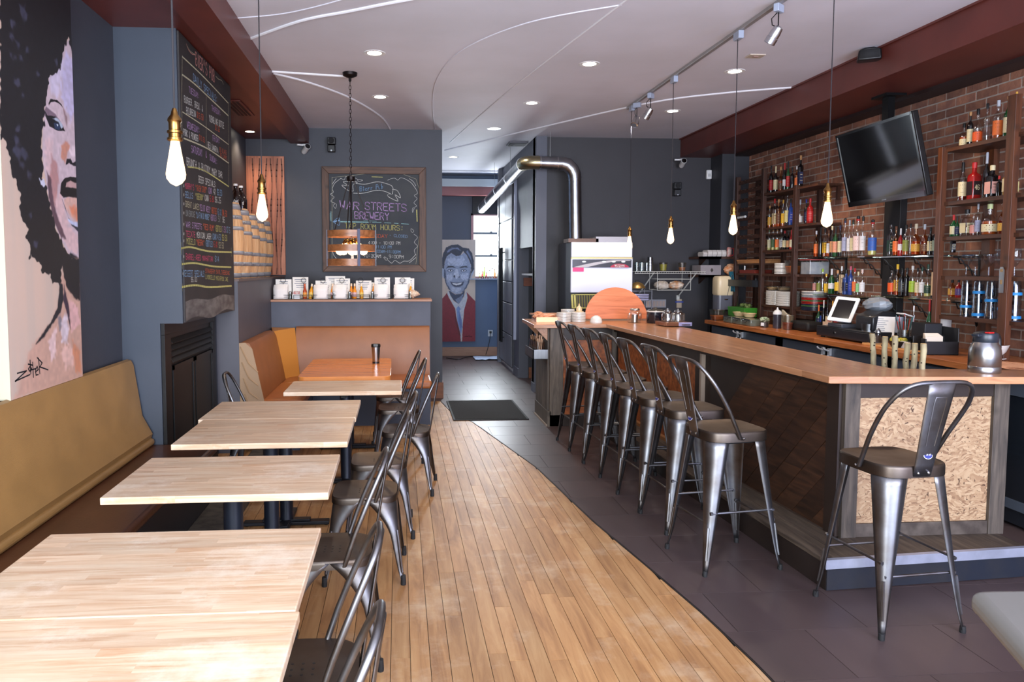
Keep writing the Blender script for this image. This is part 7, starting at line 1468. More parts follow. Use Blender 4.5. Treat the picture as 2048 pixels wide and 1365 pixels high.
def bottle(x, y, z, h, r, kind, g, lq, lb, cp, label, group):
    t = thing('bottle', label, 'bottle', (x, y, z+.0005), random.uniform(-.3, .3) if kind != 's' else math.radians(random.uniform(-12, 4)), group)
    rn = r*.30 if kind != 'j' else r*.26
    if kind == 'w': pr = [(r*.95, 0), (r, .005), (r, h*.52), (r*.85, h*.60), (rn*1.2, h*.70), (rn, h*.76), (rn, h*.90)]
    elif kind == 'j': pr = [(r*.85, 0), (r, h*.05), (r, h*.42), (r*.86, h*.54), (r*.5, h*.63), (rn, h*.67), (rn, h*.86)]
    elif kind == 's': pr = [(.97, 0), (1, .005), (1, h*.62), (.9, h*.67), (.42, h*.72), (.34, h*.76), (.34, h*.86)]
    else: pr = [(r*.95, 0), (r, .005), (r, h*.58), (r*.88, h*.65), (rn*1.3, h*.72), (rn, h*.76), (rn, h*.88)]
    m = MB()
    if kind == 's': m.sqlathe(pr, r*.9, rnd=.35)
    else: m.lathe(pr, 14)
    obj('body', m, GC[g], t)
    if g in 'ca' and lq in LQ:
        lv = h*random.uniform(.36, .55); m = MB()
        if kind == 's': m.sqlathe([(.90, .008), (.92, lv)], r*.9, rnd=.35)
        else: m.lathe([(r*.9, .008), (r*.93, .02), (r*.93, min(lv, h*.45))], 12)
        obj('liquid', m, mat('liquid_'+lq, LQ[lq], .15, coat=.4), t)
    ht = pr[-1][1]
    m = MB(); cw = (rn*1.25 if kind != 's' else r*.40)
    if cp in ('spb', 'spg', 'spr', 'spk'):
        col = {'spb': 'nvy', 'spg': 'dgn', 'spr': 'red', 'spk': 'blk'}[cp]
        m.lathe([(cw*1.1, ht), (cw*1.1, h*.93)], 10); obj('collar', m, cmat(col), t)
        m = MB(); m.lathe([(cw*.8, h*.93), (cw*1.1, h*.96), (cw*.9, h), (cw*.3, h*1.01)], 10); obj('pourer', m, cmat('blk'), t)
    else:
        if cp == 'slv' and kind != 'w': m.lathe([(cw, ht*.97), (cw, h), (cw*.8, h+.002)], 10)
        elif cp == 'cork' or cp == 'clr': m.lathe([(cw*.8, ht), (cw*.9, ht+.006), (cw*1.15, ht+.01), (cw*1.2, h-.004), (cw*.9, h)], 10)
        elif kind == 'w': m.lathe([(rn*1.12, h*.76), (rn*1.15, h*.97), (rn*.95, h)], 10)
        else: m.lathe([(cw*1.05, ht-.004), (cw*1.1, h-.003), (cw*.9, h)], 10)
        obj('cap', m, cmat(cp) if cp != 'clr' else GC['c'], t)
    if lb not in ('clr', 'blk') or lb == 'n46':
        z0, z1 = (h*.14, h*.50) if kind != 'j' else (h*.12, h*.36)
        if lb == 'tpl': z0, z1 = h*.06, h*.70
        if lb in ('wht',) and kind == 'w': z0, z1 = h*.2, h*.42
        m = MB(); fac = Vector((-x, -y, 0)).normalized(); a0 = math.atan2(fac.y, fac.x)-t.rotation_euler.z
        if kind == 's':
            # on the two faces turned to the room
            q = r*.9*1.012
            m.grid([[(-q, -q*.8, z0), (-q, q*.8, z0)], [(-q, -q*.8, z1), (-q, q*.8, z1)]]); m.grid([[(-q*.8, -q, z0), (q*.8, -q, z0)], [(-q*.8, -q, z1), (q*.8, -q, z1)]])
        else:
            q = r*1.015; aa = [a0-1.25+i*.25 for i in range(11)]
            m.grid([[(q*math.cos(a), q*math.sin(a), z0) for a in aa], [(q*math.cos(a), q*math.sin(a), z1) for a in aa]])
        l = obj('label', m, cmat(lb), t, smooth=(kind != 's'))
        # rows of small print or a number
        m = MB(); dark = lb in ('nvy', 'dgn', 'blw', 'n46', 'prp', 'brn', 'red', 'blu')
        if kind == 's': f = lambda u, v: (u, -r*.9*1.02, v)
        else: f = lambda u, v: (r*1.028*math.cos(a0+u/r), r*1.028*math.sin(a0+u/r), v)
        if lb == 'n46': letters(m, '46', -r*.45, z0+.04, r*.45, z0+.04, .035, f, .005)
        else:
            for q_ in range(3):
                v = z1-(z1-z0)*(.22+.25*q_); hw = r*random.uniform(.3, .6); ribbon(m, [(-hw, v), (0, v), (hw, v)], .006 if q_ == 0 else .003, f)
        obj('print', m, cmat('crm' if dark else 'brn'), l, smooth=False, recalc=False)
    return t
for (nm, z, where, L) in BOTTLES:
    for (x, y, h, r, kind, g, lq, lb, cp, desc) in L:
        bottle(x, y, z, h, min(r, .055), kind, g, lq, lb, cp, (desc+' '+where), where.replace('on the ', '').replace('at the ', ''))

# ================================================================= PLATES, GLASSES AND OTHER BAR THINGS
def plate_stack(x, y, z, n, r, gap, mm, where, sq=False, cols=None, name='plate', bowl=False):
    for q in range(n):
        mt = cols[q][0] if cols else mm
        lab = (cols[q][1]+' plate, ' if cols else 'white '+name+', ')+(ORD[q]+' from the bottom of ' if q < n-1 else 'topmost in ')+where
        t = thing(name, lab, name, (x, y, z+q*gap), random.uniform(-.3, .3), where.replace('the ', '', 1))
        m = MB()
        if bowl: m.lathe([(r*.5, 0), (r*.5, .003), (r*.8, gap*1.6), (r, gap*2.6), (r*.97, gap*2.7), (r*.75, gap*1.7), (.001, .006)], 20)
        else: m.lathe([(r*.6, 0), (r*.97, gap*.12), (r, gap*.3), (r*.995, gap*.86), (r*.96, gap*.9), (r*.6, .0042), (.001, .0042)], 22)
        obj(name+'_body', m, mt, t)
PORC = mat('white_porcelain', (220, 216, 210), .25, coat=.3)
plate_stack(1.755, 7.90, 1.07, 8, .078, .0125, PORC, 'the left plate stack on the bar')
plate_stack(1.915, 7.90, 1.07, 8, .078, .0125, PORC, 'the right plate stack on the bar')
plate_stack(1.84, 8.08, 1.07, 10, .075, .0125, PORC, 'the rear plate stack on the bar')
t = thing('salt_bell', 'cream bell-shaped pot on top of the plates by the pizza board', 'pot', (1.965, 8.08, 1.17))
m = MB(); m.lathe([(.03, 0), (.034, .02), (.028, .045), (.010, .058), (.006, .07), (.010, .078), (.002, .084)], 16); m.lathe([(.05, -.1), (.05, 0)], 16); obj('pot', m, mat('cream_ceramic', (226, 200, 156), .3, coat=.3), t)
t = thing('upturned_bowl', 'white bowl turned upside down on the bar before the pizza board', 'bowl', (2.06, 7.72, 1.07))
m = MB(); m.lathe([(.062, 0), (.064, .01), (.056, .045), (.036, .068), (.022, .072), (.022, .076), (.001, .076)], 22); obj('bowl_body', m, PORC, t)
# pizza peel board
t = thing('pizza_board', 'large round reddish wooden board leaning on the bar end', 'board', (2.37, 8.0, 1.07))
m = MB(); M_ = Matrix.Translation((0, .05, .0)) @ Matrix.Rotation(math.radians(80), 4, 'X'); P = [(.35*math.cos(a), .35*math.sin(a)) for a in [i*2*PI/56 for i in range(56)]]
P = [p for p in P if p[1] > -.02]; P = sorted(P, key=lambda p: math.atan2(p[1]+.02, p[0])); P = [(p[0], p[1]+.015) for p in P]
m.prism(P, 0, .018, 'z', M=M_); obj('board_body', m, wood('red_oak_board', [(170, 84, 44), (206, 118, 72), (216, 134, 90)], 'x', .5, .4, bump=.2), t, bev=.003)
# glass jar, pot, coffee machine
def jar(x, y, label, r=.075, h=.13, fill=None):
    t = thing('glass_jar', label, 'jar', (x, y, 1.07)); m = MB(); m.lathe([(r*.9, 0), (r, .01), (r, h*.72), (r*.7, h*.9), (r*.62, h)], 20); obj('glass', m, glass('jar_clear', (.92, .93, .92), .22), t)
    m = MB(); m.lathe([(r*.66, h), (r*.68, h+.012), (r*.6, h+.02)], 20); obj('lid', m, STEEL, t)
    m = MB(); m.lathe([(r*.45, .006), (r*.45, .085)], 16); obj('inner_cup', m, STEEL, t)
jar(2.466, 7.70, 'squat glass jar with steel cup before the pizza board')
t = thing('stock_pot', 'black enamel pot with a rim of white behind the glass jar', 'pot', (2.66, 7.62, 1.07))
m = MB(); m.lathe([(.085, 0), (.09, .01), (.09, .125)], 24); obj('pot_body', m, mat('black_enamel', (26, 28, 38), .15, coat=.5), t)
m = MB(); m.lathe([(.0915, .118), (.0925, .128), (.088, .13)], 24, cap=False); obj('rim', m, PORC, t)
m = MB(); m.lathe([(.088, .128), (.07, .142), (.02, .15), (.015, .165), (.001, .168)], 24); obj('lid', m, mat('dark_glass_lid', (70, 66, 60), .15, coat=.5), t)
t = thing('waffle_iron', 'steel tabletop burner with a purple-lit drawer front on the bar', 'appliance', (2.70, 7.22, 1.07), math.radians(4))
m = MB(); m.box(-.13, .13, -.13, .13, .008, .045); obj('burner_body', m, mat('burner_brown', (126, 84, 60), .3, metal=.6), t, bev=.004)
m = MB(); m.box(-.0, .135, -.137, -.13, .008, .045); obj('front_plate', m, mat('front_plate_purple_lit', (170, 166, 205), .3, metal=.5), t, bev=.002)  # purple light is put into the front plate's steel colour
m = MB(); m.tube([(.03, -.14, .022), (.035, -.155, .022), (.105, -.155, .022), (.11, -.14, .022)], .005, 8); obj('handle', m, CHROME, t)
for x, r_, h_, lab in ((-.055, .06, .10, 'left'), (.05, .068, .095, 'right')):
    j = thing('glass_kettle', 'round glass jar with shiny lid on the burner, '+lab+' one', 'jar', (2.70+x, 7.22, 1.116)); m = MB(); m.lathe([(r_*.8, 0), (r_, .015), (r_, h_*.7), (r_*.7, h_*.93), (r_*.5, h_)], 20); obj('glass', m, glass('jar_clear', (0, 0, 0)), j)
    m = MB(); m.lathe([(r_*.55, h_), (r_*.5, h_+.012), (.01, h_+.02), (.008, h_+.03)], 16); obj('lid', m, STEEL, j)
    m = MB(); m.lathe([(r_*.5, .004), (r_*.5, h_*.75)], 14); obj('inner_cup', m, STEEL, j)
# trays with paper on the far left of the bar
t = thing('copper_tray', 'copper-toned baking tray with crumpled brown paper at the far bar end', 'tray', (1.58, 8.02, 1.07))
m = MB(); m.box(-.12, .13, -.14, .14, 0, .004)
for q in ((-.125, .135, -.145, -.14), (-.125, .135, .14, .145), (-.125, -.12, -.14, .14), (.13, .135, -.14, .14)): m.box(*q, 0, .05)
obj('tray', m, mat('copper_tray', (190, 130, 96), .3, metal=.8), t, smooth=False)
m = MB(); crumple(m, (-.08, -.02, .06), .06, .08, .04, seed=4); crumple(m, (.03, 0, .05), .09, .08, .025, seed=5); obj('parchment', m, mat('tan_parchment', (216, 150, 112), .7), t, smooth=False)
t = thing('sheet_pan', 'flat wooden-coloured sheet pan resting over the copper tray', 'tray', (1.62, 8.10, 1.13), .05)
m = MB(); m.box(-.17, .17, -.12, .12, 0, .004); m.box(-.17, .17, -.125, -.12, 0, .016); m.box(-.17, .17, .12, .125, 0, .016); m.box(-.175, -.17, -.125, .125, 0, .016); m.box(.17, .175, -.125, .125, 0, .016); obj('pan', m, mat('tan_pan', (196, 150, 118), .4, metal=.5), t, smooth=False)
m = MB(); m.box(-.1, .1, -.06, .06, -.06, 0); obj('pan_rest', m, STEEL, t, smooth=False)
# airpot
t = thing('airpot', 'steel vacuum coffee pot with black lid and red tab on the bar corner', 'coffee pot', (3.20, 3.86, 1.07), math.radians(15))
m = MB(); m.lathe([(.074, .0), (.077, .008), (.077, .034), (.0755, .036), (.077, .038), (.077, .105), (.074, .13), (.066, .152), (.058, .168)], 40); obj('body', m, STEEL, t)
m = MB(); m.lathe([(.0575, .166), (.060, .170), (.060, .206), (.056, .218), (.04, .224), (.001, .226)], 32); m.box(-.085, -.04, -.02, .02, .200, .214); obj('lid', m, mat('lid_dark_plastic', (30, 38, 48), .35), t, bev=.003)
m = MB(); m.box(-.052, -.016, -.058, -.03, .219, .226); obj('red_tab', m, mat('red_tab', (190, 30, 30), .35), t, bev=.002)
m = MB(); m.tube(crom([(.055, 0, .20), (.09, 0, .20), (.105, 0, .17), (.105, 0, .07), (.095, 0, .02), (.075, 0, .015)], 5), .013, 10); obj('handle', m, BLACKP, t)
# tap handles of birch
BIRCH = mat('birch_bark', (168, 156, 122), .75, col2=(104, 90, 68), nscale=22, stretch=(1, 1, .35), bump=.4, bscale=30)
CUT = mat('birch_cut_end', (210, 176, 120), .7)
t = thing('tap_tower', 'dark steel beer tap bar behind the bar top', 'tap tower', (2.97, 4.25, 0))
m = MB(); m.box(2.93, 3.03, 3.98, 4.55, .90, .985); m.box(2.90, 3.3, 4.06, 4.6, .84, .90); m.box(2.83, 3.30, 4.06, 4.6, 0.02, .84); obj('tower', m, mat('tower_steel', (60, 60, 64), .3, metal=.8), t, world=True, smooth=False)
for i, (y, zt, lean, tilt) in enumerate([(4.465, 1.231, .10, .0), (4.345, 1.224, .03, 0), (4.25, 1.237, .02, 0), (4.14, 1.205, -.02, .0), (4.075, 1.21, -.02, 0), (4.005, 1.215, -.01, 0)]):
    t = thing('birch_tap_handle', 'beer tap handle made from a birch branch, '+['leftmost and leaning', 'second from the left', 'third from the left', 'fourth from the left', 'fifth from the left', 'rightmost, before the cutlery cup'][i], 'tap handle', (2.95, y, .985), 0, 'birch tap handles')
    L_ = zt-.985; m = MB(); rs = random.Random(i)
    pts = [(rs.uniform(-.003, .003), (lean*(1-q))*-.28+rs.uniform(-.002, .002)+lean*.0, L_*q) for q in [k/6 for k in range(7)]]
    pts[0] = (0, -lean*.28, 0); m.tube(pts, [.0165, .017, .0155, .0165, .015, .0165, .016], 12); obj('branch', m, BIRCH, t)
    m = MB(); p = pts[-1]; m.lathe([(.0155, 0), (.013, .0015)], 12, (p[0], p[1], p[2])); obj('cut_end', m, CUT, t)
    m = MB()
    for k in range(3): z_ = L_*rs.uniform(.15, .85); a = rs.uniform(2.6, 4.6); m.lathe([(.005, 0), (.003, .004)], 8, M=Matrix.Translation((.0155*math.cos(a), pts[3][1]+.0155*math.sin(a), z_)) @ Matrix.Rotation(a, 4, 'Z') @ Matrix.Rotation(PI/2, 4, 'Y'))
    obj('knots', m, mat('birch_knot', (44, 30, 22), .8), t)
# till
t = thing('cash_drawer', 'black cash drawer with a round lock under the tablet', 'cash drawer', (4.12, 6.36, 1.0))
m = MB(); m.box(3.93, 4.34, 5.96, 6.80, .012, .10) if False else m.box(-.19, .22, -.40, .43, .012, .105); obj('case', m, mat('drawer_black', (26, 27, 31), .35), t, bev=.006)
m = MB(); m.box(-.198, -.19, -.38, .41, .02, .09); obj('drawer_front', m, mat('drawer_front', (34, 35, 40), .3), t, bev=.002)
m = MB(); m.lathe([(.013, 0), (.013, .005)], 14, M=Matrix.Translation((-.198, .12, .058)) @ Matrix.Rotation(-PI/2, 4, 'Y')); obj('lock', m, CHROME, t)
m = MB(); [m.lathe([(.02, 0), (.018, .012)], 10, (a, b, 0)) for a in (-.15, .18) for b in (-.35, .38)]; obj('rubber_foot', m, RUBBER, t)
t = thing('tablet_stand', 'tilted white tablet till with a black screen', 'tablet', (4.05, 6.53, 1.105))
TI = [(1673, 591), (1722, 596), (1700, 632), (1654, 625)]
M_ = Matrix.Translation((-.02, 0, .18)) @ Matrix.Rotation(math.radians(-62), 4, 'Z') @ Matrix.Rotation(math.radians(62), 4, 'X')
m = MB(); P = []
for sx_, sy_, a0 in ((1, 1, 0), (-1, 1, 90), (-1, -1, 180), (1, -1, 270)):
    for a in range(0, 91, 30): P.append((sx_*(.105-.014)+.014*math.cos(math.radians(a0+a)), sy_*(.135-.014)+.014*math.sin(math.radians(a0+a))))
M_ = Matrix.Translation((-.02, 0, .165)) @ Matrix.Rotation(math.radians(-50), 4, 'Z') @ Matrix.Rotation(math.radians(52), 4, 'X') @ Matrix.Rotation(math.radians(-5), 4, 'Z')
m.prism(P, -.012, 0, 'z', M=M_); obj('frame', m, WHITEP, t, bev=.002)
m = MB(); m.box(-.075, .075, -.10, .10, 0, .0015, M=M_); obj('screen', m, mat('tablet_screen', (20, 18, 20), .1), t, smooth=False)
m = MB(); m.box(-.10, .08, -.11, .11, 0, .035); m.box(-.02, .04, -.04, .04, .035, .13); obj('base', m, mat('stand_grey', (70, 72, 80), .4), t, bev=.006)
t = thing('receipt_printer', 'black receipt printer behind the tablet', 'printer', (4.12, 6.18, 1.105))
m = MB(); m.prism([(-.12, 0), (.12, 0), (.12, .16), (-.02, .17), (-.12, .12)], -.12, .12, 'y'); obj('case', m, mat('drawer_black', (0, 0, 0)), t, bev=.012)
m = MB(); m.box(-.125, -.118, -.06, .06, .03, .08); obj('buttons', m, mat('drawer_front', (0, 0, 0)), t, smooth=False)
t = thing('plastic_bag', 'cloudy clear bag bulging above the receipt printer', 'bag', (4.20, 6.30, 1.27))
m = MB(); crumple(m, (0, 0, .05), .10, .16, .065, amp=.08, seed=9); obj('film', m, mat('cloudy_film', (140, 148, 158), .35, spec=.6), t, smooth=False)
t = thing('paper_roll', 'white receipt roll sticking up beside the printer', 'paper', (4.16, 5.95, 1.105))
m = MB(); m.lathe([(.032, 0), (.032, .13)], 14); obj('canister', m, mat('canister_grey', (150, 156, 170), .4), t)
m = MB(); m.box(-.04, .05, -.05, .05, .15, .16, M=T(ry=.3)); obj('white_flap', m, WHITEP, t, smooth=False)
t = thing('coffee_mug', 'white mug with a large handle left of the cash drawer', 'mug', (4.13, 6.90, 1.0))
m = MB(); m.lathe([(.035, 0), (.04, .01), (.041, .10), (.037, .10), (.034, .012), (.001, .01)], 18); obj('mug_body', m, PORC, t)
m = MB(); m.tube([(-.035-.045*math.sin(a), .0+.02*math.sin(a), .055+.04*math.cos(a)) for a in [i*PI/8 for i in range(9)]], .006, 8); obj('handle', m, PORC, t)
for i, (x, y, w_, h_, c, lab) in enumerate([(4.15, 7.02, .07, .12, (214, 190, 166), 'tan paper card standing behind the white mug'), (4.10, 6.86, .09, .05, (226, 196, 180), 'small pink paper strip before the tablet')]):
    t = thing('paper_card', lab, 'paper', (x, y, 1.0 if i == 0 else 1.106)); m = MB(); m.box(-.004, .004, -w_/2, w_/2, 0, h_); obj('card', m, mat('card_%s' % ['tan', 'pink'][i], c, .7), t, smooth=False)
    m = MB(); m.box(-.0055, -.004, -w_*.3, w_*.3, h_*.55, h_*.7); obj('print', m, mat('card_print', (190, 110, 80), .7), t, smooth=False)
t = thing('card_reader_box', 'orange and cream sweet box behind the mug', 'box', (4.22, 6.92, 1.0))
m = MB(); m.box(-.03, .03, -.05, .05, 0, .09); obj('box', m, mat('cream_box', (214, 176, 140), .6), t, smooth=False); m = MB(); m.box(-.032, -.03, -.03, .03, .03, .07); obj('badge', m, mat('orange_badge', (206, 96, 50), .5), t, smooth=False)
# counter items, far end
def cup(name, x, y, z, r0, r1, h, mm, label, cat='cup', grp=None, extra=None, lid=None, sides=18, sq=False):
    t = thing(name, label, cat, (x, y, z+.0005), 0, grp); m = MB()
    (m.sqlathe([(r0/r1, 0), (1, h), (.94, h), (r0/r1*.92, .006)], r1, rnd=.3) if sq else m.lathe([(r0, 0), (r1, h), (r1*.94, h), (r0*.92, .006)], sides)); obj('wall', m, mm, t)
    m = MB()
    if sq: m.sqlathe([(1.02, h-.006), (1.05, h), (.98, h+.002)], r1, rnd=.3)
    else: m.lathe([(r1*1.0, h-.005), (r1*1.06, h-.001), (r1*.97, h)], sides, cap=False)
    obj('rim', m, mm, t)
    if extra:
        m = MB()
        if sq: m.sqlathe([(r0/r1*.9, .008), (.93, h*extra[1])], r1, rnd=.3)
        else: m.lathe([(r0*.9, .008), ((r0+(r1-r0)*extra[1])*.93, h*extra[1])], sides)
        obj('contents', m, mat('fill_'+extra[0], extra[2], .5), t)
    return t
CLP = glass('cloudy_plastic', (.82, .80, .76), .14, .25)
t = thing('drink_dispenser', 'cream topped drink dispenser with grey lower tank', 'dispenser', (4.10, 9.25, 1.0))
m = MB(); m.sqlathe([(.9, .30), (1, .32), (1, .48), (.96, .52), (.8, .54), (.3, .545)], .105, rnd=.3); obj('top_tank', m, mat('cream_plastic', (226, 206, 170), .35), t)
m = MB(); m.sqlathe([(.97, .12), (1, .30)], .10, rnd=.3); obj('lower_tank', m, mat('smoky_plastic', (96, 98, 110), .2, coat=.3), t)
m = MB(); m.sqlathe([(.7, 0), (.6, .1), (1, .12)], .10, rnd=.3); obj('foot', m, mat('dispenser_foot', (60, 56, 56), .4), t)
cup('food_tub', 3.90, 8.95, 1.0, .06, .075, .13, CLP, 'cloudy tub of brown sauce at the far end of the counter', 'tub', 'food tubs', ('brown', .5, (150, 84, 44)), sq=True)
for i, y in enumerate((8.55, 8.30, 8.07)):
    t = thing('steel_insert_pan', 'clear prep pan on the back counter, '+['farthest of three', 'middle of three', 'nearest of three'][i], 'pan', (3.94, y, 1.0), 0, 'prep pans')
    m = MB(); m.box(-.09, .09, -.11, .11, 0, .075); obj('pan', m, mat('smoky_pan', (112, 116, 104), .2, coat=.3, noise=.3, nscale=12), t, bev=.012)
    m = MB(); m.box(-.098, -.09, -.10, .10, .068, .078); m.tube([(-.094, -.04, .05), (-.105, -.03, .045), (-.105, .03, .045), (-.094, .04, .05)], .004, 6); obj('rim_clip', m, CHROME, t)
for i, y in enumerate((8.60, 8.34)):
    cup('bowl', 4.02, y, 1.078, .05, .075, .045, mat('cream_bowl', (222, 196, 148), .4), 'cream bowl nested on a prep pan, '+['farther', 'nearer'][i], 'bowl', 'cream bowls')
t = thing('green_caddy', 'bright green plastic bin with straws and limes on the counter', 'bin', (4.14, 8.78, 1.0))
m = MB(); m.prism([(-.21, .06), (.21, .06), (.23, .17), (-.23, .17)], -.08, .08, 'x'); obj('bin', m, mat('green_plastic', (60, 136, 44), .35), t, smooth=False, bev=.004)
m = MB(); m.box(-.07, .07, -.19, .19, 0, .06); obj('riser', m, BLACKP, t, smooth=False)
m = MB(); rs = random.Random(2)
for k in range(4): y_ = [-.17, .03, .12, .15][k]; m.tube([(0, y_, .08), (rs.uniform(-.02, .02), y_-.05, .26+.04*(k > 1))], .0045, 6)
obj('steel_straws', m, STEEL, t)
m = MB()
for k in range(14): crumple(m, (rs.uniform(-.05, .05), rs.uniform(-.2, .05), .17+rs.uniform(0, .03)), .03, .03, .02, n=5, k=7, seed=k)
obj('lime_leaves', m, mat('lime_green', (86, 104, 52), .5), t, smooth=False, kind='stuff')
t = thing('label_tub', 'clear tub with a white square label and green garnish', 'tub', (3.95, 7.84, 1.0))
m = MB(); m.lathe([(.045, 0), (.055, .09)], 18); obj('wall', m, CLP, t); m = MB(); m.lathe([(.040, .005), (.046, .055)], 14); obj('contents', m, mat('dark_garnish', (52, 50, 54), .4), t)
m = MB(); crumple(m, (0, 0, .085), .05, .05, .025, n=6, k=9, seed=31, amp=.35); obj('garnish', m, mat('green_garnish', (96, 124, 84), .6, col2=(190, 200, 170), nscale=30), t, smooth=False)
m = MB(); m.box(-.052, -.050, -.018, .018, .02, .055, M=T(rz=.7)); obj('label', m, WHITEP, t, smooth=False)
t = thing('squeeze_bottle', 'squeeze bottle of dark sauce with a white nozzle', 'bottle', (4.02, 7.70, 1.0))
m = MB(); m.lathe([(.042, 0), (.044, .01), (.044, .15)], 16); obj('body', m, mat('dark_sauce_plastic', (58, 56, 66), .25, coat=.3), t)
m = MB(); m.lathe([(.045, .15), (.045, .17), (.03, .19), (.012, .2), (.006, .225)], 16); obj('nozzle', m, WHITEP, t)
cup('deli_tub', 4.04, 7.52, 1.0, .05, .062, .15, CLP, 'tall clear tub half full of red berries', 'tub', 'food tubs', ('berry', .5, (150, 76, 54)))
t = thing('napkin_paper', 'folded brown napkins standing behind the squeeze bottle', 'napkins', (4.16, 7.75, 1.0)); m = MB(); m.prism([(-.10, 0), (.12, 0), (.11, .19), (.02, .15), (-.10, .13)], -.01, .01, 'x'); obj('napkin', m, mat('brown_napkin', (188, 178, 156), .8), t, smooth=False)
t = thing('black_speaker_case', 'black soft case with a blue light on the counter before the rack', 'case', (4.18, 7.38, 1.0)); m = MB(); m.box(-.10, .10, -.16, .19, 0, .10); obj('case', m, mat('case_black', (16, 16, 18), .6), t, bev=.03, bseg=3)
m = MB(); m.lathe([(.006, 0), (.006, .003)], 10, M=Matrix.Translation((-.101, .13, .03)) @ Matrix.Rotation(-PI/2, 4, 'Y')); obj('blue_light', m, emis('blue_led', (.15, .35, 1), 6), t)
t = thing('blue_cup', 'blue plastic jug behind the small green bottle', 'jug', (4.30, 7.28, 1.0)); m = MB(); m.lathe([(.045, 0), (.052, .16), (.048, .16), (.04, .01)], 16); obj('jug', m, mat('blue_plastic', (44, 70, 160), .35), t)
m = MB(); m.tube([(0, .05, .04), (0, .085, .06), (0, .085, .12), (0, .05, .14)], .006, 6); obj('handle', m, mat('blue_plastic', (0, 0, 0)), t)
# rack contents
plate_stack(4.30, 8.29, 1.225, 14, .105, .0115, PORC, 'the left white plate stack on the rack')
plate_stack(4.30, 8.02, 1.225, 14, .125, .0115, PORC, 'the right white plate stack on the rack')
for i, (y, c) in enumerate(((8.36, (206, 176, 130)), (8.10, (150, 130, 96)))):
    cup('food_tub', 4.30, y, 1.388, .06, .08, .05, CLP, 'clear tub resting on the rack plate stacks, '+['left', 'right'][i], 'tub', 'food tubs', ('tub%d' % i, .7, c))
PC = [(mat('plate_navy', (28, 34, 58), .3), 'navy'), (mat('plate_navy', (0, 0, 0)), 'navy'), (mat('plate_navy', (0, 0, 0)), 'navy'), (mat('plate_green', (70, 110, 64), .3), 'green'), (mat('plate_navy', (0, 0, 0)), 'navy'), (mat('plate_red', (168, 40, 34), .3), 'red'), (mat('plate_red', (0, 0, 0)), 'red'), (mat('plate_green', (0, 0, 0)), 'green'), (mat('plate_red', (0, 0, 0)), 'red'), (mat('plate_red', (0, 0, 0)), 'red'), (mat('plate_grey', (150, 154, 160), .3), 'grey'), (mat('plate_grey', (0, 0, 0)), 'grey'), (PORC, 'white'), (mat('plate_grey', (0, 0, 0)), 'grey'), (PORC, 'white')]
t = thing('end_shelf', 'dark wooden end shelf carrying the coloured plates', 'shelf', (4.34, 7.56, 1.2)); m = MB(); m.box(4.22, 4.48, 7.43, 7.70, 1.185, 1.20); obj('board', m, RY, t, world=True, smooth=False)
for q in (7.45, 7.68): m = MB(); m.box(4.44, 4.48, q-.01, q+.01, 1.08, 1.185); obj('bracket', m, RACKW, t, world=True, smooth=False)
plate_stack(4.345, 7.565, 1.2005, 15, .125, .0135, PORC, 'the coloured plate stack at the rack end', cols=PC)
plate_stack(4.27, 8.12, 1.575, 8, .075, .0155, PORC, 'the white bowl stack on the rack', name='saucer')
cup('food_tub', 4.30, 7.92, 1.575, .06, .075, .15, CLP, 'clear tub of orange crackers on the rack beside the bowls', 'tub', 'food tubs', ('cracker', .6, (190, 110, 60)), sq=True)
t = thing('clear_bin', 'clear bin with blue-white linen at the open rack end', 'bin', (4.36, 7.60, 1.575)); m = MB(); m.box(-.11, .11, -.10, .10, 0, .15); obj('bin', m, CLP, t, smooth=False, bev=.005)
m = MB(); m.box(-.10, .10, -.09, .09, .004, .13); obj('linen', m, mat('pale_linen', (168, 182, 206), .7, col2=(206, 214, 226), nscale=14), t, smooth=False)
m = MB(); m.box(-.115, .115, -.105, .105, .15, .158); obj('lid', m, mat('pink_lid', (190, 90, 90), .5), t, smooth=False)
m = MB(); m.box(4.25, 4.48, 7.48, 7.72, 1.551, 1.575)
t2 = thing('end_shelf', 'dark wooden end shelf under the clear linen bin', 'shelf', (4.36, 7.6, 1.56)); obj('board', m, RY, t2, world=True, smooth=False); m = MB(); m.box(4.45, 4.48, 7.5, 7.52, 1.45, 1.551); obj('bracket', m, RACKW, t2, world=True, smooth=False)
t2 = thing('end_shelf', 'dark wooden end shelf under the red sealed bottle', 'shelf', (4.36, 7.6, 2.09)); m = MB(); m.box(4.22, 4.48, 7.35, 7.71, 2.081, 2.105); obj('board', m, RY, t2, world=True, smooth=False); m = MB(); m.box(4.45, 4.48, 7.5, 7.52, 1.98, 2.081); obj('bracket', m, RACKW, t2, world=True, smooth=False)
t2 = thing('end_shelf', 'dark wooden end shelf at the top of the rack by the television', 'shelf', (4.36, 7.6, 2.48)); m = MB(); m.box(4.22, 4.48, 7.35, 7.71, 2.476, 2.50); obj('board', m, RY, t2, world=True, smooth=False); m = MB(); m.box(4.45, 4.48, 7.38, 7.41, 2.34, 2.476); obj('bracket', m, RACKW, t2, world=True, smooth=False)
for i in range(3):
    t = thing('cutting_board', 'thin wooden tray on the wine rack shelf, '+['bottom', 'middle', 'top'][i]+' of three', 'tray', (4.31, 8.79, 1.70+i*.016), .03*i, 'wooden trays on the rack'); m = MB(); m.box(-.11, .15, -.28, .28, 0, .013); obj('board', m, wood('pale_tray_wood', [(170, 110, 66), (206, 150, 98)], 'y', 1, .5), t, smooth=False, bev=.002)
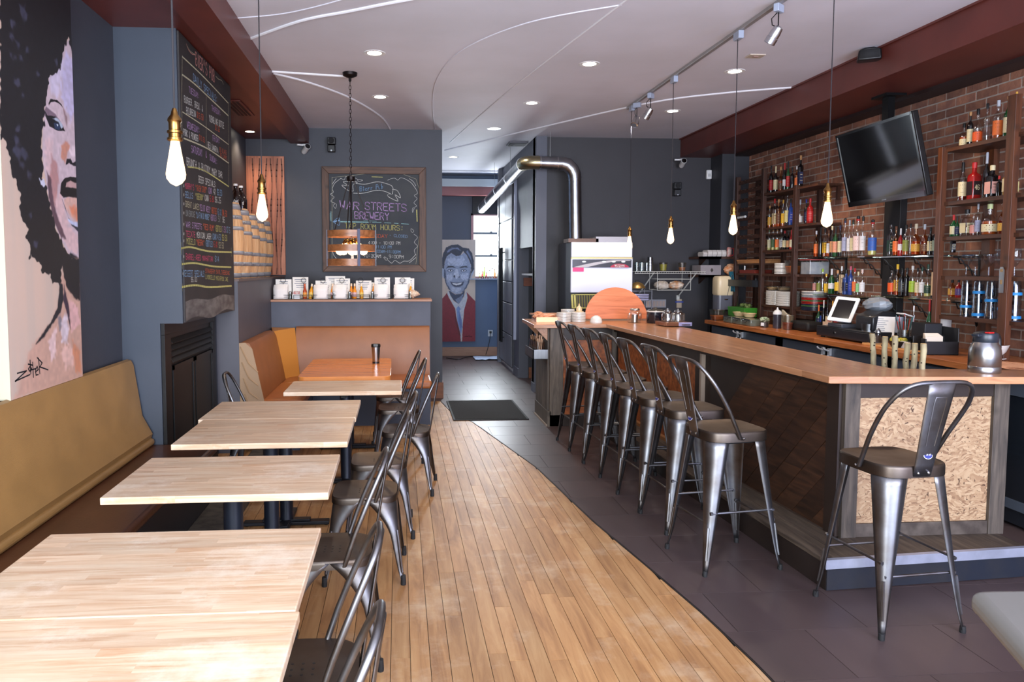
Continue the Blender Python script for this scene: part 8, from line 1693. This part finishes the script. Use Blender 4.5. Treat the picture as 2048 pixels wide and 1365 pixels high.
t = thing('red_box', 'dark red box lying on the lower wine rack shelf', 'box', (4.3, 8.83, 1.58)); m = MB(); m.box(-.09, .12, -.2, .2, 0, .04); obj('box', m, mat('dark_red_box', (120, 40, 28), .5), t, smooth=False); m = MB(); m.tube([(-.09, -.1, .045), (-.09, -.25, .06)], .005, 6); m.lathe([(.014, 0), (.014, .05)], 10, (-.06, .12, .04)); obj('steel_bits', m, STEEL, t)
for i in range(4):
    t = thing('cork', 'white rolled card on the wine slats, '+ORD[i]+' of four', 'card', (4.21, 8.93+i*.055, 2.268), 0, 'white cards on the wine slats'); m = MB(); m.lathe([(.014, -.025), (.016, 0), (.014, .025)], 10, M=Matrix.Rotation(PI/2, 4, 'X')); obj('card_body', m, WHITEP, t)
t = thing('blue_cloth', 'teal cloth and steel ladles hanging beside the dispenser', 'cloth', (4.16, 9.17, 1.5)); m = MB(); m.grid([[(4.16+.012*math.sin(i*1.3), 9.10+i*.022-j*.004*abs(i-3), 1.60-j*.05) for i in range(7)] for j in range(6)]); obj('cloth', m, mat('teal_cloth', (24, 96, 120), .8), t, world=True, thick=.006)
for i, y in enumerate((9.16, 9.10)):
    t = thing('ladle', 'steel ladle hanging from the rack, '+['left', 'right'][i], 'ladle', (4.15, y, 1.56), 0, 'hanging ladles'); m = MB(); m.tube([(0, 0, 0), (-.04, .09-.03*i, -.30)], .004, 8); obj('handle', m, CHROME, t)
    m = MB(); m.lathe([(.001, 0), (.022, .006), (.03, .022)], 14, (-.045, .09-.03*i, -.325)); obj('bowl', m, CHROME, t)
# charcoal wall: wire shelf, wooden shelves
t = thing('wire_shelf', 'white wire shelf with slanted braces on the charcoal wall', 'shelf', (3.47, 9.6, 1.60)); m = MB()
WW = mat('white_wire', (206, 206, 200), .4)
for k in range(30): m.tube([(3.0+k*.031, 9.36, 1.60), (3.0+k*.031, 9.79, 1.60)], .0022, 4)
for y in (9.36, 9.58, 9.79): m.tube([(2.99, y, 1.597), (3.92, y, 1.597)], .004, 6)
m.tube([(2.99, 9.36, 1.575), (3.92, 9.36, 1.575)], .004, 6)
for k in range(30): m.tube([(3.0+k*.031, 9.36, 1.597), (3.0+k*.031, 9.36, 1.575)], .002, 4)
obj('wire_deck', m, WW, t, world=True)
for x in (3.24, 3.80):
    m = MB(); m.tube([(x, 9.37, 1.58), (x-.08, 9.785, 1.26)], .008, 8); m.box(x-.1, x-.06, 9.775, 9.8, 1.22, 1.28); obj('brace', m, WW, t, world=True)
t = thing('hanging_basket', 'clear basket of bagged rolls hanging under the wire shelf', 'basket', (3.52, 9.55, 1.40)); m = MB()
for (a, b) in ((3.30, 9.40), (3.74, 9.40), (3.30, 9.70), (3.74, 9.70)): m.tube([(a, b, 1.36), (a, b, 1.595)], .003, 5)
for z_ in (1.36, 1.50): m.tube([(3.30, 9.40, z_), (3.74, 9.40, z_), (3.74, 9.70, z_), (3.30, 9.70, z_)], .004, 5, closed=True)
for k in range(12): m.tube([(3.30+k*.04, 9.40, 1.36), (3.30+k*.04, 9.70, 1.36)], .002, 4)
obj('basket', m, WW, t, world=True)
for i, (x, c) in enumerate(((3.41, (190, 176, 160)), (3.60, (196, 130, 70)))):
    t = thing('bread_bag', 'clear bag of '+['pale', 'golden'][i]+' rolls in the hanging basket', 'bread', (x, 9.55, 1.365)); m = MB(); crumple(m, (0, 0, .055), .10, .10, .055, amp=.1, seed=20+i); obj('rolls', m, mat('rolls_%s' % ['pale', 'golden'][i], c, .4, col2=(226, 214, 200), nscale=14), t, smooth=False)
for i in range(3): cup('glass_tumbler', 3.06+i*.065, 9.5, 1.603, .026, .03, .11, glass('tumbler_glass', (.8, .85, .85), .2), 'clear tumbler on the wire shelf, '+['left', 'middle', 'right'][i], 'glass', 'tumblers on the wire shelf')
for i in range(4): cup('shaker_tin', 3.235+.0*i, 9.5, 1.603+.035*i, .042-.004*i, .048-.005*i, .075, STEEL, 'steel cup, '+ORD[i]+' from the bottom of the nested stack on the wire shelf', 'cup', 'nested steel cups')
cup('deli_tub', 3.41, 9.5, 1.603, .042, .055, .11, CLP, 'clear tub of yellow liquid on the wire shelf', 'tub', None, ('lemon', .8, (206, 206, 70)))
cup('deli_tub', 3.66, 9.5, 1.603, .042, .055, .11, CLP, 'clear tub with tan grains on the wire shelf', 'tub', None, ('grain', .45, (196, 130, 90)))
t = thing('wall_socket_panel', 'grey switch panel of six squares on the charcoal wall', 'panel', (3.42, 9.795, 1.17)); m = MB(); m.box(-.14, .14, -.012, .004, -.055, .055); obj('plate', m, mat('panel_plate', (150, 150, 156), .4), t, bev=.003)
for k in range(6): m = MB(); m.box(-.125+k*.043, -.093+k*.043, -.016, -.012, -.038, .035); obj('switch', m, mat('panel_switch', (170, 150, 140) if k < 4 else (196, 196, 196), .5), t, smooth=False)
t = thing('wall_plate', 'beige wall plate with a strip of blue tape', 'plate', (3.74, 9.795, 1.17)); m = MB(); m.box(-.035, .035, -.012, .004, -.06, .06); obj('plate', m, mat('beige_wall_plate', (176, 160, 140), .5), t, bev=.003); m = MB(); m.box(-.055, .055, -.014, -.012, .012, .030); obj('blue_tape', m, mat('blue_tape', (30, 60, 150), .6), t, smooth=False)
for i, (z, lab) in enumerate(((1.79, 'upper dark wooden shelf beside the wine rack'), (1.555, 'lower dark wooden shelf beside the wine rack'))):
    t = thing('wall_shelf', lab, 'shelf', (4.1, 9.6, z)); m = MB(); m.box(3.86-.0, 4.45, 9.40, 9.79 if i == 9 else 9.449, z-.03, z); m.box(3.86, 4.14, 9.40, 9.79, z-.03, z); obj('board', m, RY, t, world=True, smooth=False)
    m = MB(); m.prism([(9.79, z-.03), (9.6, z-.03), (9.79, z-.12)], 4.0, 4.02, 'x'); obj('bracket', m, RACKW, t, world=True, smooth=False)
for i in range(5):
    t = thing('foam_box', 'white foam takeout box on the upper wall shelf, '+ORD[i]+' from the left', 'box', (3.93+i*.062, 9.50, 1.791), 0, 'foam takeout boxes'); m = MB(); m.prism([(-.085, 0), (.085, 0), (.10, .03), (.098, .06), (.075, .085), (-.075, .085), (-.098, .06), (-.10, .03)], -.029, .029, 'x') if i else m.prism([(-.08, 0), (.08, 0), (.1, .04), (.07, .062), (-.07, .062), (-.1, .04)], -.029, .029, 'x'); obj('box', m, mat('foam_white', (206, 200, 196), .7), t, smooth=False, bev=.006)
t = thing('cardboard_box', 'long grey cardboard box on the lower wall shelf', 'box', (4.04, 9.55, 1.556)); m = MB(); m.box(-.17, .10, -.14, .14, 0, .125); obj('box', m, mat('grey_cardboard', (150, 142, 146), .7, noise=.15, nscale=9), t, smooth=False)
m = MB(); m.prism([(-.04, .06), (-.02, .03), (-.0, .06), (-.02, .09)], -.1415, -.14, 'y'); obj('printed_mark', m, mat('mark_dark', (60, 54, 50), .7), t, smooth=False)
t = thing('bread_bag', 'clear bag of browned rolls at the right of the lower wall shelf', 'bread', (4.27, 9.42, 1.556)); m = MB(); crumple(m, (0, -.03, .07), .10, .055, .07, amp=.1, seed=40); obj('rolls', m, mat('rolls_brown', (206, 120, 60), .35, col2=(226, 190, 160), nscale=14), t, smooth=False)
t = thing('candle_jar', 'red and white tin at the right end of the upper wall shelf', 'tin', (4.25, 9.425, 1.791)); m = MB(); m.lathe([(.04, 0), (.04, .10), (.034, .11), (.034, .12)], 14, sx=.8, sy=.6); obj('tin', m, mat('tin_pale', (214, 196, 190), .4, col2=(170, 50, 50), nscale=18), t)
m = MB(); m.tube([(.03, 0, .10), (.06, 0, .11), (.065, 0, .03), (.035, 0, .01)], .008, 6); obj('handle', m, mat('tin_red', (160, 40, 44), .4), t)
t = thing('shelf_pots', 'brass pot lid upside on the small side rack by the hood', 'pot', (2.99, 9.25, 1.39)); m = MB(); m.lathe([(.10, 0), (.095, .02), (.07, .055), (.03, .075), (.01, .08)], 20); obj('lid', m, mat('brass_lid', (176, 140, 84), .35, metal=.8), t)
m = MB(); m.tube([(-.025, 0, .078), (-.02, 0, .10), (.02, 0, .10), (.025, 0, .078)], .004, 6); obj('handle', m, BLACKM, t)
t = thing('side_rack', 'small steel rack of pans beside the hood', 'rack', (2.99, 9.25, 1.07)); m = MB()
for (a, b) in ((-.14, -.14), (.14, -.14), (-.14, .14), (.14, .14)): m.tube([(a, b, -1.07), (a, b, .30)], .006, 6)
for z_ in (.17, .29): m.box(-.14, .14, -.14, .14, z_-.004, z_)
obj('frame', m, STEEL, t)
for i in range(3): j = thing('steel_pan', 'lilac-lit steel pan on the side rack, '+['bottom', 'middle', 'top'][i], 'pan', (2.99, 9.24, 1.241+i*.028), 0, 'side rack pans'); m = MB(); m.box(-.11, .11, -.12, .12, 0, .025); obj('pan', m, mat('pan_lilac_lit_steel', (160, 158, 184), .3, metal=.6), j, bev=.006)  # pan colour holds the lilac light falling on the steel
# right unit glassware
GLT = glass('stack_glass', (.84, .88, .93), .10, .06)
for j, y in enumerate((5.38, 5.26, 5.14, 5.02, 4.93)):
    for q in range(4):
        t = thing('pint_glass', 'pint glass, '+ORD[q]+' from the bottom of upturned stack '+['farthest left', 'second from the left', 'in the middle', 'second from the right', 'next to the right post'][j], 'glass', (4.29, y, 1.2755+q*.055), 0, 'upturned pint glass stacks'); m = MB(); m.lathe([(.042, 0), (.031, .135), (.028, .135), (.036, .004)], 14); obj('wall', m, GLT, t)
        if (j+q) % 3 == 1: m = MB(); m.lathe([(.0418, .012), (.0402, .032)], 14, cap=False); obj('blue_band', m, mat('blue_band', (30, 130, 200), .5), t)
for j, y in enumerate((5.42, 5.33, 5.20, 5.08, 4.97)):
    t = thing('stem_glass', 'stemmed glass on the fourth level of the pine unit, '+ORD[j]+' from the left', 'glass', (4.31, y, 1.5805), 0, 'stemmed glasses'); m = MB(); m.lathe([(.034, 0), (.033, .003), (.005, .008), (.004, .07), (.02, .085), (.038, .12), (.040, .16), (.035, .20 if j > 2 else .165)], 16, cap=False); obj('wall', m, GLT, t)
t = thing('paper_cup_stack', 'white paper tub beside the glass stacks', 'tub', (4.28, 5.46, 1.2755)) if False else None
t = thing('white_tub', 'plain white tub behind the black napkin caddy', 'tub', (4.33, 5.66, 1.0)); m = MB(); m.lathe([(.05, 0), (.055, .24), (.052, .24)], 18); obj('wall', m, mat('white_tub', (196, 192, 190), .5), t)
m = MB(); m.lathe([(.0555, .232), (.058, .242), (.052, .245)], 18); obj('rim', m, mat('white_tub', (0, 0, 0)), t)
t = thing('napkin_caddy', 'black plastic bar caddy holding napkins and straws', 'caddy', (4.02, 5.42, 1.0), math.radians(-8))
m = MB()
for q in ((-.12, .12, -.20, -.19, .0, .10), (-.12, .12, .19, .20, 0, .10), (-.12, .12, -.03, -.02, 0, .13), (.11, .12, -.2, .2, 0, .20), (-.12, .12, -.2, .2, 0, .01), (-.12, -.11, -.2, -.14, 0, .12), (-.12, -.11, -.07, .06, 0, .07), (-.02, .11, .0, .19, .08, .22)): m.box(*q)
obj('caddy_body', m, mat('caddy_black', (18, 18, 22), .4), t, smooth=False, bev=.004)
for k in range(6): m = MB(); m.box(-.105+.005*k, .02, -.17+.012*k, -.15+.012*k+.0, .012, .135+.004*k); obj('napkin', m, mat('cream_napkin', (222, 206, 186), .8), t, smooth=False)
m = MB(); m.box(-.125, -.10, .04, .15, .02, .07); obj('white_napkins', m, PAPER, t, smooth=False)
t = thing('cutlery_cup', 'perforated steel cup full of straws and picks', 'cup', (4.12, 5.82, 1.0)); m = MB(); m.lathe([(.05, 0), (.052, .14), (.049, .14), (.047, .004)], 22); obj('cup', m, STEEL, t)
m = MB()
for a in range(10):
    for z_ in range(5): m.lathe([(.004, 0), (.004, .001)], 6, M=Matrix.Rotation(a*PI/5, 4, 'Z') @ Matrix.Translation((.0515, 0, .025+z_*.022)) @ Matrix.Rotation(PI/2, 4, 'Y'))
obj('perforations', m, BLACKP, t, kind='stuff')
for nm_, c in (('dark', (50, 44, 44)), ('red', (176, 50, 40)), ('clear', (170, 176, 180)), ('teal', (40, 90, 90))):
    m = MB(); 
    for k in range(7): a = random.uniform(0, 6.28); m.tube([(.02*math.cos(a), .02*math.sin(a), .02), (.06*math.cos(a), .075*math.sin(a), random.uniform(.19, .27))], .003, 5)
    obj('straws', m, mat('straw_'+nm_, c, .4), t, kind='stuff')
t = thing('menu_sheet', 'white printed menu sheet standing among the bar tools', 'menu', (4.05, 6.02, 1.0)); M_ = T(rz=-.9, ry=0) @ Matrix.Rotation(-.12, 4, 'X')
m = MB(); m.box(-.10, .10, -.002, .002, 0, .235, M=M_); obj('sheet', m, PAPER, t, smooth=False)
m = MB(); 
for k in range(12): v = .215-k*.016; ribbon(m, [(-.07, v), (random.uniform(-.0, .07), v)], .004, lambda u, v: tuple(M_ @ Vector((u, -.003, v))))
obj('printed_lines', m, MENU_INK, t, smooth=False, recalc=False)
t = thing('steel_shaker', 'tall steel mixing tin beside the tap handles', 'shaker', (4.05, 6.22-.27, 1.0)) ; t.location = (4.02, 5.92+.22, 1.0)
m = MB(); m.lathe([(.046, 0), (.058, .165), (.055, .165), (.044, .006)], 24); obj('tin', m, STEEL, t)
t = thing('small_carafe', 'little round glass carafe with a steel top near the menu sheet', 'carafe', (3.92, 5.86, 1.0)); m = MB(); m.lathe([(.045, 0), (.055, .03), (.03, .07), (.018, .09), (.02, .11)], 18); obj('glass', m, GLT, t); m = MB(); m.lathe([(.021, .11), (.021, .125), (.006, .15)], 12); obj('stopper', m, STEEL, t)
t = thing('cutting_board', 'pale wooden cutting board lying behind the tap handles', 'board', (3.98, 5.75, 1.0), math.radians(2)); m = MB(); m.box(-.10, .16, -.45, .25, 0, .018); obj('board', m, wood('pale_cutting_board', [(206, 140, 76), (226, 168, 104)], 'y', 1, .45), t, smooth=False, bev=.004)
t = thing('fruit_tray', 'oval wire tray of lemons and limes on the counter', 'tray', (3.94, 6.22-.32, 1.018)); t.location = (3.93, 5.62, 1.018); m = MB(); m.lathe([(.05, 0), (.09, .05), (.094, .052), (.055, .004)], 20, sx=.8, sy=1.1); obj('tray', m, mat('dark_tray_metal', (50, 50, 54), .3, metal=.8), t)
m = MB()
for k in range(7): crumple(m, (random.uniform(-.04, .04), random.uniform(-.05, .05), .055), .025, .028, .022, n=6, k=8, amp=.04, seed=60+k)
obj('fruit', m, mat('mixed_citrus', (206, 180, 60), .4, col2=(90, 120, 50), nscale=9), t)
for i in range(2): t = thing('yellow_duck' if False else 'citrus_tub', 'clear tub of '+['yellow lemons', 'white and orange garnish'][i]+' beside the pine post', 'tub', (4.12, 5.66-.12*i, 1.0), 0); m = MB(); m.lathe([(.045, 0), (.055, .10)], 16); obj('wall', m, mat('smoke_tub', (70, 74, 84), .25), t); m = MB(); crumple(m, (0, 0, .12), .05, .05, .03, n=7, k=9, seed=80+i, amp=.25); obj('garnish', m, mat('garnish_%d' % i, [(222, 190, 40), (226, 196, 170)][i], .5), t, smooth=False)
t = thing('serving_bowl', 'lilac-white bowl on a saucer with orange peel at the right edge', 'bowl', (4.12, 4.93, 1.0)); m = MB(); m.lathe([(.06, .022), (.095, .06), (.115, .11), (.111, .11), (.09, .06), (.02, .028)], 26); obj('bowl_body', m, PORC, t)
m = MB(); m.lathe([(.06, 0), (.10, .014), (.098, .018), (.05, .008)], 26); obj('saucer', m, PORC, t)
m = MB(); crumple(m, (0, .02, .12), .05, .06, .035, seed=77, amp=.3); obj('orange_peel', m, mat('orange_peel', (216, 92, 36), .5, col2=(40, 30, 26), nscale=9), t, smooth=False)
t = thing('brown_paper', 'crumpled brown paper on the counter at the right edge', 'paper', (3.93, 4.52, 1.0)); m = MB(); crumple(m, (0, 0, .014), .14, .22, .014, seed=91, amp=.2); obj('paper', m, mat('kraft_paper', (206, 150, 112), .8), t, smooth=False)
t = thing('bread_hook', 'small chrome hook on the charcoal wall by the counter', 'hook', (3.78, 9.78, .98)); m = MB(); m.tube([(.03, 0, .05), (.0, -.03, .06), (-.02, -.04, .03), (-.02, -.04, -.02), (.0, -.03, -.04)], .006, 8); m.lathe([(.014, 0), (.014, .004)], 10, M=Matrix.Translation((.03, .018, .05)) @ Matrix.Rotation(PI/2, 4, 'X')); obj('hook', m, CHROME, t)
